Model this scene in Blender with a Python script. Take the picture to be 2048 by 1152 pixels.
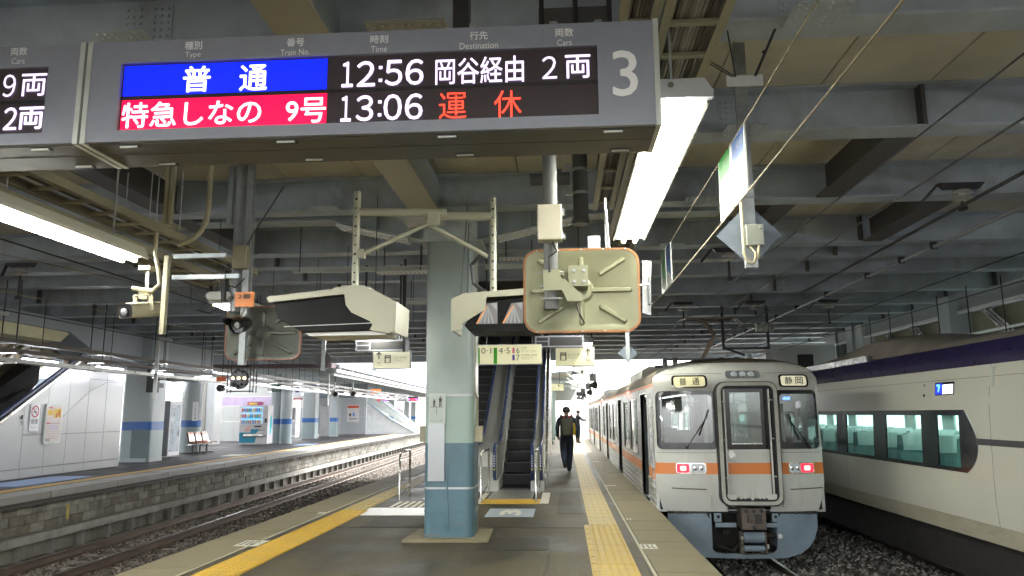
import bpy, bmesh, math, random
import numpy as np
from mathutils import Vector, Matrix
random.seed(7)
for o in list(bpy.data.objects): bpy.data.objects.remove(o)
scene = bpy.context.scene
COL = scene.collection
R = math.radians
# ---------------------------------------------------------------- camera
cam_d = bpy.data.cameras.new("camera"); cam = bpy.data.objects.new("camera", cam_d); COL.objects.link(cam)
cam_d.sensor_width = 36; cam_d.lens = 26.37; cam_d.clip_end = 2000; cam_d.clip_start = .05
cam.matrix_world = (Matrix.Translation((0, 0, 1.55)) @ Matrix.Rotation(R(3.85), 4, 'Z') @ Matrix.Rotation(R(90 + 9.54), 4, 'X')
                    @ Matrix.Rotation(R(-.4), 4, 'Z'))
scene.camera = cam
# ---------------------------------------------------------------- overcast daylight
w = bpy.data.worlds.new("World"); scene.world = w; w.use_nodes = True
nt = w.node_tree; nt.nodes.clear()
sky = nt.nodes.new('ShaderNodeTexSky'); sky.sky_type = 'NISHITA'; sky.sun_disc = False
sky.sun_elevation = R(48); sky.sun_rotation = R(20); sky.dust_density = 4; sky.air_density = 1.0
hs = nt.nodes.new('ShaderNodeHueSaturation'); hs.inputs['Saturation'].default_value = .15
bg = nt.nodes.new('ShaderNodeBackground'); bg.inputs['Strength'].default_value = .15
wo = nt.nodes.new('ShaderNodeOutputWorld')
nt.links.new(sky.outputs[0], hs.inputs['Color']); nt.links.new(hs.outputs[0], bg.inputs[0]); nt.links.new(bg.outputs[0], wo.inputs[0])
sd = bpy.data.lights.new("sun", 'SUN'); sd.energy = 1.0; sd.angle = R(20); sd.color = (1, .97, .92)
so = bpy.data.objects.new("sun", sd); COL.objects.link(so)
so.rotation_euler = (R(42), 0, R(160)); so.location = (0, 30, 40)
scene.view_settings.view_transform = 'Standard'; scene.view_settings.look = 'None'
EXP = 3.3; scene.view_settings.exposure = EXP; scene.view_settings.gamma = 1
scene.render.engine = 'CYCLES'
cy = scene.cycles
cy.max_bounces = 6; cy.diffuse_bounces = 4; cy.glossy_bounces = 3; cy.transmission_bounces = 6; cy.transparent_max_bounces = 12
cy.caustics_reflective = False; cy.caustics_refractive = False; cy.sample_clamp_indirect = 4
cy.use_denoising = True; cy.use_light_tree = True
# ---------------------------------------------------------------- materials
MATS = {}
def principled(name):
    m = bpy.data.materials.new(name); m.use_nodes = True
    return m, m.node_tree, m.node_tree.nodes['Principled BSDF']
def mat(name, col, rough=.6, metal=0., var=.12, scale=2.5, bump=.0, bscale=60, stain=None, sscale=.8, samt=.5, streak=None, spec=.5, coat=0, rv=.12):
    """plain surface: colour with broad mottling, optional stains / vertical streaks, fine relief"""
    if name in MATS: return MATS[name]
    m, t, p = principled(name); N = t.nodes; L = t.links
    g = N.new('ShaderNodeNewGeometry')
    n1 = N.new('ShaderNodeTexNoise'); n1.inputs['Scale'].default_value = scale; n1.inputs['Detail'].default_value = 8; n1.inputs['Roughness'].default_value = .65
    L.new(g.outputs['Position'], n1.inputs['Vector'])
    mr = N.new('ShaderNodeMapRange'); mr.inputs[1].default_value = .3; mr.inputs[2].default_value = .7
    mr.inputs[3].default_value = 1 - var; mr.inputs[4].default_value = 1 + var
    L.new(n1.outputs[0], mr.inputs[0])
    mul = N.new('ShaderNodeVectorMath'); mul.operation = 'SCALE'; mul.inputs[0].default_value = col[:3]; L.new(mr.outputs[0], mul.inputs['Scale'])
    out = mul.outputs[0]
    if stain:
        mp = N.new('ShaderNodeMapping'); mp.inputs['Scale'].default_value = streak or (1, 1, 1); L.new(g.outputs['Position'], mp.inputs[0])
        n2 = N.new('ShaderNodeTexNoise'); n2.inputs['Scale'].default_value = sscale; n2.inputs['Detail'].default_value = 10; n2.inputs['Roughness'].default_value = .7
        L.new(mp.outputs[0], n2.inputs['Vector'])
        r2 = N.new('ShaderNodeMapRange'); r2.inputs[1].default_value = .5; r2.inputs[2].default_value = .72; r2.inputs[4].default_value = samt; r2.clamp = True
        L.new(n2.outputs[0], r2.inputs[0])
        mx = N.new('ShaderNodeMix'); mx.data_type = 'RGBA'; L.new(r2.outputs[0], mx.inputs[0]); L.new(out, mx.inputs[6]); mx.inputs[7].default_value = (*stain, 1)
        out = mx.outputs[2]
    L.new(out, p.inputs['Base Color'])
    p.inputs['Metallic'].default_value = metal; p.inputs['Specular IOR Level'].default_value = spec
    rr = N.new('ShaderNodeMapRange'); rr.inputs[1].default_value = .3; rr.inputs[2].default_value = .7
    rr.inputs[3].default_value = max(.03, rough - rv); rr.inputs[4].default_value = min(1, rough + rv); L.new(n1.outputs[0], rr.inputs[0]); L.new(rr.outputs[0], p.inputs['Roughness'])
    if coat: p.inputs['Coat Weight'].default_value = coat; p.inputs['Coat Roughness'].default_value = .12
    if bump:
        n3 = N.new('ShaderNodeTexNoise'); n3.inputs['Scale'].default_value = bscale; n3.inputs['Detail'].default_value = 4; L.new(g.outputs['Position'], n3.inputs['Vector'])
        b = N.new('ShaderNodeBump'); b.inputs['Strength'].default_value = bump; b.inputs['Distance'].default_value = .01; L.new(n3.outputs[0], b.inputs['Height']); L.new(b.outputs[0], p.inputs['Normal'])
    MATS[name] = m; return m
def emit(name, col, s, dots=0):
    if name in MATS: return MATS[name]
    if not name.startswith('lit_tube'): s *= 2**(1.35-EXP)
    m, t, p = principled(name); p.inputs['Base Color'].default_value = (col[0]*.5, col[1]*.5, col[2]*.5, 1); p.inputs['Roughness'].default_value = .5
    p.inputs['Emission Color'].default_value = (*col, 1); p.inputs['Emission Strength'].default_value = s
    if dots:
        N = t.nodes; L = t.links; g = N.new('ShaderNodeNewGeometry'); v = N.new('ShaderNodeTexVoronoi'); v.inputs['Scale'].default_value = dots; v.inputs['Randomness'].default_value = 0
        L.new(g.outputs['Position'], v.inputs['Vector']); r = N.new('ShaderNodeMapRange'); r.inputs[1].default_value = .2; r.inputs[2].default_value = .6; r.inputs[3].default_value = 1.25*s; r.inputs[4].default_value = .55*s
        L.new(v.outputs[0], r.inputs[0]); L.new(r.outputs[0], p.inputs['Emission Strength'])
    MATS[name] = m; return m
def glass(name, tint=(.8, .85, .85), refl=.12, rough=.03):
    if name in MATS: return MATS[name]
    m = bpy.data.materials.new(name); m.use_nodes = True; t = m.node_tree; t.nodes.clear(); N = t.nodes; L = t.links
    tr = N.new('ShaderNodeBsdfTransparent'); tr.inputs[0].default_value = (*tint, 1)
    gl = N.new('ShaderNodeBsdfGlossy'); gl.inputs['Roughness'].default_value = rough
    fr = N.new('ShaderNodeLayerWeight'); fr.inputs[0].default_value = .5; pw_ = N.new('ShaderNodeMath'); pw_.operation = 'POWER'; pw_.inputs[1].default_value = 4.5; L.new(fr.outputs['Facing'], pw_.inputs[0])
    ad = N.new('ShaderNodeMath'); ad.operation = 'ADD'; ad.inputs[1].default_value = refl; ad.use_clamp = True; L.new(pw_.outputs[0], ad.inputs[0])
    mx = N.new('ShaderNodeMixShader'); L.new(ad.outputs[0], mx.inputs[0]); L.new(tr.outputs[0], mx.inputs[1]); L.new(gl.outputs[0], mx.inputs[2])
    o = N.new('ShaderNodeOutputMaterial'); L.new(mx.outputs[0], o.inputs[0]); MATS[name] = m; return m
# ---------------------------------------------------------------- mesh building
class MB:
    def __init__(s): s.v = []; s.f = []; s.m = []; s.mats = []; s.cur = 0
    def use(s, m):
        if m not in s.mats: s.mats.append(m)
        s.cur = s.mats.index(m); return s
    def add(s, vs, fs):
        b = len(s.v); s.v += [tuple(p) for p in vs]
        for f in fs: s.f.append([b + i for i in f]); s.m.append(s.cur)
        return s
    def box(s, x0, x1, y0, y1, z0, z1, M=None):
        x0, x1 = min(x0, x1), max(x0, x1); y0, y1 = min(y0, y1), max(y0, y1); z0, z1 = min(z0, z1), max(z0, z1)
        vs = [(x, y, z) for z in (z0, z1) for (x, y) in ((x0, y0), (x1, y0), (x1, y1), (x0, y1))]
        if M: vs = [M @ Vector(p) for p in vs]
        return s.add(vs, [(3, 2, 1, 0), (4, 5, 6, 7), (0, 1, 5, 4), (1, 2, 6, 5), (2, 3, 7, 6), (3, 0, 4, 7)])
    def cbox(s, c, d, rz=0, rx=0, ry=0):
        M = Matrix.Translation(c) @ Matrix.Rotation(rz, 4, 'Z') @ Matrix.Rotation(ry, 4, 'Y') @ Matrix.Rotation(rx, 4, 'X')
        return s.box(-d[0]/2, d[0]/2, -d[1]/2, d[1]/2, -d[2]/2, d[2]/2, M)
    def prism(s, pts, axis, a, b):
        """polygon (2-D points) extruded along axis from a to b; axis x: pts=(y,z); y: (x,z); z: (x,y)"""
        def P(p, t): return {'x': (t, p[0], p[1]), 'y': (p[0], t, p[1]), 'z': (p[0], p[1], t)}[axis]
        n = len(pts); vs = [P(p, a) for p in pts] + [P(p, b) for p in pts]
        ar = sum(pts[i][0]*pts[(i+1) % n][1] - pts[(i+1) % n][0]*pts[i][1] for i in range(n))
        fl = (ar > 0) ^ (b < a) ^ (axis == 'y')
        fs = [tuple(range(n)), tuple(range(2*n-1, n-1, -1))] + [((i+1) % n, i, i+n, (i+1) % n+n) for i in range(n)]
        if fl: fs = [tuple(reversed(f)) for f in fs]
        return s.add(vs, fs)
    def tube(s, path, r, n=8, cap=True, r1=None):
        P = [Vector(p) for p in path]; k = len(P); vs = []
        up = None
        for i, p in enumerate(P):
            d = (P[min(i+1, k-1)] - P[max(i-1, 0)]).normalized()
            if up is None: up = Vector((0, 0, 1)) if abs(d.z) < .9 else Vector((1, 0, 0))
            a = d.cross(up).normalized(); b = a.cross(d).normalized(); up = b
            rr = r if r1 is None else r + (r1 - r)*i/(k-1)
            vs += [p + a*math.cos(2*math.pi*j/n)*rr + b*math.sin(2*math.pi*j/n)*rr for j in range(n)]
        fs = [(i*n+j, i*n+(j+1) % n, (i+1)*n+(j+1) % n, (i+1)*n+j) for i in range(k-1) for j in range(n)]
        if cap: fs += [tuple(range(n-1, -1, -1)), tuple(range((k-1)*n, k*n))]
        return s.add(vs, fs)
    def bar(s, a, b, w, h):
        """rectangular bar between two points, w across, h up"""
        a, b = Vector(a), Vector(b); d = (b-a).normalized(); up = Vector((0, 0, 1)) if abs(d.z) < .95 else Vector((0, 1, 0))
        x = d.cross(up).normalized()*w/2; u = x.cross(d).normalized()*h/2
        vs = [q + sx*x + su*u for q in (a, b) for sx, su in ((-1, -1), (1, -1), (1, 1), (-1, 1))]
        return s.add(vs, [(3, 2, 1, 0), (4, 5, 6, 7), (0, 1, 5, 4), (1, 2, 6, 5), (2, 3, 7, 6), (3, 0, 4, 7)])
    def lathe(s, prof, c=(0, 0, 0), n=16, axis='z', M=None):
        vs = []; k = len(prof)
        for (r, h) in prof:
            for j in range(n):
                a = 2*math.pi*j/n; x, y = r*math.cos(a), r*math.sin(a)
                q = {'z': (x, y, h), 'y': (x, h, -y), 'x': (h, x, y)}[axis]
                q = Vector(q) if M is None else M @ Vector(q)
                vs.append(Vector(c) + q)
        fs = [(i*n+j, i*n+(j+1) % n, (i+1)*n+(j+1) % n, (i+1)*n+j) for i in range(k-1) for j in range(n)]
        if prof[0][0] > 1e-5: fs.append(tuple(range(n-1, -1, -1)))
        if prof[-1][0] > 1e-5: fs.append(tuple(range((k-1)*n, k*n)))
        return s.add(vs, fs)
    def quad(s, a, b, c, d): return s.add([a, b, c, d], [(0, 1, 2, 3)])
    def build(s, name, m=None, parent=None, smooth=None, bev=0, label=None, kind=None, group=None, cat=None):
        me = bpy.data.meshes.new(name)
        vs = s.v
        if parent is not None and parent.get('w_'):
            q = parent; ox = oy = oz = 0
            while q is not None: ox += q.location.x; oy += q.location.y; oz += q.location.z; q = q.parent
            vs = [(p[0]-ox, p[1]-oy, p[2]-oz) for p in vs]
        me.from_pydata(vs, [], s.f); me.validate()
        if s.mats:
            for q in s.mats: me.materials.append(q)
            me.polygons.foreach_set('material_index', s.m)
        elif m: me.materials.append(m)
        if smooth is not None:
            me.polygons.foreach_set('use_smooth', [True]*len(me.polygons)); me.set_sharp_from_angle(angle=R(smooth))
        o = bpy.data.objects.new(name, me); COL.objects.link(o)
        if parent is not None:
            o.parent = parent
            if parent.get('w_'): o['w_'] = 1
        if bev:
            b = o.modifiers.new('b', 'BEVEL'); b.width = bev; b.segments = 2; b.limit_method = 'ANGLE'; b.angle_limit = R(40)
        if label: o['label'] = label
        if kind: o['kind'] = kind
        if group: o['group'] = group
        if cat: o['category'] = cat
        return o
def thing(name, label, cat, loc=(0, 0, 0), group=None, rz=0, world=True, kind=None):
    o = bpy.data.objects.new(name, None); COL.objects.link(o); o.location = loc; o.rotation_euler.z = rz; o.empty_display_size = .2
    if label: o['label'] = label
    if cat: o['category'] = cat
    if group: o['group'] = group
    if kind: o['kind'] = kind
    if world and rz == 0: o['w_'] = 1
    return o
KIDS = {}
def copy_tree(o, parent=None, loc=None, rz=None, label=None, depth=0):
    if depth == 0:
        KIDS.clear()
        for q in COL.objects:
            if q.parent: KIDS.setdefault(q.parent.name, []).append(q)
    c = o.copy(); COL.objects.link(c); c.parent = parent
    if loc is not None: c.location = loc
    if rz is not None: c.rotation_euler.z = rz
    if label: c['label'] = label
    for ch in KIDS.get(o.name, []): copy_tree(ch, c, depth=depth+1)
    return c
def fix(o, name='lettering', parent=None):
    o.name = name; o.parent = parent; return o
def text(s, c, w, h, m, parent, face='-y', name='lettering', bold=0, rz=0, depth=.002, mirror=False):
    """flat print fitted into a box w x h centred on c, readable from the side it faces"""
    cu = bpy.data.curves.new('t', 'FONT'); cu.body = s; cu.size = 1; cu.extrude = 0; cu.resolution_u = 3
    to = bpy.data.objects.new('t', cu); COL.objects.link(to)
    dg = bpy.context.evaluated_depsgraph_get(); me = bpy.data.meshes.new_from_object(to.evaluated_get(dg))
    bpy.data.objects.remove(to); bpy.data.curves.remove(cu)
    n = len(me.vertices); co = np.empty(n*3); me.vertices.foreach_get('co', co); co = co.reshape(-1, 3)
    lo, hi = co.min(0)-bold, co.max(0)+bold; k = np.array([w/max(hi[0]-lo[0], 1e-6), h/max(hi[1]-lo[1], 1e-6)])
    a = (co[:, 0]-(lo[0]+hi[0])/2)*k[0]; b = (co[:, 1]-(lo[1]+hi[1])/2)*k[1]; z = np.zeros(n)
    if face == '-y': q = np.stack([a, z, b], 1)
    elif face == '+y': q = np.stack([-a, z, b], 1)
    elif face == '+x': q = np.stack([z, a, b], 1)
    elif face == '-x': q = np.stack([z, -a, b], 1)
    else: q = np.stack([a, b, z], 1)
    if rz: cc, ss = math.cos(rz), math.sin(rz); q = np.stack([q[:, 0]*cc-q[:, 1]*ss, q[:, 0]*ss+q[:, 1]*cc, q[:, 2]], 1)
    off = Vector((0, 0, 0)); p = parent
    if parent is not None and parent.get('w_'):
        while p is not None: off += p.location; p = p.parent
    q = q + np.array(c) - np.array(off)
    me.vertices.foreach_set('co', q.ravel()); me.update()
    if bold > 0:      # heavier strokes: the glyph laid four times with small shifts
        nrm = {'-y': (0, -1, 0), '+y': (0, 1, 0), '+x': (1, 0, 0), '-x': (-1, 0, 0)}.get(face, (0, 0, 1)); ux = np.array({'-y': (1, 0, 0), '+y': (-1, 0, 0), '+x': (0, 1, 0), '-x': (0, -1, 0)}.get(face, (1, 0, 0)), float); uz = np.array((0, 0, 1.) if face != 'z' else (0, 1., 0))
        fs = [tuple(p.vertices) for p in me.polygons]; VV, FF = [], []
        for i, (da, db) in enumerate(((-1, 0), (1, 0), (0, -1), (0, 1))):
            FF += [tuple(v + i*n for v in f) for f in fs]; VV.append(q + ux*da*bold*k[0] + uz*db*bold*k[1] + np.array(nrm)*i*.0003)
        me = bpy.data.meshes.new(name); me.from_pydata(np.concatenate(VV).tolist(), [], FF)
    me.materials.clear(); me.materials.append(m)
    o = bpy.data.objects.new(name, me); COL.objects.link(o); o.parent = parent
    if parent is not None and parent.get('w_'): o['w_'] = 1
    return o
def rr(x0, x1, z0, z1, r, n=4):
    """rounded rectangle outline"""
    pts = []
    for cx, cz, a0 in ((x1-r, z1-r, 0), (x0+r, z1-r, 90), (x0+r, z0+r, 180), (x1-r, z0+r, 270)):
        for i in range(n+1):
            a = R(a0 + 90*i/n); pts.append((cx + r*math.cos(a), cz + r*math.sin(a)))
    return pts
# shared surfaces
steel = mat('painted_girder', (.43, .495, .56), .5, var=.26, scale=1.1, stain=(.24, .22, .19), sscale=1.6, samt=.65, streak=(1, 1, .5), bump=.12, bscale=14)
steel_l = mat('pale_blue_steel', (.38, .44, .45), .5, var=.1, stain=(.25, .24, .2), samt=.4)
galv = mat('galvanised', (.42, .44, .45), .42, metal=.6, var=.15, scale=9)
cream = mat('cream_paint', (.31, .29, .20), .5, var=.1, scale=4, stain=(.3, .26, .17), sscale=3, samt=.35)
dark = mat('dark_metal', (.03, .03, .032), .5, var=.2)
black = mat('black_rubber', (.012, .012, .013), .5)
white = mat('white_paint', (.62, .63, .63), .4, var=.05, stain=(.5, .48, .42), samt=.3)
chrome = mat('stainless', (.62, .62, .6), .22, metal=1, var=.08, scale=6)
rust = mat('rusty_brown', (.12, .075, .05), .8, var=.35, scale=8, bump=.3)
tube_e = emit('lit_tube', (1, .985, .90), 12)
tube_c = emit('lit_tube_cool', (.93, .94, 1), 9)
CZ = 4.2      # underside of the cross beams
def LP(x, y, z=0):      # point on the slightly skewed far platform
    t = .04; return (-9.53 + x*math.cos(t) - y*math.sin(t), x*math.sin(t) + y*math.cos(t), z)
LZ = .12
# ================================================================ ground, platforms, track
gm = mat('ballast_dirt', (.10, .092, .08), .95, var=.4, scale=9, bump=.8, bscale=30)
MB().box(-260, 260, -40, 600, -1.3, -1.12).build('ballast_ground', gm, kind='structure')
def asphalt(name, col, wet):
    m, t, p = principled(name); N = t.nodes; L = t.links; g = N.new('ShaderNodeNewGeometry')
    n = N.new('ShaderNodeTexNoise'); n.inputs['Scale'].default_value = .9; n.inputs['Detail'].default_value = 12; n.inputs['Roughness'].default_value = .62; L.new(g.outputs['Position'], n.inputs['Vector'])
    n2 = N.new('ShaderNodeTexNoise'); n2.inputs['Scale'].default_value = 34; n2.inputs['Detail'].default_value = 6; L.new(g.outputs['Position'], n2.inputs['Vector'])
    mp = N.new('ShaderNodeMapping'); mp.inputs['Scale'].default_value = (3, .35, 1); L.new(g.outputs['Position'], mp.inputs[0])
    n3 = N.new('ShaderNodeTexNoise'); n3.inputs['Scale'].default_value = 1.2; n3.inputs['Detail'].default_value = 6; L.new(mp.outputs[0], n3.inputs['Vector'])
    r = N.new('ShaderNodeValToRGB'); e = r.color_ramp.elements; e[0].position = .36; e[1].position = .66
    e[0].color = (col[0]*.42, col[1]*.4, col[2]*.36, 1); e[1].color = (col[0]*1.75, col[1]*1.7, col[2]*1.6, 1)
    a = N.new('ShaderNodeMath'); a.operation = 'ADD'; L.new(n.outputs[0], a.inputs[0])
    b = N.new('ShaderNodeMath'); b.operation = 'MULTIPLY_ADD'; b.inputs[1].default_value = .35; b.inputs[2].default_value = -.43; L.new(n3.outputs[0], b.inputs[0])
    c = N.new('ShaderNodeMath'); c.operation = 'MULTIPLY_ADD'; c.inputs[1].default_value = .55; L.new(n2.outputs[0], c.inputs[0]); L.new(b.outputs[0], c.inputs[2]); L.new(c.outputs[0], a.inputs[1])
    L.new(a.outputs[0], r.inputs[0])
    v = N.new('ShaderNodeTexVoronoi'); v.feature = 'DISTANCE_TO_EDGE'; v.inputs['Scale'].default_value = .33; v.inputs['Randomness'].default_value = 1
    nn = N.new('ShaderNodeVectorMath'); nn.operation = 'MULTIPLY_ADD'; nn.inputs[1].default_value = (.25, .25, .25); L.new(n.outputs['Color'], nn.inputs[0]); L.new(g.outputs['Position'], nn.inputs[2]); L.new(nn.outputs[0], v.inputs['Vector'])
    vr = N.new('ShaderNodeMapRange'); vr.inputs[1].default_value = .001; vr.inputs[2].default_value = .007; vr.inputs[3].default_value = .55; vr.inputs[4].default_value = 1; L.new(v.outputs[0], vr.inputs[0])
    sc = N.new('ShaderNodeVectorMath'); sc.operation = 'SCALE'; L.new(r.outputs[0], sc.inputs[0]); L.new(vr.outputs[0], sc.inputs['Scale'])
    # old chewing-gum / paint spots
    sp = N.new('ShaderNodeTexVoronoi'); sp.inputs['Scale'].default_value = 2.2; L.new(g.outputs['Position'], sp.inputs['Vector'])
    sr = N.new('ShaderNodeMapRange'); sr.inputs[1].default_value = .035; sr.inputs[2].default_value = .05; sr.inputs[3].default_value = .45; sr.inputs[4].default_value = 0; L.new(sp.outputs[0], sr.inputs[0])
    mx = N.new('ShaderNodeMix'); mx.data_type = 'RGBA'; L.new(sr.outputs[0], mx.inputs[0]); L.new(sc.outputs[0], mx.inputs[6]); mx.inputs[7].default_value = (.02, .02, .018, 1)
    # grime trodden in around the column foot
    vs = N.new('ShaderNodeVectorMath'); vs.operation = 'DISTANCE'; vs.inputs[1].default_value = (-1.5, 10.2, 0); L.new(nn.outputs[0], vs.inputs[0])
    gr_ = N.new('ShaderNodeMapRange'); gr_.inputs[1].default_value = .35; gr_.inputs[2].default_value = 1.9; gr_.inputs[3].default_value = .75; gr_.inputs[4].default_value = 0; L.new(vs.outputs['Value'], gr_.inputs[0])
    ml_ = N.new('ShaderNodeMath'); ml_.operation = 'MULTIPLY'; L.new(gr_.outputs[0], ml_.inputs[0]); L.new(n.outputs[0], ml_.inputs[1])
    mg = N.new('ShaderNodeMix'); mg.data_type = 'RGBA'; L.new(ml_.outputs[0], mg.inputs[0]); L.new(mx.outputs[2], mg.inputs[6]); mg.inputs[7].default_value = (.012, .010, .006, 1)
    L.new(mg.outputs[2], p.inputs['Base Color']); p.inputs['Specular IOR Level'].default_value = .3
    rg = N.new('ShaderNodeMapRange'); rg.inputs[1].default_value = .35; rg.inputs[2].default_value = .65; rg.inputs[3].default_value = wet; rg.inputs[4].default_value = wet+.25; L.new(n.outputs[0], rg.inputs[0]); L.new(rg.outputs[0], p.inputs['Roughness'])
    bu = N.new('ShaderNodeBump'); bu.inputs['Strength'].default_value = .25; bu.inputs['Distance'].default_value = .004; L.new(n2.outputs[0], bu.inputs['Height']); L.new(bu.outputs[0], p.inputs['Normal'])
    return m
asph = asphalt('worn_asphalt', (.050, .044, .027), .46)
asph_l = asphalt('far_asphalt', (.032, .032, .035), .45)
conc = mat('edge_concrete', (.19, .165, .098), .7, var=.16, scale=5, bump=.3, bscale=120, stain=(.15, .13, .08), sscale=2.2, samt=.5)
conc_w = mat('platform_wall_concrete', (.2, .19, .16), .85, var=.3, scale=2, bump=.4, stain=(.05, .045, .035), sscale=1.5, samt=.7, streak=(1, 1, .3))
yel = mat('tactile_yellow', (.52, .32, .025), .6, var=.12, scale=6, stain=(.35, .27, .12), sscale=2.5, samt=.55)
yel2 = mat('tactile_yellow_pale', (.42, .30, .07), .6, var=.15, scale=7, stain=(.32, .27, .15), sscale=3, samt=.55)
PX0, PX1, PY0, PY1 = -4.48, 1.5, -12, 95
o = MB(); o.use(conc_w).box(PX0+.06, PX1-.06, PY0, PY1, -1.2, -.012); o.use(asph).box(PX0+.05, PX1-.05, PY0+.01, PY1-.01, -.012, -.002)
plat = o.build('island_platform', kind='structure')
# edge slabs, one by one, both sides
def slab_mesh(wd, ln, th, m, seed=0):
    b = MB(); g = .006
    b.prism(rr(-wd/2+g, wd/2-g, -ln/2+g, ln/2-g, .012, 2), 'z', -th, .0); return b
sl = slab_mesh(.62, .9, .16, conc).build('edge_slab', conc, plat); sl.location = (PX1-.31, 0, .002)
n = 0
for side, x in ((1, PX1-.31), (-1, PX0+.31)):
    for i in range(-3, 58):
        c = sl if n == 0 else sl.copy()
        if n: COL.objects.link(c)
        c.location = (x + random.uniform(-.004, .004), 2 + i*.9, .002 + random.uniform(-.002, .002)); c.rotation_euler.z = random.uniform(-.003, .003); n += 1
MB().box(PX1-.615, PX1-.005, 54.3, PY1, -.15, .002).box(PX0+.005, PX0+.615, 54.3, PY1, -.15, .002).build('edge_strip', conc, plat)
MB().box(PX1-.66, PX1-.628, -2, PY1, -.003, .0025).box(PX0+.628, PX0+.66, -2, PY1, -.003, .0025).build('edge_joint_line', mat('joint_cement', (.42, .39, .3), .8), plat)
# tactile paving: one tile each, dots in relief
def tile(name, m, dots=True, bar=0):
    b = MB().use(m); s = .2
    b.box(-s+.003, s-.003, -s+.003, s-.003, -.01, .004)
    if dots:
        for i in range(5):
            for j in range(5):
                x, y = -.16+i*.08, -.16+j*.08
                b.add([(x-.016, y-.016, .004), (x+.016, y-.016, .004), (x+.016, y+.016, .004), (x-.016, y+.016, .004), (x-.009, y-.009, .0095), (x+.009, y-.009, .0095), (x+.009, y+.009, .0095), (x-.009, y+.009, .0095)],
                      [(4, 5, 6, 7), (0, 1, 5, 4), (1, 2, 6, 5), (2, 3, 7, 6), (3, 0, 4, 7)])
    if bar: b.box(bar*.235-.018, bar*.235+.018, -s+.02, s-.02, -.01, .009); b.box(bar*.235-.035, bar*.235+.035, -s+.003, s-.003, -.01, .0035)
    return b.build(name, None, plat)
tr = tile('tactile_tile', yel2, True, -1); tr.location = (.52, 2, 0)
tl = tile('tactile_tile', yel, True, 1); tl.location = (-3.5, 2, 0)
palet = mat('tactile_worn', (.40, .31, .11), .6, var=.15, scale=7, stain=(.36, .31, .17), sscale=1.2, samt=.7)
b = MB().use(palet).box(-.197, .197, -.197, .197, -.01, .004)
for q_ in range(4): b.box(-.165+q_*.1, -.135+q_*.1, -.19, .19, .003, .009)
lin = b.build('tactile_tile', None, plat); lin.location = (.52, 45.2, 0)
for src, x, k in ((tr, .52, 0), (tl, -3.5, 1)):
    for i in range(110):
        c = src if i == 0 else src.copy()
        if i: COL.objects.link(c)
        if i > 24+4*k: c.data = lin.data
        c.location = (x, 1.2+i*.4, random.uniform(-.0008, .0008))
o = MB()
for x in (.52, -3.5):
    o.box(x-.197, x+.197, 45.0, PY1, -.01, .005)
    for k in range(4): o.box(x-.17+k*.1, x-.13+k*.1, 45, PY1, -.01, .009)
o.build('tactile_strip', palet, plat)
# boarding marks printed on the deck
wm = mat('worn_white_mark', (.6, .58, .5), .6, var=.2, scale=20, stain=(.2, .18, .14), sscale=14, samt=.6)
bm_ = mat('mark_black', (.06, .06, .06), .7)
def mark(x0, x1, y0, y1, m=wm, z=.0025, label=None):
    return MB().box(x0, x1, y0, y1, -.004, z).build('floor_marking', m, plat, label=label)
def glyphs(x0, x1, y0, y1, n, z=.0045):
    b = MB(); d = (x1-x0)/n
    for i in range(n):
        cx = x0+(i+.5)*d
        for k in range(3): b.cbox((cx+random.uniform(-.15, .15)*d, y0+(y1-y0)*(k+.5)/3, z-.001), (d*random.uniform(.4, .75), (y1-y0)*.1, .002), random.uniform(-.15, .15))
        b.cbox((cx+random.uniform(-.2, .2)*d, (y0+y1)/2, z-.001), (d*.12, (y1-y0)*.8, .002))
    return b.build('worn_lettering', bm_, plat)
def at0(x0, x1, y0, y1): mark(x0, x1, y0, y1); glyphs(x0+.02, x1-.02, y0+.02, y1-.02, 3)
at0(.86, 1.06, 9.15, 9.45); at0(-3.98, -3.78, 7.4, 8.0) if False else None
mark(-4.02, -3.72, 9.2, 9.6); glyphs(-4.0, -3.8, 9.24, 9.56, 3)
for (x, y) in ((.86, 16.2), (.86, 16.7), (.88, 20.4), (.88, 25.0), (.88, 25.8), (.88, 31.5)): mark(x, x+.24, y, y+.28)
glyphs(.82, .98, 11.5, 11.75, 3).data.materials[0] = wm
mark(-3.98, -3.84, 12.2, 12.5); mark(-3.98, -3.7, 18.5, 19.1); mark(-3.98, -3.7, 25.5, 26.3)
mark(-3.35, -1.9, 12.0, 12.95, mat('white_floor_sheet', (.55, .55, .54), .35, var=.06, scale=8))
e3 = MB().box(-1.25, -.5, 11.85, 12.85, -.004, .003).build('escalator_floor_sheet', mat('grey_blue_sheet', (.3, .36, .42), .5, var=.15, scale=12), plat)
t3 = text('3', (-.875, 12.35, .0045), .8, .55, mat('sheet_cream', (.62, .6, .5), .5), plat, face='z', bold=.05)
me = t3.data
for v in me.vertices:   # the figure reads from the train side
    x, y = v.co.x+.875, v.co.y-12.35; v.co.x, v.co.y = -.875 - y*.62*1.0, 12.35 + x*.0 + x*.95
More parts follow.
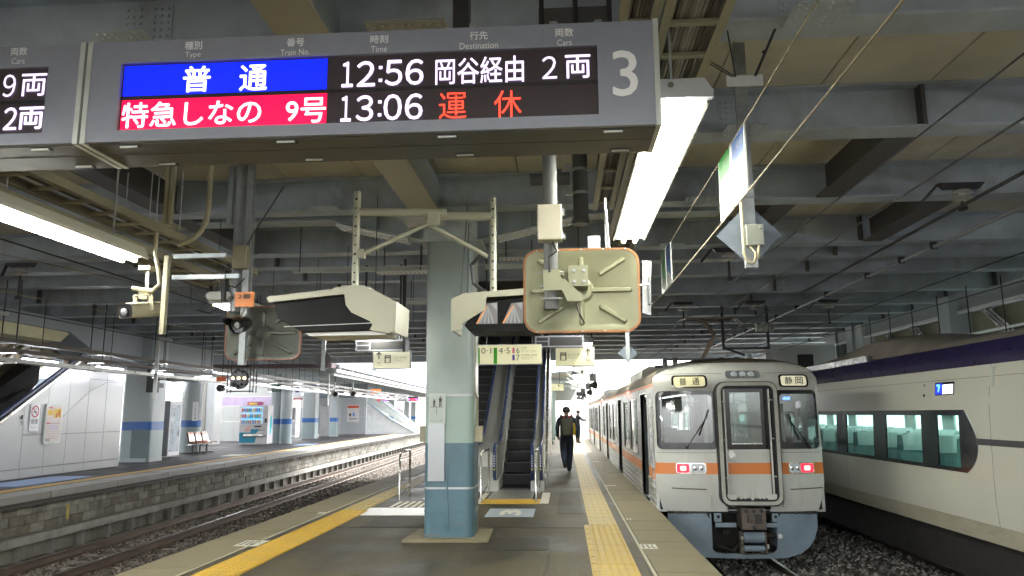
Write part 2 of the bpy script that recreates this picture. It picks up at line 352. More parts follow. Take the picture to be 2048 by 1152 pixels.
# cement plinth of the column and old asphalt patches
# ---- far platform (skewed a little)
far = thing('far_platform', None, None, (-9.53, 0, 0), rz=.04, kind='structure')
o = MB(); o.use(conc_w).box(-11.5, -.22, -8, 120, -1.2, .10); o.use(asph_l).box(-11.5, -.06, -8, 120, .10, .112); o.build('deck', parent=far)
o = MB()
cw2 = mat('far_edge_pale', (.26, .255, .24), .5, var=.15, scale=3, stain=(.22, .2, .16), sscale=2, samt=.4)
sl2 = slab_mesh(.6, 1.2, .14, conc); sl2 = MB().use(cw2).box(-.3, .3, -.594, .594, -.13, .0).build('edge_slab', None, far)
for i in range(48):
    c = sl2 if i == 0 else sl2.copy()
    if i: COL.objects.link(c)
    c.location = (-.3 + random.uniform(-.01, .01), 8+i*1.2, LZ + random.uniform(-.003, .003))
MB().box(-.6, 0, 65, 120, -.01, LZ).box(-.6, 0, -8, 7.4, -.01, LZ).build('edge_strip', cw2, far)
ym = mat('faded_orange_tile', (.48, .31, .10), .6, var=.2, scale=3)
MB().box(-1.02, -.72, -8, 120, .1, LZ+.004).build('tactile_strip', ym, far)
bl = mat('blue_sheet', (.22, .33, .55), .5, var=.2, scale=8)
MB().box(-2.3, -1.3, 15.5, 18.2, .1, LZ+.003).build('floor_sheet', bl, far)
MB().box(-2.3, -1.5, 36.5, 38.5, .1, LZ+.003).build('floor_sheet', bl, far); MB().box(-1.9, -1.2, 27.2, 28.4, .1, LZ+.003).build('floor_sheet', wm, far)
# wall: dark cable ledge, blocks one by one, lower kerb, drain with posts
blk = [mat('wall_block_%s' % k, c, .85, var=.3, scale=6, bump=.5, bscale=50, stain=(.06, .05, .035), sscale=2.5, samt=.75) for k, c in (('pale', (.27, .26, .22)), ('grey', (.2, .195, .17)), ('brown', (.16, .14, .11)))]
protos = []
for m in blk:
    q = MB(); q.box(-.1, .0, -.205, .205, -.085, .085); p_ = q.build('wall_block', m, far, bev=.008); protos.append(p_)
bw, bh, cnt = .42, .178, 0
joined = MB()
for i in range(0, 145):
    y = 9.5 + i*bw
    for r_ in range(3):
        x, yy, z = -.16 + random.uniform(-.012, .008), y + (r_ % 2)*bw/2, -.19 - r_*bh
        if i < 98:
            if cnt < 3: c = protos[cnt]
            else: c = random.choice(protos).copy(); COL.objects.link(c)
            cnt += 1; c.location = (x, yy, z); c.scale = (1, random.uniform(.98, 1.0), 1); c.rotation_euler.z = random.uniform(-.02, .02)
        else: joined.box(x-.1, x, yy-.205, yy+.205, z-.085, z+.085)
joined.build('distant_blocks', blk[0], far, kind='stuff')
MB().box(-.1, -.02, -8, 120, -.11, -.05).box(-.14, -.05, -8, 120, -.05, -.02).build('cable_ledge', mat('oily_dark', (.06, .055, .05), .7, var=.3), far)
MB().box(-.17, -.06, -8, 120, -.82, -.665).build('lower_kerb', mat('kerb_grey', (.3, .29, .26), .8, var=.25, scale=3, stain=(.08, .07, .05), samt=.6, bump=.3), far)
pm = mat('drain_post', (.2, .19, .17), .8, var=.3); first = None
for i in range(62):
    if first is None: first = MB().box(-.3, -.1, -.05, .05, -1.15, -.82).build('drain_post', pm, far); c = first
    else: c = first.copy(); COL.objects.link(c)
    c.location.y = 10 + i*1.0
for y in (15.2, 12.9): MB().box(-.02, -.012, y, y+.06, -.5, -.2).build('depth_mark', mat('mark_yellow', (.6, .45, .05), .6), far)
# ---- tracks
railm = mat('rail_steel', (.16, .12, .095), .45, metal=.7, var=.25, scale=5); railt = mat('rail_top', (.55, .53, .5), .18, metal=1, var=.1)
slp = mat('sleeper_concrete', (.22, .2, .17), .85, var=.25, scale=5, stain=(.09, .06, .04), samt=.6)
def track(name, label, x, rz, y0, y1, zt, n_sl, s0):
    t = thing(name, None, None, (x, 0, zt), rz=rz, world=False, kind='structure')
    for s in (-1, 1):
        c = s*.5665; b = MB().use(railm)
        b.prism([(c-.063, -.15), (c+.063, -.15), (c+.063, -.138), (c+.01, -.125), (c+.008, -.045), (c+.032, -.03), (c+.032, -.004), (c-.032, -.004), (c-.032, -.03), (c-.008, -.045), (c-.01, -.125), (c-.063, -.138)], 'y', y0, y1)
        b.use(railt).box(c-.03, c+.03, y0, y1, -.004, 0); b.build('rail', parent=t)
    p = None
    for i in range(n_sl):
        if p is None:
            b = MB().use(slp); b.prism([(-1.0, -.17), (1.0, -.17), (1.0, -.24), (-1.0, -.24)], 'y', -.11, .11); b.use(rust)
            for s in (-1, 1):
                for d in (-.1, .1): b.box(s*.5665+d-.03, s*.5665+d+.03, -.05, .05, -.17, -.125)
            p = b.build('sleeper', parent=t, bev=0); c = p
        else: c = p.copy(); COL.objects.link(c)
        c.location = (0, s0+i*.62, 0)
    return t
track('far_track', '', -9.53+1.52, .04, 4, 130, -.84, 80, 8)
track('middle_track', '', -5.95, 0, -12, 130, -.95, 60, 10)
track('near_track', '', 3.03, 0, -12, 130, -.98, 24, 1)
track('right_track', '', 6.9, 0, -12, 130, -.98, 24, 1)
# ballast stones: one mass
def stones(name, n, xf, y0, y1, z, smin, smax, cols, rz=0, bias=1.0):
    rng = np.random.default_rng(3 + n); ico = np.array([(0, 0, 1), (.9, 0, .2), (.28, .85, .1), (-.72, .53, .25), (-.72, -.53, .1), (.28, -.85, .3), (0, 0, -.6)])
    fc = np.array([(0, 1, 2), (0, 2, 3), (0, 3, 4), (0, 4, 5), (0, 5, 1), (6, 2, 1), (6, 3, 2), (6, 4, 3), (6, 5, 4), (6, 1, 5)])
    Y = y0 + (y1-y0)*rng.random(n)**bias; X = xf[0] + (xf[1]-xf[0])*rng.random(n)
    S = rng.uniform(smin, smax, n)*(1+Y/60*.6); A = rng.uniform(0, 6.28, n)
    V = ico[None]*S[:, None, None]*rng.uniform(.7, 1.2, (n, 7, 3)); ca, sa = np.cos(A)[:, None], np.sin(A)[:, None]
    T = rng.uniform(-.6, .6, n)[:, None]
    x, y, zz = V[..., 0], V[..., 1], V[..., 2]; x, y = x*ca-y*sa, x*sa+y*ca; zz = zz + x*T
    P = np.stack([x+X[:, None], y+Y[:, None], zz + z + rng.uniform(-.02, .03, n)[:, None]], 2).reshape(-1, 3)
    F = (fc[None] + (np.arange(n)*7)[:, None, None]).reshape(-1, 3)
    me = bpy.data.meshes.new(name); me.vertices.add(len(P)); me.vertices.foreach_set('co', P.ravel()); me.loops.add(F.size); me.loops.foreach_set('vertex_index', F.ravel())
    me.polygons.add(len(F)); me.polygons.foreach_set('loop_start', np.arange(0, F.size, 3)); me.update(calc_edges=True)
    m, t, p = principled(name+'_m'); N = t.nodes; L = t.links; g = N.new('ShaderNodeNewGeometry'); r = N.new('ShaderNodeValToRGB')
    e = r.color_ramp.elements; e[0].color = (*cols[0], 1); e[1].color = (*cols[1], 1); q = e.new(.5); q.color = (*cols[2], 1)
    L.new(g.outputs['Random Per Island'], r.inputs[0]); L.new(r.outputs[0], p.inputs['Base Color']); p.inputs['Roughness'].default_value = .85; me.materials.append(m)
    o = bpy.data.objects.new(name, me); COL.objects.link(o); o['kind'] = 'stuff'; o['label'] = 'crushed stone ballast between and beside the rails'; o['category'] = 'ballast'; return o
bc = ((.05, .042, .034), (.26, .23, .19), (.12, .10, .08))
s_ = stones('ballast_gravel', 62000, (.35, 5.2), 9, 75, -1.04, .022, .045, bc, bias=1.5); s_.location = (-9.53, 0, 0); s_.rotation_euler.z = .04
s_['label'] = 'dirty brown crushed stone ballast around the left track'
s_ = stones('ballast_gravel', 34000, (1.45, 9.2), 6, 30, -1.13, .025, .05, ((.07, .065, .06), (.46, .45, .42), (.2, .19, .175)), bias=1.3)
s_['label'] = 'pale grey crushed stone ballast beside the right hand trains'

# expansion joints and old repairs in the deck
jm = mat('joint_dark', (.025, .022, .016), .9); pm2 = asphalt('repair_asphalt', (.034, .03, .02), .5); pm3 = asphalt('pale_repair', (.064, .057, .036), .5)
for k, y in enumerate((10.75, 5.2, 16.6, 22.5, 28.5)):
    b = MB(); x = -3.28
    while x < .3: b.box(x, x+.24, y-.006+random.uniform(-.01, .01), y+.008+random.uniform(-.01, .01), -.004, .0008); x += .238
    b.build('deck_joint', jm, plat)
for (x0, x1, y0, y1, m) in ((-1.05, -.2, 9.0, 9.9, pm2), (-3.1, -2.1, 6.2, 7.8, pm3), (-.15, .28, 12.2, 15.6, pm2), (-2.9, -2.0, 10.8, 11.9, pm2), (.8, 1.0, 7.5, 8.6, pm2), (-.3, .25, 6.2, 8.2, pm3)):
    MB().prism([(x0, y0+.03), (x0+.05, y0), (x1-.03, y0+.02), (x1, y0+.1), (x1-.02, y1-.04), (x1-.06, y1), (x0+.04, y1-.02)], 'z', -.004, .0006).build('deck_patch', m, plat)
# ================================================================ roof over the tracks (underside of the station concourse)
roof = thing('concourse_roof', 'dark steel beamed underside of the station concourse above the tracks', 'roof', (0, 16, CZ))
BY = [-5, -3.6, -1.5, 1.0, 3.0, 4.9, 7.0, 9.36, 11.95, 13.1, 14.6, 16.9, 19.05, 20.9, 22.8, 24.4, 26, 27.6, 29.6, 31.6, 33.6]
RX0, RX1 = -24, 13
panel_m = mat('ceiling_panel', (.66, .63, .53), .85, var=.14, scale=.8, bump=.1, stain=(.42, .39, .32), sscale=1.1, samt=.6)
def beam(y, x0, x1, ribs):
    b = MB(); H = .43
    b.box(x0, x1, y-.03, y+.26, CZ, CZ+.022); b.box(x0, x1, y+.105, y+.12, CZ+.022, CZ+H); b.box(x0, x1, y-.03, y+.26, CZ+H, CZ+H+.02)
    o = b.build('cross_beam', steel, roof)
    for x in ribs: MB().box(x-.008, x+.03, y-.02, y+.104, CZ+.023, CZ+H-.001).build('stiffener_plate', mat('rib_dark', (.09, .085, .08), .6, var=.2), o)
    return o
for y in BY:
    rb = [3.45 if y < 9.5 else 4.75, -5.2, 9.5, -12.5, -18]
    if y < 16.5: beam(y, RX0, RX1, rb)
    else:
        beam(y, RX0, -2.15, [-5.2, -12.5]); beam(y, -.15, RX1, [4.75, 9.5])
# short longitudinal stubs seen between beams
dk = mat('rib_dark', (.09, .085, .08), .6)
for (x, y0, y1) in ((3.35, 7.26, 9.33), (2.9, 9.62, 11.92), (-5.2, 7.26, 9.33), (-5.2, 9.62, 11.92), (4.9, 9.62, 11.92), (-12.5, 9.62, 11.92), (9.5, 7.26, 9.33)):
    MB().box(x-.15, x+.15, y0, y1, CZ+.0, CZ+.02).box(x-.012, x+.012, y0, y1, CZ+.02, CZ+.42).build('cross_beam', dk, roof)
# ceiling panels, one by one near, joined beyond
xs = np.arange(RX0, RX1, 1.02); pp = {}
for i in range(len(BY)-1):
    y0, y1 = BY[i]+.16, BY[i+1]+.09
    if 3.0 <= BY[i] < 14.6:
        ln = round(y1-y0, 3)
        for x in xs:
            if BY[i] < 9 and (x < -9 or x > 9): pass
            if ln not in pp:
                b = MB().box(-.502, .502, 0, ln, 0, .06); pp[ln] = b.build('ceiling_panel', panel_m, None, bev=0); c = pp[ln]; c.parent = roof
            else: c = pp[ln].copy(); COL.objects.link(c)
            c.location = (x+.51, y0-16, .452+random.uniform(0, .004))
MB().box(RX0, RX1, -5, 3.1, CZ+.47, CZ+.53).box(RX0, RX1, 14.7, 16.5, CZ+.47, CZ+.53).box(RX0, -2.15, 16.5, 34.2, CZ+.47, CZ+.53).box(-.15, RX1, 16.5, 34.2, CZ+.47, CZ+.53).build('distant_ceiling', panel_m, roof)
MB().box(RX0-.5, RX1+.5, -5.2, 34.6, CZ+.56, CZ+1.0).build('concrete_slab', mat('slab_dark', (.1, .1, .095), .9), roof)
MB().box(RX0, RX1, 34.2, 34.6, CZ-.25, CZ+.8).build('end_fascia', steel, roof)
# dark well above the escalators
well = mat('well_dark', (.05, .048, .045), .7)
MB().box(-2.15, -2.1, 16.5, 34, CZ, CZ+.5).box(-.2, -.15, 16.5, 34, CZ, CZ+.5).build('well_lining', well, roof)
# ---- central column with bolted head and haunched girder
col = thing('station_column', 'pale green and blue painted steel column standing mid platform', 'column', (-1.475, 10.0, 0))
cp_u = mat('column_pale_green', (.29, .35, .345), .38, var=.07, scale=3, stain=(.3, .33, .28), sscale=2, samt=.35, coat=.15)
cp_m = mat('column_mint', (.27, .36, .33), .38, var=.06, scale=3, coat=.15)
cp_l = mat('column_blue', (.07, .14, .18), .38, var=.14, scale=2.5, stain=(.08, .14, .15), sscale=2.2, samt=.5, coat=.15)
cx, cyy, hw = -1.475, 10.0, .318
b = MB(); b.use(cp_l).prism(rr(cx-hw, cx+hw, cyy-hw, cyy+hw, .09, 4), 'z', .035, 1.19)
b.use(cp_m).prism(rr(cx-hw, cx+hw, cyy-hw, cyy+hw, .09, 4), 'z', 1.191, 1.78); b.use(cp_u).prism(rr(cx-hw, cx+hw, cyy-hw, cyy+hw, .09, 4), 'z', 1.781, 3.84)
b.build('shaft', None, col, smooth=35)
MB().prism([(cx-.55, cyy-.5), (cx+.52, cyy-.46), (cx+.5, cyy+.42), (cx-.5, cyy+.4)], 'z', -.01, .035).build('plinth', conc, col, bev=.01)
for z, t in ((1.785, .012), (.62, .012), (.34, .006)):
    MB().prism(rr(cx-hw-.006, cx+hw+.006, cyy-hw-.006, cyy+hw+.006, .09, 4), 'z', z, z+t*2).build('band', galv if t > .01 else cp_l, col, smooth=35)
MB().box(cx-.03, cx-.02+.02, cyy-hw-.02, cyy-hw+.002, -.0+.12, .45).box(cx-.03, cx-.01, cyy-hw-.02, cyy-hw+.002, .5, .9).build('conduit', cp_l, col)
MB().box(cx+hw-.01, cx+hw+.1, cyy-.2, cyy-.08, 1.2, 1.4).tube([(cx+hw+.03, cyy-.14, 1.4), (cx+hw+.03, cyy-.14, 1.75), (cx+hw+.0, cyy-.2, 1.85), (cx+hw+.0, cyy-.2, 3.8)], .014).build('switch_box', cream, col)
MB().box(cx-hw-.09, cx-hw+.01, cyy-.14, cyy-.02, 1.2, 1.4).build('switch_box', cream, col)
# bolted steel head above the cladding
b = MB().use(steel_l).box(cx-.27, cx+.27, cyy-.27, cyy+.27, 3.84, CZ+.43); b.build('column_head', None, col)
b = MB()
for k in range(14):
    for dx in (-.05, .02): b.lathe([(.014, 0), (.014, .012), (0, .014)], (cx+.2+dx, cyy-.27, 3.9+k*.05), 6, 'y', M=Matrix.Rotation(math.pi, 4, 'Z'))
b.build('bolt_rows', steel_l, col)
def bolts(b, pts, ax, sgn, r=.016):
    for p in pts: b.lathe([(r, 0), (r*.9, r*.7), (0, r)], p, 6, ax, M=(Matrix.Rotation(math.pi, 4, 'Z') if ax == 'y' and sgn < 0 else Matrix.Rotation(math.pi, 4, 'X') if sgn < 0 else None))
# haunched girder through the column head (x direction)
gird = thing('haunched_girder', 'riveted cross girder with sloping haunches meeting the column head', 'girder', (cx, cyy, 3.8))
for s in (-1, 1):
    gpale = mat('haunch_pale', (.52, .60, .62), .5, var=.15, stain=(.35, .36, .33), samt=.5)
    b = MB().use(gpale)
    x0 = cx + s*.27; x1 = cx + s*3.6
    b.prism([(x0, CZ+.43), (x1, CZ+.43), (x1, CZ+.02), (cx+s*1.7, CZ+.02), (x0, 3.88)], 'y', cyy-.01, cyy+.01)
    b.build('web', None, gird)
    MB().use(steel_l).prism([(x0, 3.86), (cx+s*1.7, CZ), (x1, CZ), (x1, CZ+.02), (cx+s*1.7, CZ+.02), (x0, 3.88)], 'y', cyy-.15, cyy+.15).build('flange', None, gird)
    # splice plates on web and flange with bolt grids
    b = MB().use(gpale).box(cx+s*1.15, cx+s*1.5, cyy-.024, cyy-.01, 4.1, CZ+.4); pts = [(cx+s*(1.18+i*.055), cyy-.024, 4.14+j*.055) for i in range(6) for j in range(8) if i != 3]
    bolts(b, pts, 'y', -1); b.build('splice_plate', None, gird)
    b = MB().use(mat('bright_plate', (.8, .82, .82), .4, var=.05))
    for lay in (-.13, .04):
        b.add([(cx+s*.62, cyy+lay, 3.935), (cx+s*1.62, cyy+lay, 4.165), (cx+s*1.62, cyy+lay+.09, 4.165), (cx+s*.62, cyy+lay+.09, 3.935), (cx+s*.62, cyy+lay, 3.895), (cx+s*1.62, cyy+lay, 4.125), (cx+s*1.62, cyy+lay+.09, 4.125), (cx+s*.62, cyy+lay+.09, 3.895)],
              [(0, 1, 2, 3), (7, 6, 5, 4), (0, 1, 5, 4), (2, 3, 7, 6), (1, 2, 6, 5), (3, 0, 4, 7)])
    for i in range(13):
        for lay in (-.08, -.05, .06, .09):
            b.lathe([(.014, 0), (.012, -.016), (0, -.018)], (cx+s*(.66+i*.075), cyy+lay, 3.905+i*.0172), 6, 'z')
    b.build('splice_plate', None, gird)
MB().use(steel_l).box(cx-3.6, cx+3.6, cyy-.15, cyy+.15, CZ+.43, CZ+.45).build('flange', None, gird)
# longitudinal girder running over the camera side, pale box with bolted splice plates
lg = thing('longitudinal_girder', 'pale girder running along the platform into the column head', 'girder', (-1.72, 6, CZ))
gm2 = mat('girder_beige', (.42, .40, .33), .5, var=.08, stain=(.28, .26, .2), samt=.3)
b = MB().use(gm2).box(-1.93, -1.56, 2.2, 9.6, 4.13, 4.155); b.use(steel_l).box(-1.9, -1.59, 2.2, 9.6, 4.155, CZ+.4); b.build('box_web', None, lg)
for (x0, x1, y) in ((-2.62, -2.08, 4.9), (-1.3, -.75, 4.75)):
    b = MB().use(mat('splice_grey', (.36, .35, .3), .5)).box(x0, x1, y-.12, y+.32, 4.16, 4.18)
    bolts(b, [(x0+.05+i*(x1-x0-.1)/7, y-.08+j*.09, 4.16) for i in range(8) for j in range(5) if j != 2], 'z', -1, .018); b.build('splice_plate', None, lg)
b = MB().use(steel_l).box(-1.56, -.9, 5.25, 5.28, 4.2, 4.55).box(-1.56, -.9, 5.1, 5.4, 4.19, 4.21).box(-1.38, -1.2, 5.6, 5.62, 4.05, 4.2); b.build('gusset', None, lg)
b = MB().use(white).prism([(-2.0, 3.98), (-1.5, 4.0), (-1.5, 4.1), (-2.0, 4.1)], 'y', 9.25, 9.5).prism([(-2.15, 4.1), (-2.0, 3.98), (-2.0, 4.1)], 'y', 9.3, 9.32); b.build('bracket', None, lg)

# stiffeners, end plates and bolt grids that make up the bolted column head
hp = mat('haunch_pale', (.52, .60, .62)); b = MB().use(hp).box(cx-.42, cx+.42, cyy-.32, cyy+.32, 3.835, 3.86).box(cx-.36, cx+.36, cyy-.30, cyy-.285, 3.87, CZ+.3)
bolts(b, [(cx+sx*(.16+i*.06), cyy-.30, 3.93+j*.06) for sx in (-1, 1) for i in range(3) for j in range(10)], 'y', -1, .015); b.build('end_plate', None, col)
for s in (-1, 1):
    for d in (.62, 1.05): MB().use(hp).prism([(cyy-.14, 4.0), (cyy-.14, CZ+.42), (cyy-.011, CZ+.42), (cyy-.011, 4.0)], 'x', cx+s*d-.008, cx+s*d+.008).build('stiffener_plate', None, gird)
# ================================================================ commuter train with orange band
tw = mat('train_front_white', (.57, .58, .55), .38, var=.05, scale=2, stain=(.36, .34, .26), sscale=1.6, samt=.4, coat=.25, streak=(2, 1, .4))
tor = mat('train_orange', (.75, .23, .05), .4, var=.06, stain=(.5, .2, .08), samt=.3, coat=.2)
tss = mat('train_stainless', (.52, .53, .52), .33, metal=.85, var=.08, scale=4)
tblk = mat('train_black_gloss', (.012, .012, .013), .18, coat=.3)
tgry = mat('skirt_blue_grey', (.19, .25, .31), .5, var=.14, scale=3, stain=(.16, .17, .17), sscale=2, samt=.5, bump=.08, bscale=30)
grime = mat('roof_grime', (.16, .135, .10), .8, var=.35, scale=3, stain=(.3, .28, .22), samt=.5)
und = mat('underfloor', (.014, .012, .011), .8, var=.4, scale=6)
tgl = glass('train_glass', (.55, .62, .6), .13); tgl2 = glass('train_side_glass', (.5, .56, .56), .2)
inn = mat('train_interior', (.45, .46, .44), .6, var=.1); seat_m = mat('seat_teal', (.06, .14, .16), .8, var=.2)
TC, TH, TY = 2.875, 1.365, 12.8
def fy(x, z):
    u = abs((x-TC)/TH); y = TY + .16*u**3 + .10*max(0, u-.75)*4*max(0, u-.75)
    if z > 1.95: y += .42*((z-1.95)/.52)**2.2
    elif z > .6: y += .05*(z-.6)/1.35
    if z < .45: y += .10*((.45-z)/.5)**2
    return y
def hwid(z):
    if z > 2.05: t = min(1, (z-2.05)/.415); return TH*max(0, 1-t**2.6)**(1/2.3)
    if z < .42: return TH - .115*((.42-z)/.47)**1.5
    return TH
train = thing('commuter_train', 'white fronted commuter train with an orange band standing beside the platform', 'train', (TC, TY, -.98))
def patch(name, parent, m, x0, x1, z0, z1, r=.05, off=.004, hole=None, th=.03, nx=16, hr=.04, hm=None, bev=0):
    """piece that follows the curved front; optional rounded hole"""
    def col_(x, a0, a1, b0, b1, q):
        d = max(0, q-(x-a0)) if x < a0+q else max(0, q-(a1-x)) if x > a1-q else 0
        e = q - math.sqrt(max(0, q*q-d*d)); return b0+e, b1-e
    ex = set(np.linspace(x0, x1, nx)); ex |= {x0+r*k for k in (.0, .1, .3, .6, 1)} | {x1-r*k for k in (.0, .1, .3, .6, 1)}
    if hole:
        ex |= {hole[0]+hr*k for k in (.0, .1, .3, .6, 1)} | {hole[1]-hr*k for k in (.0, .1, .3, .6, 1)}
    X = sorted(ex); b = MB().use(m); F = lambda x, z, o=off: (x, fy(x, z)-o, z)
    def strip(segf, xs):
        n = 5
        rows = []
        for x in xs:
            a, c = segf(x); rows.append([a+(c-a)*k/(n-1) for k in range(n)])
        vs = [F(x, z) for x, r_ in zip(xs, rows) for z in r_] + [F(x, z, off-th) for x, r_ in zip(xs, rows) for z in r_]
        N = len(xs)*n; fs = []
        for i in range(len(xs)-1):
            for k in range(n-1):
                q = i*n+k; fs.append((q, q+n, q+n+1, q+1))
            fs.append((i*n, N+i*n, N+(i+1)*n, (i+1)*n)); fs.append((i*n+n-1, (i+1)*n+n-1, N+(i+1)*n+n-1, N+i*n+n-1))
        for i in (0, len(xs)-1):
            for k in range(n-1): fs.append((i*n+k, i*n+k+1, N+i*n+k+1, N+i*n+k))
        b.add(vs, fs)
    if not hole: strip(lambda x: col_(x, x0, x1, z0, z1, r), X)
    else:
        h = hole; L_ = [x for x in X if x <= h[0]+1e-9]; M_ = [x for x in X if h[0]-1e-9 <= x <= h[1]+1e-9]; R_ = [x for x in X if x >= h[1]-1e-9]
        o = lambda x: col_(x, x0, x1, z0, z1, r); i_ = lambda x: col_(x, h[0], h[1], h[2], h[3], hr)
        strip(o, L_); strip(o, R_); strip(lambda x: (o(x)[0], i_(x)[0]), M_); strip(lambda x: (i_(x)[1], o(x)[1]), M_)
    return b.build(name, None, parent)
# front shell as a curved grid with window and door openings left out
WL, WR, DR = (1.60, 2.47, 1.04, 1.86), (3.56, 4.20, 1.04, 1.86), (2.62, 3.36, .17, 1.95)
zs = sorted(set([-.045, .05, .17, .3, .42, .555, .735, .9, 1.04, 1.3, 1.6, 1.86, 1.95, 2.05, 2.12, 2.2, 2.28, 2.34, 2.39, 2.43, 2.455, 2.465]))
us = sorted(set([1.60, 2.47, 3.56, 4.20, 2.62, 3.36, 1.51, 1.52, 1.54, 1.57, 1.7, 1.85, 2.0, 2.2, 2.35, 2.55, 2.8, 3.0, 3.2, 3.45, 3.7, 3.9, 4.05, 4.17, 4.22, 4.235, 4.24]))
b = MB(); b.use(tw); b.use(tor); b.use(grime); vid = {}
def gx(x, z): return TC + (x-TC)*hwid(z)/TH
V = [];
for z in zs:
    for x in us: xx = gx(x, z); V.append((xx, fy(xx, z), z))
fs = {0: [], 1: [], 2: []}; nu = len(us)
for j in range(len(zs)-1):
    for i in range(nu-1):
        xm, zm = (us[i]+us[i+1])/2, (zs[j]+zs[j+1])/2
        if any(h[0] < xm < h[1] and h[2] < zm < h[3] for h in (WL, WR, DR)): continue
        if zm < .05 and 2.62 < xm < 3.36: continue
        fs[1 if .555 < zm < .735 else 2 if zm > 2.39 else 0].append((j*nu+i, j*nu+i+1, (j+1)*nu+i+1, (j+1)*nu+i))
b2 = MB(); b2.v = V; b2.mats = [tw, tor, grime]
for k in fs:
    for f in fs[k]: b2.f.append(list(f)); b2.m.append(k)
front = b2.build('front_shell', None, train, smooth=50)
# body shell (sides, roof) from profile; left side has openings
def body(train, y0, y1, doors, wins, c=TC, h=TH):
    prof = [(c-h, -.03), (c-h, 2.05)] + [(c-h*max(0, 1-t**2.6)**(1/2.3), 2.05+.415*t) for t in (.2, .4, .55, .7, .82, .92, .98, 1)]
    prof += [(2*c-x, z) for x, z in reversed(prof)]
    prof = [p for i, p in enumerate(prof) if i == 0 or (abs(p[0]-prof[i-1][0]) + abs(p[1]-prof[i-1][1])) > 1e-6]
    n = len(prof); b = MB().use(grime)
    pr = [p for p in prof if p[1] >= 2.05]
    b.add([(x, y, z) for y in (y0, y1) for x, z in pr], [(i, i+1, i+1+len(pr), i+len(pr)) for i in range(len(pr)-1)])
    b.build('roof', None, train, smooth=60)
    xs_ = c-h; t = .05; S = MB().use(tss)
    cuts = sorted(set([y0, y1] + [v for d in doors for v in d] + [v for w_ in wins for v in w_[:2]]))
    for a, e in zip(cuts[:-1], cuts[1:]):
        m_ = (a+e)/2
        if any(d[0] < m_ < d[1] for d in doors): S.box(xs_, xs_+t, a, e, 1.9, 2.05); continue
        win = [w_ for w_ in wins if w_[0] < m_ < w_[1]]
        if win: S.box(xs_, xs_+t, a, e, -.03, win[0][2]); S.box(xs_, xs_+t, a, e, win[0][3], 2.05)
        else: S.box(xs_, xs_+t, a, e, -.03, 2.05)
    S.box(c+h-t, c+h, y0, y1, -.03, .9).box(c+h-t, c+h, y0, y1, 1.75, 2.05).box(c-h, c+h, y0, y1, -.06, -.03).box(c-h+.05, c+h-.05, y1-.06, y1-.01, -.03, 2.05)
    for k in range(int((y1-y0)/2.9)): S.box(c+h-t, c+h, y0+k*2.9, y0+k*2.9+1.2, .9, 1.75)
    S.build('side_wall', None, train)
    O = MB().use(tor); G = MB().use(tss)
    segs = []; cur = y0
    for d in sorted(doors): segs.append((cur, d[0])); cur = d[1]
    segs.append((cur, y1))
    for a, e in segs:
        O.box(xs_-.006, xs_+.001, a, e, .45, .63)
        for z in (-.0, .1, .2, .31, .43, .65): G.box(xs_-.012, xs_+.001, a, e, z, z+.014)
    O.box(xs_-.004, xs_+.001, y0, y1, 2.0, 2.045); O.build('orange_stripe', None, train); G.build('corrugation', None, train)
    for w_ in wins:
        f = MB().use(tblk); a, e, z0, z1 = w_
        for q in ((a, e, z0, z0+.03), (a, e, z1-.03, z1), (a, a+.03, z0+.03, z1-.03), (e-.03, e, z0+.03, z1-.03)): f.box(xs_-.008, xs_+.02, *q)
        f.use(chrome).box(xs_-.003, xs_+.01, (a+e)/2-.012, (a+e)/2+.012, z0+.03, z1-.03)
        wo_ = f.build('window', None, train); MB().box(xs_+.012, xs_+.014, a+.03, e-.03, z0+.03, z1-.03).build('pane', tgl2, wo_)
    for d in doors:
        a, e = d; g = MB().use(chrome)
        g.box(xs_-.01, xs_+.05, a-.035, a, -.0, 1.93).box(xs_-.01, xs_+.05, e, e+.035, -.0, 1.93).box(xs_-.012, xs_+.05, a, e, 1.9, 1.93).box(xs_-.03, xs_+.06, a, e, -.06, -.02)
        g.use(tss).box(xs_+.055, xs_+.085, a-.55, a+.05, .0, 1.9).box(xs_+.055, xs_+.085, e-.05, e+.55, .0, 1.9).use(black).box(xs_+.05, xs_+.09, a+.05, a+.07, 0, 1.9).box(xs_+.05, xs_+.09, e-.07, e-.05, 0, 1.9)
        g.build('door', None, train)
    # interior
    I = MB().use(inn); I.box(c-h+.07, c+h-.07, y0+.3, y1-.08, -.03, -.02).box(c-h+.07, c+h-.07, y0+.3, y1-.08, 2.06, 2.08).build('saloon_lining', None, train)
    Sx = MB().use(seat_m)
    for k in range(int((y1-y0-2)/1.0)):
        yy = y0+1.9+k*1.0
        if any(d[0]-.4 < yy < d[1]+.4 for d in doors): continue
        for sx in (c-h+.12, c+h-.95): Sx.box(sx, sx+.83, yy, yy+.42, .3, .42).box(sx, sx+.83, yy+.4, yy+.5, .3, 1.0)
    Sx.build('seat_row', None, train)
    Pp = MB().use(chrome)
    for d in doors:
        for yy in d:
            for sx in (c-.45, c+.45, c-1.1): Pp.tube([(sx, yy, -.02), (sx, yy, 2.06)], .016, 6)
    Pp.tube([(c-.5, y0+.5, 1.75), (c-.5, y1-.5, 1.75)], .012, 6).tube([(c+.5, y0+.5, 1.75), (c+.5, y1-.5, 1.75)], .012, 6)
    Pp.build('grab_rail', None, train)
    E_ = MB().use(emit('saloon_lamp', (1, 1, .97), 2.2))
    for sx in (c-.45, c+.45): E_.box(sx-.06, sx+.06, y0+1, y1-.5, 2.035, 2.055)
    E_.build('ceiling_light', None, train)
    U = MB().use(und).box(c-1.1, c+1.1, y0+.8, y1-.2, -.35, -.07)
    for k in range(4): U.box(c-1.25, c+1.25, y0+5+k*2.3, y0+6.9+k*2.3, -.72, -.3)
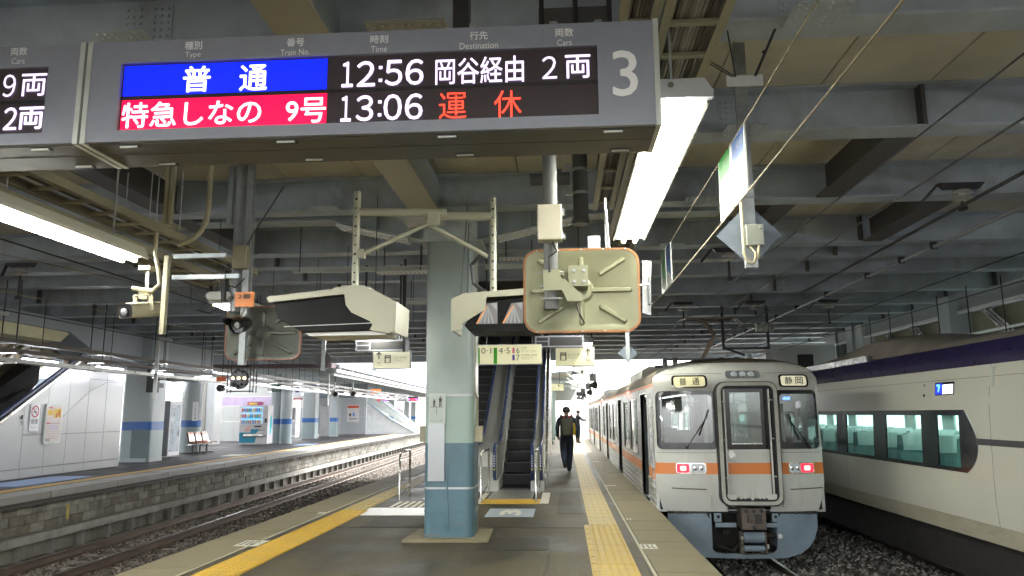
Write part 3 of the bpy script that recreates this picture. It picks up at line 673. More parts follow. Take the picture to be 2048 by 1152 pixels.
    for yy in (y0+1.6, y0+3.5, y1-3.5, y1-1.6):
        for s in (-1, 1): U.lathe([(0, -.06), (.4, -.06), (.4, .06), (0, .06)], (c+s*.56, yy, -.57), 16, 'x')
    U.build('underframe', None, train)
YA = TY+.22
body(train, YA, 30.3, [(13.95, 15.15), (20.2, 21.4), (26.3, 27.5)], [(15.9, 17.55, .72, 1.85), (17.8, 19.45, .72, 1.85), (22.1, 23.75, .72, 1.85), (24.0, 25.6, .72, 1.85), (28.2, 29.5, .72, 1.85)])
t2 = thing('train_carriage', 'second steel carriage of the commuter train, fading far down the platform', 'train carriage', (TC, 31, -.98))
body(t2, 30.8, 48, [(32, 33.2), (38.2, 39.4), (44.5, 45.7)], [(34, 35.6, .72, 1.85), (35.9, 37.5, .72, 1.85), (40.2, 41.8, .72, 1.85), (42, 43.7, .72, 1.85)])
MB().box(TC-.9, TC+.9, 30.2, 30.85, -.2, 2.1).build('gangway_bellows', black, t2)
# windscreens
for nm, h, o_ in (('windscreen', WL, (1.545, 2.53, .955, 1.915)), ('windscreen', WR, (3.47, 4.205, .955, 1.915))):
    ws = patch('windscreen_surround', train, tblk, *o_, r=.09, off=.012, hole=(h[0]+.01, h[1]-.01, h[2]+.02, h[3]-.01), th=.05, hr=.06)
    patch('pane', ws, tgl, h[0], h[1], h[2]+.005, h[3], r=.05, off=.0, th=.006, nx=8)
# cab interior
cb = MB().use(mat('cab_dark', (.07, .07, .07), .6)); cb.box(TC-1.25, TC+1.25, TY+.35, TY+.7, .0, 1.0).box(TC-.5, TC-.44, TY+.3, TY+1.3, 0, 2.05).box(TC+.44, TC+.5, TY+.3, TY+1.3, 0, 2.05)
cb.box(TC-1.28, TC-.5, TY+1.3, TY+1.34, 0, 1.0).box(TC+.5, TC+1.28, TY+1.3, TY+1.34, 0, 1.1).box(TC+.5, TC+.95, TY+1.3, TY+1.34, 1.1, 2.05)
cb.use(inn).box(1.75, 2.3, TY+.75, TY+.95, .9, 1.25).box(TC-.52, TC-.46, TY+.25, TY+.3, 0, 2.05).box(3.6, 3.75, TY+.5, TY+.7, 1.0, 1.7); cb.build('cab', None, train)
MB().use(mat('fan_guard', (.3, .31, .28), .5)).lathe([(0, -.02), (.13, -.015), (.14, .02), (0, .03)], (1.93, TY+.42, 1.68), 20, 'y').box(1.70, 1.82, TY+.4, TY+.46, 1.62, 1.74).build('cab_fan', None, train)
MB().box(3.78, 3.9, TY+.6, TY+.62, 1.76, 1.81).build('cab_display', emit('cab_blue', (.1, .2, 1), 3), train)
# displays, lamps
fl = emit('blind_yellow', (1, .93, .55), .16); fl2 = emit('blind_pale', (1, .95, .68), .2); ink = mat('blind_ink', (.03, .035, .04), .7)
for (x0, x1, m_, s, a) in ((1.83, 2.38, fl, '普通', 1), (3.585, 4.06, fl2, '静岡', 1)):
    f = patch('destination_window', train, tblk, x0-.015, x1+.015, 1.962, 2.175, r=.06, off=.008)
    patch('blind', f, m_, x0+.02, x1-.02, 1.985, 2.15, r=.04, off=.013)
    w_ = x1-x0; yb = fy((x0+x1)/2, 2.08)-.03
    for ch, k in zip(s, (.3, .68)):
        xx = x0+w_*k; t_ = text(ch, (xx, fy(xx, 1.99)-.021, 2.068), .12, .125, ink, f, bold=.01); 
        for v in t_.data.vertices: v.co.y += (fy(xx, 2.068+v.co.z+ (t_.location.z)) if False else 0)
f = patch('lamp_window', train, mat('lamp_housing', (.25, .27, .28), .25, metal=.3), 2.71, 3.275, 2.11, 2.245, r=.05, off=.01)
for x in (2.85, 2.99, 3.13): MB().lathe([(.0, -.02), (.05, -.015), (.058, .01), (.0, .02)], (x, fy(x, 2.18)-.012, 2.175), 16, 'y').build('lamp', mat('lamp_lens', (.6, .65, .7), .1, spec=.8), f)
for (xa, xb, red, clr) in ((1.825, 2.31, (1.84, 2.04), (2.07, 2.29)), (3.635, 4.07, (3.84, 4.05), (3.65, 3.82))):
    f = patch('headlight', train, chrome, xa, xb, .56, .74, r=.045, off=.018)
    patch('tail_lens', f, emit('tail_red', (1, .02, .05), .9), red[0], red[1], .582, .72, r=.03, off=.022, nx=6)
    patch('tail_core', f, emit('tail_core', (1, .3, .25), 1.4), red[0]+.05, red[1]-.05, .61, .69, r=.02, off=.024, nx=6)
    patch('clear_lens', f, mat('lamp_lens', (.6, .65, .7), .1, spec=.8), clr[0], clr[1], .582, .72, r=.03, off=.022, nx=6)
    for k in (-.05, .05): xx = (clr[0]+clr[1])/2+k; MB().lathe([(0, -.01), (.035, -.005), (.04, .01)], (xx, fy(xx, .65)-.02, .65), 14, 'y').build('bulb', chrome, f)
# bumper grooves
for (xa, xb, s) in ((1.75, 2.3, -1), (3.65, 4.2, 1)):
    MB().tube([(x, fy(x, .3)-.0, .33-abs(x-(xa if s < 0 else xb))*.03) for x in np.linspace(xa, xb, 7)], .011, 6).build('bumper_groove', mat('groove_dark', (.12, .11, .08), .7), train)
    q = 2.38 if s < 0 else 3.53
    MB().tube([(q - s*0 + (.0 if k else -s*.05), fy(q, .2)+.006, z) for k, z in ((0, .27), (1, .22), (1, .02))], .008, 6).build('bumper_edge', mat('groove_soft', (.4, .4, .36), .6), train)
# gangway frame and door
def ring(b, o, i, y0, y1):
    n = len(o); vs = [(x, y0, z) for x, z in o] + [(x, y0, z) for x, z in i] + [(x, y1, z) for x, z in o] + [(x, y1, z) for x, z in i]
    fs = []
    for k in range(n):
        q = (k+1) % n; fs += [(k, q, n+q, n+k), (2*n+k, 3*n+k, 3*n+q, 2*n+q), (k, 2*n+k, 2*n+q, q), (n+k, n+q, 3*n+q, 3*n+k)]
    return b.add(vs, fs)
GX0, GX1, GZ0, GZ1 = 2.515, 3.475, .085, 2.04; gy = TY-.16
b = MB().use(black); ring(b, rr(GX0-.02, GX1+.02, GZ0-.02, GZ1+.015, .15, 5), rr(GX0+.09, GX1-.09, GZ0+.09, GZ1-.09, .08, 5), gy+.035, TY+.06)
fr = b.build('gangway_seal', None, train, smooth=40)
b = MB().use(mat('frame_grey', (.42, .42, .38), .45, var=.12, stain=(.2, .17, .1), samt=.5, scale=7)); ring(b, rr(GX0, GX1, GZ0, GZ1, .14, 5), rr(GX0+.055, GX1-.055, GZ0+.055, GZ1-.055, .1, 5), gy, gy+.04)
fr = b.build('gangway_frame', None, train, smooth=40)
b = MB().use(black); ring(b, rr(GX0+.055, GX1-.055, GZ0+.055, GZ1-.055, .1, 5), rr(GX0+.075, GX1-.075, GZ0+.075, GZ1-.075, .09, 5), gy+.01, gy+.05); b.build('gasket', None, fr, smooth=40)
b = MB().use(tw)
for x in (2.625, 3.345): b.box(x-.012, x+.012, gy+.03, gy+.055, .24, 1.93)
for z in (.5, 1.1, 1.72): b.box(2.575, 2.64, gy+.03, gy+.045, z, z+.02).box(3.33, 3.40, gy+.03, gy+.045, z+.02, z+.04)
b.box(2.6, 2.74, gy+.02, gy+.06, .17, .25).box(3.24, 3.38, gy+.02, gy+.06, .17, .25).box(2.98, 3.02, gy+.03, gy+.06, .15, .27)
for x in (2.82, 2.88, 3.12, 3.18): b.lathe([(0, -.02), (.025, -.01), (.025, .02)], (x, gy+.03, .2), 8, 'y')
b.build('frame_fitting', None, fr)
dy = TY+.02; b = MB().use(tw); b.box(2.64, 3.345, dy, dy+.03, .15, .555).use(tor).box(2.64, 3.345, dy, dy+.03, .555, .735).use(tw).box(2.64, 3.345, dy, dy+.03, .735, .95)
b.use(tblk).box(2.64, 2.745, dy, dy+.03, .95, 1.96).box(3.245, 3.345, dy, dy+.03, .95, 1.96).box(2.745, 3.245, dy, dy+.03, .95, 1.04).box(2.745, 3.245, dy, dy+.03, 1.88, 1.96)
dr = b.build('end_door', None, train)
MB().box(2.745, 3.245, dy+.01, dy+.015, 1.04, 1.88).build('pane', glass('door_glass', (.62, .72, .72), .2), dr)
MB().box(2.75, 3.24, dy-.012, dy, 1.035, 1.05).build('sill', chrome, dr)
MB().lathe([(.055, 0), (.055, -.006), (0, -.006)], (2.735, dy, .87), 16, 'y').box(2.72, 2.79, dy-.03, dy-.012, .85, .87).build('handle', chrome, dr)
b = MB().use(tblk).box(2.60, 3.38, TY+.04, TY+.06, .05, .15); ring(b, rr(2.615, 3.365, .12, 1.97, .05, 5), rr(2.642, 3.343, .15, 1.955, .04, 5), TY-.07, TY+.06); b.build('door_pocket', None, train)
# wipers
for (x0, z0, x1, z1) in ((2.02, .99, 2.36, 1.48), (4.02, .98, 3.72, 1.4)):
    b = MB().use(black); f_ = lambda x, z, o=.04: (x, fy(x, z)-o, z)
    b.tube([f_(x0, z0), f_((x0+x1)/2, (z0+z1)/2, .06), f_(x1, z1)], .009, 6); dx = (x1-x0)*.45
    b.tube([f_(x1-dx*.9, z1-.3, .03), f_(x1+dx*.25, z1+.12, .03)], .012, 6).lathe([(0, -.02), (.03, 0), (.03, .03)], (x0, fy(x0, z0)-.02, z0), 10, 'y'); b.build('wiper', None, train)
t_ = text('R102', (1.70, fy(1.7, 1.12)-.008, 1.105), .17, .06, mat('decal_white', (.6, .62, .6), .5), train)
# plough skirt, one on each side of the coupler
sk = []
def skirt(xs_in, xs_out, s):
    # outline of one half in x,z
    xi, xo = xs_in, xs_out
    pts = [(xi, -.075), (xo-.0*s, -.075), (xo-.005*s, -.3), (xo-.05*s, -.43), (xo-.15*s, -.58), (xo-.3*s, -.69), (xo-.55*s, -.76), (TC+s*.5, -.785), (TC, -.79), (TC, -.695), (TC+s*.36, -.695), (TC+s*.46, -.68), (TC+s*.51, -.64), (TC+s*.535, -.58)]
    F = lambda x, z: TY+.03 + .2*(abs(x-TC)/TH)**3 + .06*max(0, (-.1-z))
    # fill columns
    X = sorted(set([TC, TC+s*.3, TC+s*.36, TC+s*.46, TC+s*.51, TC+s*.535] + list(np.linspace(TC+s*.535, xo, 12))), reverse=s < 0)
    b = MB().use(tgry); lo, hi, vs = [], [], []
    for x in X:
        a = abs(x-TC); m_ = abs(xo-TC)
        e = m_-a
        zl = -.79 + .005*a + (0 if e > .55 else .03 if e > .3 else 0)
        zl = np.interp(e, [0, .005, .05, .15, .3, .55, 2], [-.3, -.34, -.46, -.6, -.7, -.765, -.79])
        zh = np.interp(a, [0, .36, .46, .51, .53, .536], [-.695, -.695, -.68, -.64, -.58, -.075]) if a < .537 else -.075
        lo.append(zl); hi.append(zh)
    n = 7; N = len(X)
    for d in (0, .035):
        for x, l, h_ in zip(X, lo, hi):
            for k in range(n): z = l+(h_-l)*k/(n-1); vs.append((x, F(x, z)+d, z))
    f_ = []
    for i in range(N-1):
        for k in range(n-1):
            q = i*n+k; T = N*n; f_ += [(q, q+n, q+n+1, q+1), (T+q, T+q+1, T+q+n+1, T+q+n)]
        f_ += [(i*n, N*n+i*n, N*n+(i+1)*n, (i+1)*n), (i*n+n-1, (i+1)*n+n-1, N*n+(i+1)*n+n-1, N*n+i*n+n-1)]
    b.add(vs, f_)
    xe = TC+s*.537
    b.box(min(xe, xe-s*.02), max(xe, xe-s*.02), TY+.03, TY+.4, -.6, -.08)
    return b.build('plough_skirt', None, train, smooth=40)
skirt(TC-.537, 1.68, -1); skirt(TC+.537, 4.08, 1)
b = MB().use(dark)
for s in (-1, 1):
    for k in range(5): x = TC+s*(.62+k*.11); b.box(x-.035, x+.035, TY+.06, TY+.1, -.076, -.045)
b.build('skirt_bracket', None, train)
MB().box(TC-1.1, TC+1.1, TY+.55, TY+.6, -.75, -.08).build('underframe_front', und, train)
MB().box(TC-1.2, TC+1.2, TY+.1, TY+.3, -.076, -.045).build('buffer_beam', und, train)
# white shell dips beside the coupler opening
MB().box(2.62, 3.36, TY+.05, TY+.09, .05, .17).build('lower_panel', tw, train)
# coupler and gear
cpl = mat('coupler_iron', (.11, .095, .085), .6, metal=.3, var=.3, scale=12, stain=(.18, .12, .08), samt=.5)
cxp = 3.0; b = MB().use(cpl).box(cxp-.19, cxp+.19, TY-.12, TY+.25, -.3, .03); 
b.use(dark).box(cxp-.11, cxp-.03, TY-.135, TY-.12, -.19, -.07).box(cxp+.01, cxp+.13, TY-.128, TY-.12, -.21, -.06)
for x in (-.12, 0, .12): b.lathe([(0, -.03), (.028, -.02), (.03, .0)], (cxp+x, TY-.12, -.01), 10, 'y')
b.lathe([(0, -.03), (.03, -.02), (.034, .0)], (cxp, TY-.12, -.265), 10, 'y').use(cpl).prism([(cxp-.09, -.05), (cxp-.02, -.07), (cxp-.07, -.2)], 'y', TY-.17, TY-.12); b.build('coupler', None, train, bev=.01)
gm_ = mat('seam_dark', (.1, .1, .09), .6)
for (a, c_) in (((1.53, .9), (2.5, .9)), ((3.5, .9), (4.2, .9)), ((1.56, 2.2), (2.66, 2.2)), ((3.33, 2.2), (4.2, 2.2))):
    MB().use(gm_).tube([(x, fy(x, a[1])-.0005, a[1]) for x in np.linspace(a[0], c_[0], 8)], .0035, 5).build('panel_seam', None, train)
for q_ in ((2.42, cxp-.25, TY+.02, TY+.06, -.28, -.215), (cxp+.2, 3.43, TY+.02, TY+.06, -.28, -.215), (2.41, 2.52, TY+.04, TY+.1, -.2, -.07), (3.33, 3.43, TY+.04, TY+.1, -.2, -.07)): MB().use(tgry).box(*q_).build('jumper_bar', None, train)
b = MB().use(und)
for x in (2.47, 3.38): b.lathe([(0, -.02), (.025, -.01), (.025, .02)], (x, TY+.04, -.12), 10, 'y')
b.tube([(2.45, TY+.2, -.6), (2.7, TY+.1, -.66), (2.85, TY+.1, -.5), (2.86, TY+.1, -.3)], .035, 8).tube([(3.3, TY+.15, -.32), (3.32, TY+.15, -.6)], .02, 8).tube([(3.22, TY+.1, -.42), (3.42, TY+.1, -.42)], .03, 8)
b.lathe([(0, -.04), (.045, -.03), (.05, .02), (0, .03)], (2.6, TY+.1, -.38), 12, 'y'); b.build('air_hose', None, train)
b = MB().use(white).lathe([(0, -.03), (.035, -.02), (.04, .02), (0, .03)], (3.43, TY+.02, -.42), 12, 'y').box(3.17, 3.23, TY-.05, TY+.0, -.6, -.54); b.build('hose_tap', None, train)
for z0, r in ((-.43, .085), (-.6, .05)):
    b = MB().use(tgry).tube([(cxp-.16, TY-.03, z0), (cxp+.16, TY-.03, z0)], r, 18); b.use(cpl).box(cxp-.21, cxp-.17, TY-.07, TY+.08, z0-.08, z0+.08).box(cxp+.17, cxp+.2, TY-.07, TY+.08, z0-.08, z0+.08)
    b.use(chrome).lathe([(.03, 0), (.03, -.02), (0, -.02)], (cxp-.19, TY-.07, z0), 10, 'y'); b.build('jumper_head', None, train, smooth=40)
MB().use(chrome).tube([(cxp-.2, TY-.05, -.52), (cxp-.2, TY-.06, -.68), (cxp+.2, TY-.06, -.68), (cxp+.2, TY-.05, -.6)], .008, 6).build('footstep', None, train)
# roof gear: pantograph
b = MB().use(mat('panto_brown', (.09, .065, .045), .6, metal=.3, var=.3)); py = 15.0
b.use(galv).box(2.6, 2.8, py-.1, py+.15, 2.45, 2.58).use(b.mats[0]); b.bar((2.72, py+.1, 2.55), (3.0, py+.05, 3.05), .05, .07).bar((3.0, py+.05, 3.05), (2.78, py, 3.38), .045, .06)
b.box(2.45, 3.35, py-.05, py+.0, 3.37, 3.4).box(2.45, 3.35, py+.15, py+.2, 3.37, 3.4); b.bar((2.78, py-.02, 3.36), (2.78, py+.18, 3.36), .1, .04)
b.use(galv).tube([(2.25, py, 3.28), (2.33, py, 3.37), (2.5, py, 3.405), (3.3, py, 3.405), (3.45, py, 3.37), (3.55, py, 3.28)], .018, 8).tube([(2.25, py+.2, 3.28), (2.33, py+.2, 3.37), (2.5, py+.2, 3.405), (3.3, py+.2, 3.405), (3.45, py+.2, 3.37), (3.55, py+.2, 3.28)], .018, 8)
b.use(dark)
for x in (2.0, 2.2, 3.1, 3.4): b.tube([(x, py, 2.4), (x, py, 2.62)], .05, 8)
b.box(1.95, 3.5, py-.1, py-.04, 2.56, 2.6).box(1.95, 3.5, py+1.2, py+1.26, 2.5, 2.56); b.build('pantograph', None, train)
b = MB().use(mat('aircon_grey', (.3, .3, .28), .6, var=.2, stain=(.15, .13, .1), samt=.5)).prism([(TC-.95, 2.3), (TC+.95, 2.3), (TC+.9, 2.62), (TC+.75, 2.7), (TC-.75, 2.7), (TC-.9, 2.62)], 'y', 19, 22.5); b.build('roof_unit', None, train)
MB().use(b.mats[0]).prism([(TC-.95, 2.3), (TC+.95, 2.3), (TC+.9, 2.62), (TC+.75, 2.7), (TC-.75, 2.7), (TC-.9, 2.62)], 'y', 37, 40).build('roof_unit', None, t2)
for y in (17.6, 31.4):
    MB().box(TC-TH-.02, TC-TH+.01, y, y+.5, 2.0, 2.05).box(TC-TH-.03, TC-TH, y+.1, y+.2, 1.93, 2.0).build('side_lamp', emit('side_red', (1, .1, .08), 3.5), train if y < 30 else t2)
MB().use(chrome).box(TC-TH-.02, TC-TH+.0, 13.35, 13.38, .1, 1.9).box(TC-TH-.02, TC-TH, 13.2, 13.22, .3, .9).tube([(TC-TH-.03, 13.1, .6), (TC-TH-.05, 13.1, .65), (TC-TH-.05, 13.1, 1.6), (TC-TH-.03, 13.1, 1.65)], .012, 6).build('cab_door_rail', None, train)
# ================================================================ limited express on the right
ex = thing('express_train', 'cream limited express with purple roof band and tinted window strip, at the right edge', 'train', (6.75, 10, -.98))
ec = mat('express_cream', (.50, .50, .43), .33, var=.05, scale=.45, rv=.02, coat=.25)
ep = mat('express_purple', (.012, .006, .05), .35, var=.2, scale=8, coat=.2)
EC = 6.75; EY0, EY1 = -6, 46
def eprof(z):   # half width at height
    return np.interp(z, [-.2, -.1, .1, .4, .8, 1.6, 2.0, 2.3, 2.46, 2.55, 2.62], [1.3, 1.36, 1.40, 1.42, 1.415, 1.38, 1.33, 1.25, 1.16, 1.02, .7])
WZ0, WZ1 = .735, 1.565
panes = [(10.77, 11.4)] + [(11.87+k*1.78, 13.15+k*1.78) for k in range(18)]
def exsheet(name, m, y0, y1, z0, z1, off=0, nz=6, parent=None, s=-1):
    b = MB().use(m); Z = np.linspace(z0, z1, nz); vs = []
    for d in (0, -.03):
        for y in (y0, y1):
            for z in Z: vs.append((EC+s*(eprof(z)+off+d), y, z))
    n = nz; f = []
    for k in range(n-1): f += [(k, k+1, n+k+1, n+k), (2*n+k, 3*n+k, 3*n+k+1, 2*n+k+1)]
    f += [(0, n, 3*n, 2*n), (n-1, 3*n-1, 4*n-1, 2*n-1)]
    for a in (0, n):
        for k in range(n-1): f.append((a+k, 2*n+a+k, 2*n+a+k+1, a+k+1))
    return b.add(vs, f).build(name, None, parent or ex, smooth=30)
exsheet('lower_body', ec, EY0, EY1, .13, WZ0, nz=10); exsheet('skirt_panel', mat('express_dirty', (.36, .34, .26), .45, var=.12, scale=3, stain=(.16, .13, .09), sscale=2.5, samt=.6, streak=(1, .6, 3)), EY0, EY1, -.1, .125, nz=4); exsheet('upper_body', ec, EY0, EY1, WZ1, 2.14, nz=6)
exsheet('end_body', ec, EY0, 10.3, WZ0, WZ1); exsheet('purple_band', ep, EY0, EY1, 2.14, 2.46, nz=5, off=.001)
# cream between straight window end and its curved tip
zz = np.linspace(WZ0, WZ1, 14); tipy = lambda z: 10.62-.30*math.sin(math.pi*min(1, max(0, ((z-WZ0)/(WZ1-WZ0))))**.8)
b = MB().use(ec); n = len(zz); vs = [(EC-eprof(z), 10.3, z) for z in zz] + [(EC-eprof(z), tipy(z), z) for z in zz]
b.add(vs, [(k, k+1, n+k+1, n+k) for k in range(n-1)]); b.use(tblk); vs = [(EC-eprof(z)-.002, tipy(z), z) for z in zz] + [(EC-eprof(z)-.002, 10.77, z) for z in zz]
b.add(vs, [(k, k+1, n+k+1, n+k) for k in range(n-1)]); b.build('window_tip', None, ex)
exsheet('window_head', tblk, 10.7, EY1, 1.49, WZ1, .003, 3); exsheet('window_sill', tblk, 10.7, EY1, WZ0, .79, .003, 3)
eg = glass('express_glass', (.80, .95, .93), .03)
prev = 10.77
for i, (a, e) in enumerate(panes):
    if a > prev+.05: exsheet('window_pillar', tblk, prev, a, .79, 1.49, .002, 3)
    exsheet('pane', eg, a, e, .79, 1.49, -.012, 3)
    prev = e
exsheet('dark_line', mat('express_dark_line', (.05, .05, .055), .4), EY0, 10.36, 1.115, 1.195, .003, 3)
b = MB().use(mat('express_roof', (.16, .14, .12), .7, var=.3, scale=3, stain=(.3, .28, .24), samt=.4)); pr = [(EC-eprof(z), z) for z in (2.46, 2.5, 2.55, 2.6, 2.62)]; pr += [(2*EC-x, z) for x, z in reversed(pr)]
b.add([(x, y, z) for y in (EY0, EY1) for x, z in pr], [(i, i+1, i+1+len(pr), i+len(pr)) for i in range(len(pr)-1)]); b.build('roof', None, ex, smooth=60)
# aerodynamic pantograph cover: dark lens above the band
b = MB().use(b.mats[0]); Ys = np.linspace(10.9, 21, 24); vs = []; n = 0
for y in Ys:
    t = (y-10.9)/(21-10.9); hgt = .36*math.exp(-((t-.33)/.2)**2) + .10*(t > .3)*min(1, (t-.3)*3)
    for k in range(7): a = math.pi*k/6; vs.append((EC-math.cos(a)*(1.12-.02*k*(6-k)/9), y, 2.47+hgt*math.sin(a)**.35 + .10*math.sin(a)))
b.add(vs, [(i*7+k, i*7+k+1, (i+1)*7+k+1, (i+1)*7+k) for i in range(len(Ys)-1) for k in range(6)]); b.build('pantograph_cover', None, ex, smooth=50)
MB().box(EC-1.19, EC-1.1, 14.2, 22, 2.45, 2.56).build('roof_fairing', mat('fairing_silver', (.16, .16, .17), .3, metal=.6, var=.5, scale=4), ex)
b = exsheet('side_display', tblk, 10.88, 11.42, 1.775, 1.955, .004, 3)
exsheet('display_number', emit('disp_blue', (.01, .02, .35), 1.2), 11.2, 11.4, 1.785, 1.94, .007, 3, b); exsheet('display_text', emit('disp_white', (.95, .9, 1), 1.3), 10.91, 11.19, 1.79, 1.92, .007, 3, b)
text('7', (EC-eprof(1.86)-.011, 11.3, 1.86), .09, .13, emit('disp_cyan', (.1, .65, 1), 1.6), b, face='-x', bold=.03)
text('しなの', (EC-eprof(1.86)-.011, 11.05, 1.87), .2, .09, mat('disp_dark', (.1, .05, .2), .5), b, face='-x')
for z in (1.93, 1.78): MB().lathe([(.022, 0), (.018, .015), (0, .018)], (EC-eprof(z), 11.75, z), 10, 'x', M=Matrix.Rotation(math.pi, 4, 'Z')).build('side_button', galv if z > 1.9 else dark, ex)
for y_ in (3.2, 6.6, 8.1, 10.0, 14.95, 20.3, 25.6, 30.9): exsheet('body_seam', mat('seam_soft', (.24, .23, .18), .6), y_, y_+.012, .13, WZ0 if y_ > 10.2 else 2.13, .0015, 8)
exsheet('body_seam', mat('seam_soft', (.24, .23, .18), .6), EY0, EY1, 1.98, 1.988, .0015, 2)
exsheet('access_flap', mat('flap_line', (.38, .36, .28), .4), 9.0, 9.35, .12, .3, .003, 3)
# interior of the express
I = MB().use(mat('ex_floor', (.12, .2, .2), .7)).box(EC-1.35, EC+1.35, 9, 45, .18, .2); I.use(mat('ex_lining', (.45, .5, .46), .5)).box(EC-1.2, EC+1.2, 9, 45, 2.12, 2.16).box(EC+1.3, EC+1.33, 9, 45, .2, .8).box(EC+1.25, EC+1.3, 9, 45, 1.5, 2.12)
for k in range(20): I.box(EC+1.28, EC+1.32, 9.2+k*1.78, 9.7+k*1.78, .8, 1.5)
I.box(EC-1.35, EC+1.3, 9.9, 9.95, .2, 2.1)
I.use(mat('ex_rack', (.35, .42, .42), .4)).box(EC-1.22, EC-.85, 10, 45, 1.52, 1.55).box(EC+.85, EC+1.22, 10, 45, 1.52, 1.55); I.build('saloon', None, ex)
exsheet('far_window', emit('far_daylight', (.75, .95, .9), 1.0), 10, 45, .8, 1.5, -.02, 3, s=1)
MB().box(EC-.9, EC-.8, 10.2, 44, 2.08, 2.11).box(EC+.8, EC+.9, 10.2, 44, 2.08, 2.11).build('ceiling_light', emit('ex_lamp', (.92, 1, .95), 10), ex)
sb = mat('ex_seat', (.14, .24, .25), .8, var=.2); scv = mat('ex_cover', (.6, .68, .66), .7, var=.1); s0 = None
for k in range(26):
    for x in (EC-1.2, EC-.68, EC+.2, EC+.72):
        if s0 is None:
            b = MB().use(sb).prism([(0, .2), (.5, .2), (.5, .42), (.22, .45), (.08, 1.16), (-.04, 1.16), (.0, .4)], 'x', 0, .46).use(scv).prism([(.1, .88), (.125, .88), (.10, 1.17), (-.06, 1.18), (-.065, .92), (-.05, .92), (-.04, 1.16), (.07, 1.16)], 'x', .03, .43)
            s0 = b.build('seat', None, ex); c = s0
        else: c = s0.copy(); COL.objects.link(c)
        c.location = (x-EC, 10.2+k*.97-10, 0)
    if k == 0:
        for v in s0.data.vertices: v.co.x += EC; v.co.y += 10; v.co.z += 0
s0.data.update()
U = MB().use(und).box(EC-1.2, EC+1.2, EY0, EY1, -.45, -.09).box(EC-1.22, EC-1.2, EY0, EY1, -.7, -.12)
U.build('underframe', None, ex)
# ================================================================ departure boards over the platform
bdm = mat('board_grey', (.27, .29, .345), .45, metal=.2, var=.06, scale=14, bump=.05, bscale=300)
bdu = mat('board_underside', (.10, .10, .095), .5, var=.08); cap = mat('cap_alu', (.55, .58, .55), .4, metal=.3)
scr = mat('led_off', (.05, .038, .042), .35, var=.3, scale=300)
ledw = emit('led_white', (.82, .68, 1), .75, 230); ledb = emit('led_blue', (.0, .010, 1), .8); ledr = emit('led_red', (1, .0, .07), .5); ledw2 = emit('led_white_solid', (1, .95, 1), .85); ledrr = emit('led_red_text', (1, .06, .03), 1.0, 230)
pw = mat('print_white', (.85, .86, .88), .5, var=.02)
def board(x0, x1, label, sx0, sx1):
    t = thing('departure_board', label, 'departure board', ((x0+x1)/2, 4.0, 3.05), group='departure boards hung across the platform')
    z0, z1 = 3.052, 3.645; b = MB().use(bdm)
    b.box(x0, x1, 3.83, 4.225, z0+.004, z1).box(x0, sx0, 3.8, 3.83, z0, z1).box(sx1, x1, 3.8, 3.83, z0, z1).box(sx0, sx1, 3.8, 3.83, z0, 3.118).box(sx0, sx1, 3.8, 3.83, 3.512, z1)
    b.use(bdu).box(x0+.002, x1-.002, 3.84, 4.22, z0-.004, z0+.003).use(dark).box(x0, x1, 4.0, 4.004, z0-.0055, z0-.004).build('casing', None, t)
    MB().box(sx0, sx1, 3.822, 3.829, 3.118, 3.512).build('screen', scr, t); MB().box(sx0, sx1, 3.818, 3.8215, 3.304, 3.322).build('screen_divider', black, t)
    for x in (x0, x1-.024): MB().box(x-.002, x+.026, 3.795, 4.228, z0-.008, z1+.006).build('end_cap', cap, t)
    n = max(2, int((x1-x0)/1.0))
    for k in range(n+1):
        x = x0+.25+(x1-x0-.5)*k/n
        for y, dx in ((3.87, 0), (4.17, .06)):
            b = MB().use(mat('latch_dark', (.05, .05, .055), .4)).box(x+dx-.055, x+dx+.055, y-.02, y+.02, z0-.014, z0-.004).use(cap).box(x+dx-.05, x+dx+.05, y-.022, y-.012, z0-.018, z0-.008); b.build('latch', None, t)
    return t
B1 = board(-2.652, .54, 'large departure board with a blue row above a red row and a white figure 3', -2.452, .214)
F = 3.795; SF = 3.814
def hdr(t, x, z, j, e, w=None): text(j, (x, F, z+.034), .1, .05, pw, t, bold=.02); text(e, (x, F, z-.024), w or .09, .036 if 'y' not in e else .042, pw, t)
hdr(B1, -2.037, 3.568, '種別', 'Type'); hdr(B1, -1.452, 3.562, '番号', 'Train No.', .165); hdr(B1, -.98, 3.561, '時刻', 'Time'); hdr(B1, -.428, 3.558, '行先', 'Destination', .21); hdr(B1, .038, 3.556, '両数', 'Cars', .078)
text('3', (.358, F, 3.342), .135, .262, pw, B1, bold=.008)
MB().box(-2.441, -1.275, 3.817, 3.8205, 3.325, 3.503).build('blue_row', ledb, B1); MB().box(-2.441, -1.27, 3.817, 3.8205, 3.124, 3.30).build('red_row', ledr, B1)
text('普', (-2.015, SF, 3.41), .16, .155, ledw2, B1, bold=.016); text('通', (-1.69, SF, 3.405), .16, .155, ledw2, B1, bold=.016)
text('特急しなの', (-2.035, SF, 3.208), .8, .15, ledw2, B1, bold=.012); text('9号', (-1.385, SF, 3.203), .225, .145, ledw2, B1, bold=.01)

DX = lambda p: -1.19+(p-683)*.0028
for z_, row in ((3.403, (('１', 683, 706), ('２', 713, 750), ('５', 769, 804), ('６', 810, 846))), (3.203, (('１', 683, 704), ('３', 713, 748), ('０', 768, 804), ('６', 810, 845)))):
    for ch, a_, e_ in row: text(ch, ((DX(a_)+DX(e_))/2, SF, z_), (e_-a_)*.0028, .15, ledw, B1, bold=.012)
    MB().use(ledw).box(DX(757), DX(764), SF, SF+.002, z_-.05, z_-.032).box(DX(757), DX(764), SF, SF+.002, z_+.025, z_+.043).build('lettering', None, B1)

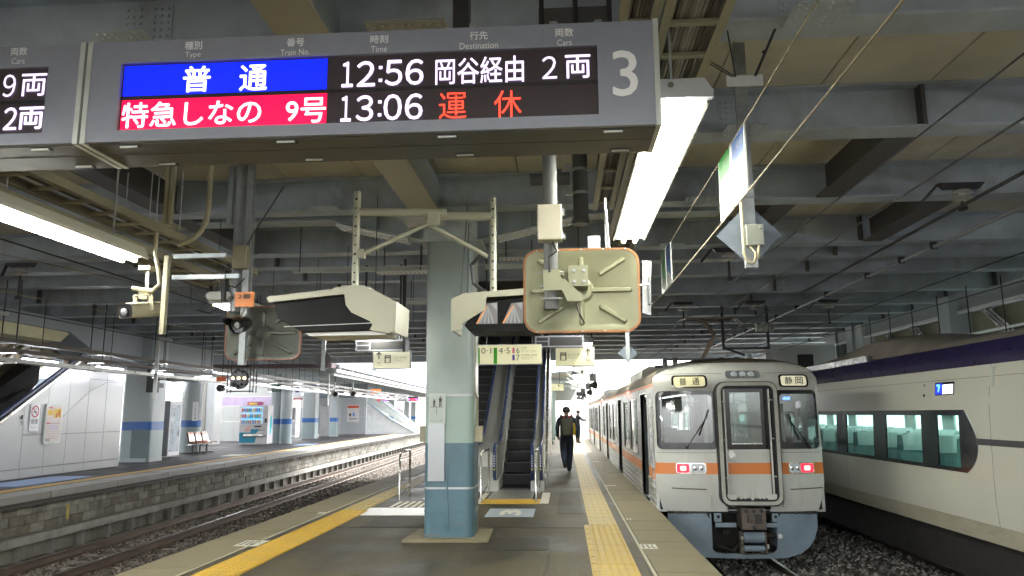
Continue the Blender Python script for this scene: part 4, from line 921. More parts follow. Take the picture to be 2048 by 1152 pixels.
text('岡谷経由', (-.426, SF, 3.40), .485, .155, ledw, B1, bold=.008); text('２', (-.045, SF, 3.40), .08, .13, ledw, B1); text('両', (.108, SF, 3.40), .137, .135, ledw, B1, bold=.01)
text('運', (-.572, SF, 3.2), .15, .15, ledrr, B1); text('休', (-.273, SF, 3.2), .15, .155, ledrr, B1)
B2 = board(-5.9, -2.672, 'second departure board cut off by the left edge, reading nine cars and twelve cars', -5.6, -2.882)
hdr(B2, -3.063, 3.575, '両数', 'Cars', .078)
text('９', (-3.115, SF, 3.412), .075, .135, ledw, B2); text('両', (-2.97, SF, 3.412), .15, .135, ledw, B2, bold=.008); text('１', (-3.215, SF, 3.213), .05, .135, ledw, B2, bold=.01); text('２', (-3.087, SF, 3.213), .08, .135, ledw, B2, bold=.01); text('両', (-2.965, SF, 3.213), .15, .135, ledw, B2, bold=.02)
for t, x in ((B1, -.55), (B2, -4.6), (B1, .1)):
    if x == .1: continue
    MB().use(dark).box(x-.045, x+.045, 3.95, 4.06, 3.66, 4.45).use(galv).box(x-.09, x-.05, 3.96, 4.0, 3.68, 3.74).box(x+.05, x+.08, 3.96, 4.0, 3.68, 3.76).build('hanger', None, t)
# ceiling hanger plate with suspended disc near the board
t = thing('hanger_frame', 'dark steel hanger frame bolted to the beam above the departure board', 'bracket', (.12, 4.6, 4.2))
b = MB().use(bdu).box(-.12, .36, 4.6, 4.63, 3.95, 4.2).use(galv).lathe([(.07, 3.88), (.09, 3.98)], (.12, 4.5, 0), 14).prism([(-.05, 4.05), (.0, 4.05), (.03, 3.9), (.01, 3.9)], 'y', 4.5, 4.52).prism([(.24, 4.05), (.29, 4.05), (.23, 3.9), (.21, 3.9)], 'y', 4.5, 4.52)
b.use(dark)
for x in (-.1, .12, .34): b.tube([(x, 4.55, 3.9), (x, 4.55, 4.3)], .018, 6)
b.build('plate', None, t)
# ================================================================ fluorescent lamps along the platform
lampc = mat('lamp_casing', (.50, .50, .42), .45, var=.05); lampe = mat('lamp_end_cap', (.45, .47, .5), .5)
def twin_lamp(x, y0, y1, z, label, group='twin tube platform lamps', tubes=2, e=tube_e, parentless=None):
    t = thing('fluorescent_lamp', label, 'lamp', (x, (y0+y1)/2, z), group=group)
    b = MB().use(lampc).prism([(x-.13, z+.11), (x+.13, z+.11), (x+.17, z+.03), (x+.17, z), (x+.155, z), (x+.155, z+.02), (x-.155, z+.02), (x-.155, z), (x-.17, z), (x-.17, z+.03)], 'y', y0, y1); b.build('reflector', None, t)
    b = MB().use(lampe).prism([(x-.19, z+.02), (x+.19, z+.02), (x+.19, z+.06), (x+.14, z+.14), (x-.19, z+.14)], 'y', y0-.05, y0)
    b.use(chrome).lathe([(.018, 0), (.018, -.006), (0, -.006)], (x-.06, y0-.05, z+.1), 12, 'y'); b.build('end_cap', None, t)
    n = max(1, round((y1-y0)/1.25)); d = (y1-y0)/n
    for k in range(n):
        for s in (-.06, .06) if tubes == 2 else (0,):
            u = MB().use(e).tube([(x+s, y0+k*d+.03, z-.012), (x+s, y0+(k+1)*d-.03, z-.012)], .021, 8); u.build('tube', None, t, smooth=60)
    for y in (y0+.3, y1-.3): MB().tube([(x, y, z+.1), (x, y, CZ)], .008, 6).build('hanger_rod', galv, t)
    return t
twin_lamp(.73, 4.32, 7.95, 3.38, 'long double tube lamp beside the white figure 3, brightest light overhead')
twin_lamp(-4.02, 2.6, 6.62, 3.0, 'long bright tube lamp at the left edge under the cable ladders')
twin_lamp(.73, -7, 1.2, 3.38, 'double tube lamp behind the camera over the train side'); twin_lamp(-4.02, -7, .4, 3.0, 'double tube lamp behind the camera over the track side')
twin_lamp(.73, 11.5, 14.0, 3.35, 'double tube lamp glimpsed behind the big mirror'); 
for k, y in enumerate((18, 23, 28, 33, 38, 43)): twin_lamp(.55, y, y+1.3, 3.2, 'short platform lamp %s beyond the escalators' % ('nearest', 'second', 'third', 'fourth', 'fifth', 'farthest')[k] , group='short lamps receding beyond the escalators')
twin_lamp(-3.3, 12.4, 14.2, 2.95, 'lamp behind the left hand monitor above the dark board'); twin_lamp(-4.0, 8.6, 9.6, 2.85, 'small tube lamp just right of the small mirror')
# ================================================================ cable ladders
cab = [mat('cable_%s' % n, c, .6) for n, c in (('grey', (.22, .2, .17)), ('brown', (.12, .1, .085)), ('pale', (.33, .31, .26)))]
def ladder(x0, x1, y0, y1, z, step, label, n_cab, m=cream, hz=.08):
    t = thing('cable_ladder', label, 'cable ladder', ((x0+x1)/2, (y0+y1)/2, z), group='cable ladders under the roof')
    for x in (x0, x1): MB().use(m).box(x-.018, x+.018, y0, y1, z, z+hz).box(x-.03, x+.03, y0, y1, z-.006, z).build('side_rail', None, t)
    y = y0+.1; r0 = None
    while y < y1-.1:
        MB().box(x0+.019, x1-.019, y, y+.05, z+.002, z+.028).build('rung', m, t); y += step
    for i in range(n_cab):
        x = x0+.045+(x1-x0-.09)*i/max(1, n_cab-1); w = random.uniform(-.004, .004)
        MB().tube([(x, y0-.2, z+.045), (x+w, (y0+y1)/2, z+.05+random.uniform(-.005, .01)), (x, y1+.1, z+.045)], random.uniform(.011, .017), 6).build('cable', random.choice(cab), t, smooth=60)
    for yy in np.arange(y0+.8, y1, 2.2):
        for x in (x0, x1): MB().tube([(x, yy, z), (x, yy, CZ+.02)], .007, 5).build('hanger_rod', galv, t)
    return t
ladder(.69, 1.05, -1, 12.5, 4.0, .45, 'cream cable ladder packed with cables above the long lamp', 11); ladder(.42, .62, -1, 9, 4.02, .6, 'narrow cream cable tray beside the packed ladder', 6)
ladder(-4.5, -4.15, 2.5, 9.8, 3.44, .4, 'upper cream cable ladder running over the left lamp', 3); ladder(-4.78, -4.42, 2.5, 9.7, 3.27, .4, 'lower cream cable ladder running over the left lamp', 3)
t = thing('ladder_support', 'cream strut hung from the roof carrying both cable ladders', 'strut', (-3.62, 6.5, 2.3))
b = MB().use(cream).box(-3.66, -3.625, 6.48, 6.53, 3.3, 4.2).box(-3.615, -3.585, 6.48, 6.53, 3.3, 4.2).box(-3.62, -3.58, 6.48, 6.53, 2.28, 3.0); b.build('channel', None, t)
b = MB().use(steel)
for (x0, x1, y, z) in ((-3.6, -3.1, 6.6, 3.0), (-3.6, -3.1, 6.9, 2.86), (-3.6, -3.1, 6.6, 2.8)): b.box(x0, x1, y, y+.04, z, z+.04)
b.build('arm', None, t)
t = thing('curved_conduit', 'cream conduit bending down from the roof to the cable ladders', 'conduit', (-3.24, 6.5, 3.1)); MB().tube([(-3.24, 6.5, 4.3), (-3.24, 6.5, 3.45), (-3.25, 6.5, 3.33), (-3.3, 6.5, 3.22), (-3.38, 6.5, 3.15), (-3.5, 6.5, 3.1)], .024, 8).build('pipe', cream, t, smooth=60)
t = thing('curved_conduit', 'cream conduit looping between the two cable ladders', 'conduit', (-3.64, 6.4, 2.8)); MB().tube([(-3.66, 6.4, 3.2), (-3.66, 6.4, 3.0), (-3.62, 6.4, 2.85), (-3.6, 6.4, 2.72), (-3.66, 6.4, 2.66), (-3.85, 6.4, 2.69)], .018, 8).build('pipe', cream, t, smooth=60)
# ================================================================ CCTV camera
t = thing('security_camera', 'cream security camera looking at the track from under the left lamp', 'security camera', (-3.76, 6.5, 2.9)); cc = (-3.78, 6.45, 2.49)
b = MB().use(cream).box(-3.82, -3.71, 6.42, 6.53, 2.86, 2.9).use(chrome).tube([(-3.765, 6.48, 2.86), (-3.765, 6.48, 2.68)], .018, 10).use(cream).box(-3.81, -3.73, 6.44, 6.52, 2.6, 2.68); b.build('mount', None, t)
M_ = Matrix.Translation(cc) @ Matrix.Rotation(R(-12), 4, 'Z') @ Matrix.Rotation(R(10), 4, 'X')
b = MB().use(cream); o8 = rr(-.075, .075, -.06, .065, .03, 3)
vs = [M_ @ Vector((x, -.19, z)) for x, z in o8] + [M_ @ Vector((x*.95, .2, z)) for x, z in o8]; n = len(o8)
b.add(vs, [tuple(range(2*n-1, n-1, -1))] + [((i+1) % n, i, i+n, (i+1) % n+n) for i in range(n)]); b.add([M_ @ Vector((x*1.12, y, .067+.01*(abs(x) < .05))) for y in (-.24, .18) for x in (-.075, -.04, .04, .075)], [(0, 1, 5, 4), (1, 2, 6, 5), (2, 3, 7, 6)])
b.use(black).add([M_ @ Vector((x*.96, -.185, z)) for x, z in o8], [tuple(range(n))]); b.build('housing', None, t, smooth=30)
M2 = M_ @ Matrix.Translation((0, -.186, 0)); MB().use(dark).lathe([(0, .0), (.038, 0), (.04, -.02), (.026, -.02), (.024, -.008), (0, -.008)], n=18, axis='y', M=M2).use(chrome).lathe([(.027, -.018), (.032, -.021), (.027, -.022)], n=18, axis='y', M=M2).build('lens', None, t, smooth=40)
b = MB().use(cream)
for s in (-1, 1): b.bar(M_ @ Vector((s*.085, .03, 0)), M_ @ Vector((s*.085, .03, .14)), .04, .01)
b.bar(M_ @ Vector((-.088, .03, .14)), M_ @ Vector((.088, .03, .14)), .04, .01); b.build('yoke', None, t)
# ================================================================ big posts and small mirror on the left
gp = mat('galv_post', (.33, .36, .38), .45, metal=.4, var=.2, scale=12)
t = thing('signal_post', 'galvanised twin post hung from the roof holding the small mirror', 'post', (-3.6, 8.05, 2.8))
b = MB().use(gp).tube([(-3.66, 8.1, 4.6), (-3.66, 8.1, 2.7)], .06, 14); b.build('round_post', None, t, smooth=50)
b = MB().use(gp).box(-3.55, -3.48, 8.0, 8.06, 2.1, 4.6).box(-3.8, -3.74, 8.06, 8.1, 3.7, 4.4); b.build('square_post', None, t)
MB().use(cream).box(-3.63, -3.47, 7.9, 8.0, 3.16, 3.42).build('junction_box', None, t, bev=.005)
MB().use(dark).box(-3.73, -3.7, 7.9, 8.0, 2.8, 3.15).tube([(-3.75, 7.95, 3.2), (-3.74, 7.95, 3.0), (-3.6, 7.95, 2.95), (-3.5, 7.95, 3.05)], .008, 5).tube([(-3.9, 7.95, 3.0), (-3.62, 7.95, 3.2), (-3.4, 7.95, 3.6), (-3.1, 7.95, 4.1)], .008, 5).tube([(-3.75, 7.9, 3.1), (-3.72, 7.9, 2.75), (-3.85, 7.9, 2.66), (-4.0, 7.9, 2.7)], .007, 5).build('wiring', None, t)
t = thing('number_plate', 'orange plate reading 2 ban above the small mirror', 'sign', (-3.475, 7.93, 2.81)); MB().use(mat('plate_orange', (.85, .27, .06), .45, var=.12, scale=6)).box(-3.585, -3.368, 7.92, 7.93, 2.73, 2.895).build('plate', None, t); text('2番', (-3.475, 7.915, 2.845), .15, .055, bm_, t, bold=.015)
t = thing('small_lamp_shade', 'pale octagonal lamp shade left of the orange plate', 'lamp', (-3.85, 7.9, 2.9)); MB().use(white).prism([(-3.9, 2.82), (-3.7, 2.82), (-3.66, 2.85), (-3.66, 2.88), (-3.7, 2.91), (-3.9, 2.91), (-3.93, 2.88), (-3.93, 2.85)], 'y', 7.95, 8.1).build('shade', None, t)
def mirror_back(x0, x1, z0, z1, y, label, body_m, rim_m):
    t = thing('convex_mirror', label, 'mirror', ((x0+x1)/2, y, z0), group='platform mirrors seen from behind'); w, h = x1-x0, z1-z0; cx_, cz_ = (x0+x1)/2, (z0+z1)/2; r = w*.13
    b = MB().use(rim_m); ring(b, rr(x0, x1, z0, z1, r, 6), rr(x0+.016, x1-.016, z0+.016, z1-.016, r*.9, 6), y-.01, y+.03); b.build('rim', None, t, smooth=40)
    b = MB().use(body_m); o, i1, i2 = rr(x0+.014, x1-.014, z0+.014, z1-.014, r*.9, 6), rr(x0+.035, x1-.035, z0+.035, z1-.035, r*.8, 6), rr(x0+.055, x1-.055, z0+.055, z1-.055, r*.7, 6); n = len(o)
    vs = [(x, y-.002, z) for x, z in o] + [(x, y-.002, z) for x, z in i1] + [(x, y+.012, z) for x, z in i2]
    f = [(k, (k+1) % n, n+(k+1) % n, n+k) for k in range(n)] + [(n+k, n+(k+1) % n, 2*n+(k+1) % n, 2*n+k) for k in range(n)] + [tuple(range(2*n, 3*n))]
    b.add(vs, f)
    b.lathe([(.11*w, 0), (.085*w, -.018), (0, -.018)], (cx_, y+.012, cz_), 20, 'y')
    b.build('back_plate', None, t, smooth=40)
    def rib(a, c):
        a, c = Vector(a), Vector(c); q = MB().use(body_m); d = (c-a).normalized(); p_ = Vector((-d.y, d.x)); W = .022*w/.85; n = 6; base, top = [], []
        for ang in range(12):
            k = ang/12*2*math.pi; end = c if -math.pi/2 < ((k+math.pi/2) % (2*math.pi))-math.pi/2 < math.pi/2 and math.cos(k) > 0 else a
            base.append(end + (d*math.cos(k) + p_*math.sin(k))*W); top.append(end + (d*math.cos(k) + p_*math.sin(k))*W*.45)
        q.add([(v.x, y+.0115, v.y) for v in base] + [(v.x, y-.006, v.y) for v in top], [((k+1) % 12, k, 12+k, 12+(k+1) % 12) for k in range(12)] + [tuple(range(12, 24))])
        o = q.build('pressed_rib', None, t, smooth=50); return o
    for sx, sz in ((1, 1), (1, -1), (-1, -1), (-1, 1)): rib((cx_+sx*.17*w, cz_+sz*.2*h), (cx_+sx*.36*w, cz_+sz*.36*h))
    rib((cx_+.1*w, cz_-.0*h), (cx_+.41*w, cz_)); rib((cx_-.1*w, cz_), (cx_-.41*w, cz_)); rib((cx_, cz_+.12*h), (cx_, cz_+.37*h)); rib((cx_, cz_-.12*h), (cx_, cz_-.38*h))
    b = MB().use(galv)
    for k in range(5):
        b.lathe([(.007, 0), (0, -.005)], (x0+.1+k*(w-.2)/4, y-.01, z1-.01), 8, 'y').lathe([(.007, 0), (0, -.005)], (x0+.1+k*(w-.2)/4, y-.01, z0+.01), 8, 'y')
    b.build('rim_screws', None, t); 
    m_ = MB().use(mat('mirror_glass', (.8, .8, .8), .03, metal=1, var=0)).add([(x, y+.035, z) for x, z in rr(x0+.01, x1-.01, z0+.01, z1-.01, r, 6)], [tuple(range(28))]); m_.build('mirror_glass', None, t)
    return t
mirror_back(-.285, .575, 2.135, 2.765, 5.5, 'big olive convex mirror with an orange rim seen from behind', mat('mirror_olive', (.27, .275, .175), .4, metal=.25, var=.12, scale=5, stain=(.28, .27, .17), samt=.5), mat('rim_orange', (.36, .16, .06), .55, var=.3, scale=10))
mirror_back(-3.80, -2.925, 2.16, 2.775, 8.2, 'smaller grey green mirror with a brown rim behind the round black loudspeaker', mat('mirror_grey', (.085, .095, .08), .45, metal=.2, var=.12, scale=5), mat('rim_brown', (.24, .10, .07), .5))
# loudspeaker / lamp in front of the small mirror
t = thing('loudspeaker', 'black hooded round loudspeaker in front of the small mirror', 'loudspeaker', (-3.45, 7.8, 2.5)); Ms = Matrix.Translation((-3.46, 7.75, 2.51)) @ Matrix.Rotation(R(-14), 4, 'Z') @ Matrix.Rotation(R(14), 4, 'X')
gb = mat('speaker_black', (.015, .016, .016), .25, coat=.3)
MB().use(gb).lathe([(.0, .17), (.06, .17), (.075, .12), (.09, .05), (.095, .0), (.1, -.03), (.092, -.03), (.085, 0), (0, .02)], n=24, axis='y', M=Ms).build('body', None, t, smooth=35)
b = MB().use(gb); vs = []
for k in range(13):
    a = math.pi*k/12; L_ = .15*math.sin(a)**.7
    for d in (0, L_): vs.append(Ms @ Vector((.097*math.cos(a), -.03-d, .097*math.sin(a))))
b.add(vs, [(2*k, 2*k+1, 2*k+3, 2*k+2) for k in range(12)]); b.build('hood', None, t, smooth=50)
MB().use(mat('lens_grey', (.45, .46, .45), .25, metal=.5)).lathe([(0, -.02), (.035, -.015), (.04, .0)], n=18, axis='y', M=Ms).build('lens', None, t, smooth=50)
MB().use(galv).tube([(-3.46, 7.8, 2.6), (-3.46, 7.95, 2.75)], .012, 6).bar((-3.5, 8.0, 2.65), (-3.42, 7.8, 2.62), .03, .02).build('bracket', None, t)
# ================================================================ big mirror post, box, pipes
t = thing('mirror_post', 'thick grey pipe hanging from the roof with a beige box, carrying the big mirror', 'post', (-.075, 5.4, 2.3))
gr = mat('pipe_grey', (.13, .135, .13), .6, metal=.2, var=.15, scale=10)
MB().use(gr).tube([(-.075, 5.36, 4.4), (-.075, 5.36, 2.29)], .053, 18).build('pipe', None, t, smooth=50)
MB().use(mat('box_beige', (.52, .49, .38), .45, var=.05)).box(-.165, .01, 5.2, 5.31, 2.77, 3.03).build('junction_box', None, t, bev=.008)
b = MB().use(galv)
for z in (2.8, 2.98): b.box(.01, .03, 5.22, 5.27, z-.02, z+.02)
b.build('hinge', None, t)
b = MB().use(mirm := MATS['mirror_olive']); b.prism([(-.13, 2.42), (-.13, 2.57), (-.02, 2.57), (.0, 2.5), (.02, 2.50), (.15, 2.38), (.15, 2.34), (.04, 2.34), (.0, 2.42)], 'y', 5.29, 5.31).box(.05, .19, 5.3, 5.49, 2.45, 2.6); b.build('bracket', None, t)
b = MB().use(galv)
for z in (2.445, 2.55): b.tube([(-.16, 5.3, z), (.02, 5.3, z)], .008, 6)
for x in (.09, .16):
    for z in (2.48, 2.56): b.lathe([(.012, 0), (.012, -.02), (0, -.02)], (x, 5.3, z), 6, 'y')
b.tube([(-.15, 5.3, 2.36), (.0, 5.3, 2.36)], .008, 6); b.build('bolt', None, t)
MB().use(dark).tube([(-.06, 5.28, 2.77), (-.03, 5.26, 2.7), (-.09, 5.28, 2.66), (-.085, 5.29, 2.55)], .008, 6).tube([(.1, 5.35, 2.33), (.12, 5.3, 2.25), (.16, 5.45, 2.2)], .006, 6).build('wire', None, t)
t = thing('drain_pipe', 'dark galvanised pipe ending in mid air above the big mirror', 'pipe', (.21, 7.5, 3.46))
MB().use(gr).lathe([(.07, 0), (.085, 0), (.085, .05), (.078, .06), (.078, 1.1)], (.21, 7.5, 3.46), 20).build('pipe', None, t, smooth=50)
MB().use(galv).box(.06, .13, 7.4, 7.44, 3.75, 3.83).box(.06, .13, 7.4, 7.44, 4.0, 4.08).lathe([(.088, 0), (.088, .03)], (.21, 7.5, 3.77), 18).lathe([(.088, 0), (.088, .03)], (.21, 7.5, 4.02), 18).build('clamp', None, t)
t = thing('pipe_elbow', 'dark pipe with a tee joint left of the drain pipe', 'pipe', (-.1, 7.4, 3.7)); b = MB().use(gr).tube([(-.3, 7.4, 3.92), (.1, 7.4, 3.92)], .065, 16).tube([(-.06, 7.4, 3.92), (-.09, 7.4, 3.8), (-.09, 7.4, 3.4)], .06, 16).lathe([(.07, 0), (.07, .02)], (-.09, 7.4, 3.66), 18).box(-.12, .02, 7.38, 7.42, 3.98, 4.02); b.build('pipe', None, t, smooth=50)
t = thing('metal_backboard', 'narrow galvanised backboard right of the big mirror', 'bracket', (.68, 6, 2.3)); b = MB().use(galv).prism([(.64, 2.34), (.705, 2.32), (.725, 2.76), (.655, 2.77)], 'y', 6.0, 6.015).tube([(.57, 5.95, 2.55), (.7, 5.95, 2.56)], .01, 6).tube([(.70, 5.96, 2.62), (.695, 5.95, 2.4)], .014, 6)
b.build('plate', None, t); t = thing('speaker_bracket', 'thin galvanised strut above the big mirror', 'strut', (.3, 6, 3.0)); MB().use(galv).box(.36, .38, 6.0, 6.02, 2.76, 3.3).tube([(.37, 6, 3.2), (.39, 6, 2.85)], .012, 6).tube([(.34, 6, 2.78), (.38, 6, 2.95), (.42, 6, 2.78)], .008, 5).box(.22, .32, 6.0, 6.05, 2.85, 2.98).build('strut', None, t)
# ================================================================ CCTV monitors on arms
mc = mat('monitor_cream', (.36, .36, .28), .42, var=.06, stain=(.4, .38, .28), samt=.3); mk = mat('monitor_black', (.006, .006, .006), .5, spec=.15)
def ml(p, x0, px0, k, z0, py0, kz): return [(x0+(x-px0)*k, z0-(y-py0)*kz) for x, y in p]
t = thing('platform_monitor', 'cream hooded monitor with a blank black screen left of the column', 'monitor', (-2.0, 6.4, 2.25), group='hooded platform monitors'); L1 = lambda p: ml(p, -2.56, 536, .00445, 2.565, 594, .0045)
b = MB().use(mk).prism(list(reversed(L1([(545, 604), (692, 590), (780, 612), (775, 652), (742, 660), (608, 662), (556, 634)]))), 'y', 6.32, 6.8); b.build('screen_box', None, t, bev=.01)
b = MB().use(mc).prism(list(reversed(L1([(536, 594), (690, 579), (745, 583), (790, 606), (788, 662), (780, 667), (742, 660), (747, 650), (741, 643), (705, 626), (694, 612), (690, 590), (540, 604)]))), 'y', 6.28, 6.3).prism(list(reversed(L1([(536, 592), (690, 577), (745, 581), (792, 606), (790, 664), (786, 664), (786, 608), (742, 587), (690, 583), (540, 599)]))), 'y', 6.3, 6.85); b.build('hood', None, t)
MB().use(white).prism(list(reversed(L1([(608, 662), (770, 655), (770, 668), (618, 668)]))), 'y', 6.36, 6.8).build('underside', None, t)
MB().use(white).prism(L1([(570, 650), (760, 645), (760, 646), (570, 651)])[::-1], 'y', 6.315, 6.32).build('bezel_print', None, t)
def post(t, x, y, z0, z1):
    b = MB().use(mc).tube([(x, y, z0), (x, y, z1)], .032, 14); b.build('post', None, t, smooth=50); b = MB().use(black)
    for k in range(int((z1-z0)/.085)): b.lathe([(.009 if k % 3 else .013, 0), (0, -.001)], (x, y-.0325, z0+.06+k*.085), 8, 'y')
    b.build('bolt_holes', None, t); MB().use(mc).box(x-.16, x+.16, y-.12, y+.15, z0-.02, z0+.0).box(x-.1, x+.1, y-.08, y+.1, z0, z0+.02).build('foot_plate', None, t)
post(t, -1.845, 6.5, 2.66, 3.56); post_t = t
b = MB().use(mc).tube([(-1.82, 6.5, 3.37), (-1.04, 6.6, 3.37)], .038, 12).tube([(-1.15, 6.55, 3.28), (-1.78, 6.5, 2.98)], .02, 8).box(-1.2, -1.1, 6.52, 6.58, 3.24, 3.36).box(-1.82, -1.76, 6.47, 6.53, 2.94, 3.02); b.build('arm', None, t, smooth=50)
t = thing('platform_monitor', 'cream hooded monitor showing two track pictures, half behind the big mirror', 'monitor', (-.6, 6.9, 2.3), group='hooded platform monitors'); L2 = lambda p: ml(p, -1.02, 903, .00465, 2.6, 598, .0046)
b = MB().use(mk).prism(list(reversed(L2([(928, 650), (960, 604), (1075, 594), (1075, 664), (938, 662)]))), 'y', 6.84, 7.3); b.build('screen_box', None, t)
b = MB().use(mc).prism(list(reversed(L2([(903, 598), (930, 585), (975, 588), (972, 600), (970, 620), (940, 638), (925, 648), (923, 661), (903, 662)]))), 'y', 6.80, 6.82).prism(list(reversed(L2([(903, 598), (930, 585), (1075, 576), (1075, 590), (975, 594), (932, 592), (908, 602), (908, 661), (903, 661)]))), 'y', 6.82, 7.35); b.build('hood', None, t)
g1 = emit('screen_grey', (.4, .42, .44), .1); g2 = emit('screen_dark', (.25, .24, .24), .1); g3 = emit('screen_orange', (.9, .35, .1), .3)
for (a, c_, e) in ((952, 994, 0), (1004, 1045, 6)):
    s_ = MB().use(g2).prism(list(reversed(L2([(a+3, 640), (a+18, 607), (c_, 605), (c_, 648), (a, 648)]))), 'y', 6.83, 6.838).build('picture', None, t)
    b = MB().use(g1)
    for k in range(4): b.prism(list(reversed(L2([(a+22, 610), (a+24, 610), (a+9+k*9, 647), (a+5+k*9, 647)]))), 'y', 6.826, 6.83)
    b.prism(list(reversed(L2([(c_-14, 607), (c_-1, 606), (c_-1, 622)]))), 'y', 6.826, 6.83); b.build('picture_tracks', None, s_)
    MB().use(g3).prism(list(reversed(L2([(a+21, 612), (a+23, 612), (a+3, 647), (a, 647)]))), 'y', 6.824, 6.829).build('picture_line', None, s_)
post(t, -.645, 6.95, 2.66, 3.6); b = MB().use(mc).tube([(-.66, 6.95, 3.42), (-1.3, 6.95, 3.44)], .042, 12).tube([(-1.24, 6.95, 3.34), (-.7, 6.95, 3.03)], .022, 8); b.build('arm', None, t, smooth=50)
MB().use(dark).tube([(-.7, 7.1, 2.68), (-.85, 7.1, 2.8), (-.87, 7.1, 2.98), (-.75, 7.1, 3.1)], .02, 8).tube([(-.95, 6.9, 2.6), (-.96, 7.5, 3.7)], .004, 4).tube([(-.88, 6.9, 2.62), (-.95, 7.5, 3.5)], .004, 4).build('cable_loop', None, t)
# column notice plates
t = thing('column_notice', 'tall metal notice on the column with silhouettes of two walkers on top', 'notice', (-1.62, 9.66, .73))
MB().use(mat('notice_metal', (.34, .36, .38), .3, metal=.6, var=.03, scale=3, rv=.02)).box(-1.735, -1.525, 9.655, 9.668, .72, 1.45).build('lower_plate', None, t)
MB().use(mat('notice_face', (.42, .47, .45), .4, var=.05)).box(-1.725, -1.52, 9.65, 9.665, 1.44, 1.81).use(cap).box(-1.727, -1.722, 9.648, 9.665, 1.44, 1.81).box(-1.522, -1.517, 9.648, 9.665, 1.44, 1.81).box(-1.727, -1.517, 9.648, 9.665, 1.808, 1.814).build('picture_plate', None, t)
b = MB().use(bm_)
def sil(x, z, h): b.lathe([(0, -.003), (.012*h*6, -.003), (.012*h*6, 0)], (x, 9.647, z+h*.9), 10, 'y').prism([(x-.02*h*6, z+h*.45), (x+.02*h*6, z+h*.45), (x+.026*h*6, z+h*.8), (x-.026*h*6, z+h*.8)], 'y', 9.646, 9.648).box(x-.015, x-.003, 9.646, 9.648, z, z+h*.46).box(x+.003, x+.015, 9.646, 9.648, z, z+h*.46)
sil(-1.66, 1.65, .1); sil(-1.58, 1.65, .135); b.box(-1.71, -1.535, 9.646, 9.648, 1.643, 1.648).box(-1.63, -1.626, 9.646, 9.648, 1.55, 1.643); b.build('silhouettes', None, t)
text('足もとにご注意', (-1.625, 9.645, 1.475), .17, .02, mat('print_teal', (.1, .25, .22), .5), t)
# ================================================================ hanging direction signs
lit = emit('sign_light', (1, .97, .62), .16); litc = emit('sign_light_pale', (1, .98, .72), .17)
def sign(name, label, x0, x1, z0, z1, y, d=.12, m=lit, grp=None):
    t = thing(name, label, 'sign', ((x0+x1)/2, y, z0), group=grp); MB().use(bdm).box(x0-.012, x1+.012, y+.004, y+d, z0-.012, z1+.012).build('case', None, t); MB().use(m).box(x0, x1, y, y+.006, z0, z1).build('face', None, t)
    for x in (x0+.15, x1-.15): MB().use(dark).tube([(x, y+d/2, z1), (x, y+d/2, CZ)], .012, 6).build('hanger_rod', None, t)
    return t
t = sign('direction_sign', 'lit yellow sign listing platforms 0 1 4 5 6 7 above the escalators', -1.44, -.365, 2.38, 2.70, 12.6)
gn = mat('sign_green', (.05, .38, .02), .5); Yt = 12.597; kx = lambda p: -1.44+(p-955)*.00844
for (a, c_, z0, z1, m) in ((-1.43, -1.40, 2.385, 2.655, gn), (-1.165, -1.105, 2.385, 2.655, gn), (-.85, -.81, 2.56, 2.655, mat('sign_pink', (.62, .10, .22), .5)), (-.85, -.81, 2.44, 2.53, mat('sign_indigo', (.08, .03, .35), .5))): MB().use(m).box(a, c_, Yt-.002, Yt+.002, z0, z1).build('colour_bar', None, t)
gt = mat('sign_text', (.07, .075, .06), .6)
text('0·1', (-1.29, Yt-.002, 2.605), .17, .1, gt, t); text('4·5', (-.985, Yt-.002, 2.605), .19, .1, gt, t); text('6', (-.755, Yt-.002, 2.607), .055, .1, gt, t); text('7', (-.755, Yt-.002, 2.485), .055, .1, gt, t)
text('大糸線', (-.66, Yt-.002, 2.65), .1, .028, gt, t); text('Oito Line', (-.67, Yt-.002, 2.618), .08, .014, gt, t); text('(穂高・信濃大町・白馬方面)', (-.57, Yt-.002, 2.592), .25, .018, gt, t); text('松本電鉄上高地線', (-.565, Yt-.002, 2.525), .26, .032, gt, t); text('Matsumoto Dentetsu', (-.6, Yt-.002, 2.488), .19, .015, gt, t); text('Kamikochi Line', (-.62, Yt-.002, 2.462), .14, .015, gt, t)
def arrow(b, x, z, s, y): b.prism([(x-.01*s, z-.07*s), (x+.01*s, z-.07*s), (x+.01*s, z+.03*s), (x+.045*s, z-.005*s), (x+.045*s, z+.02*s), (x, z+.07*s), (x-.045*s, z+.02*s), (x-.045*s, z-.005*s), (x-.01*s, z+.03*s)], 'y', y-.002, y+.002)
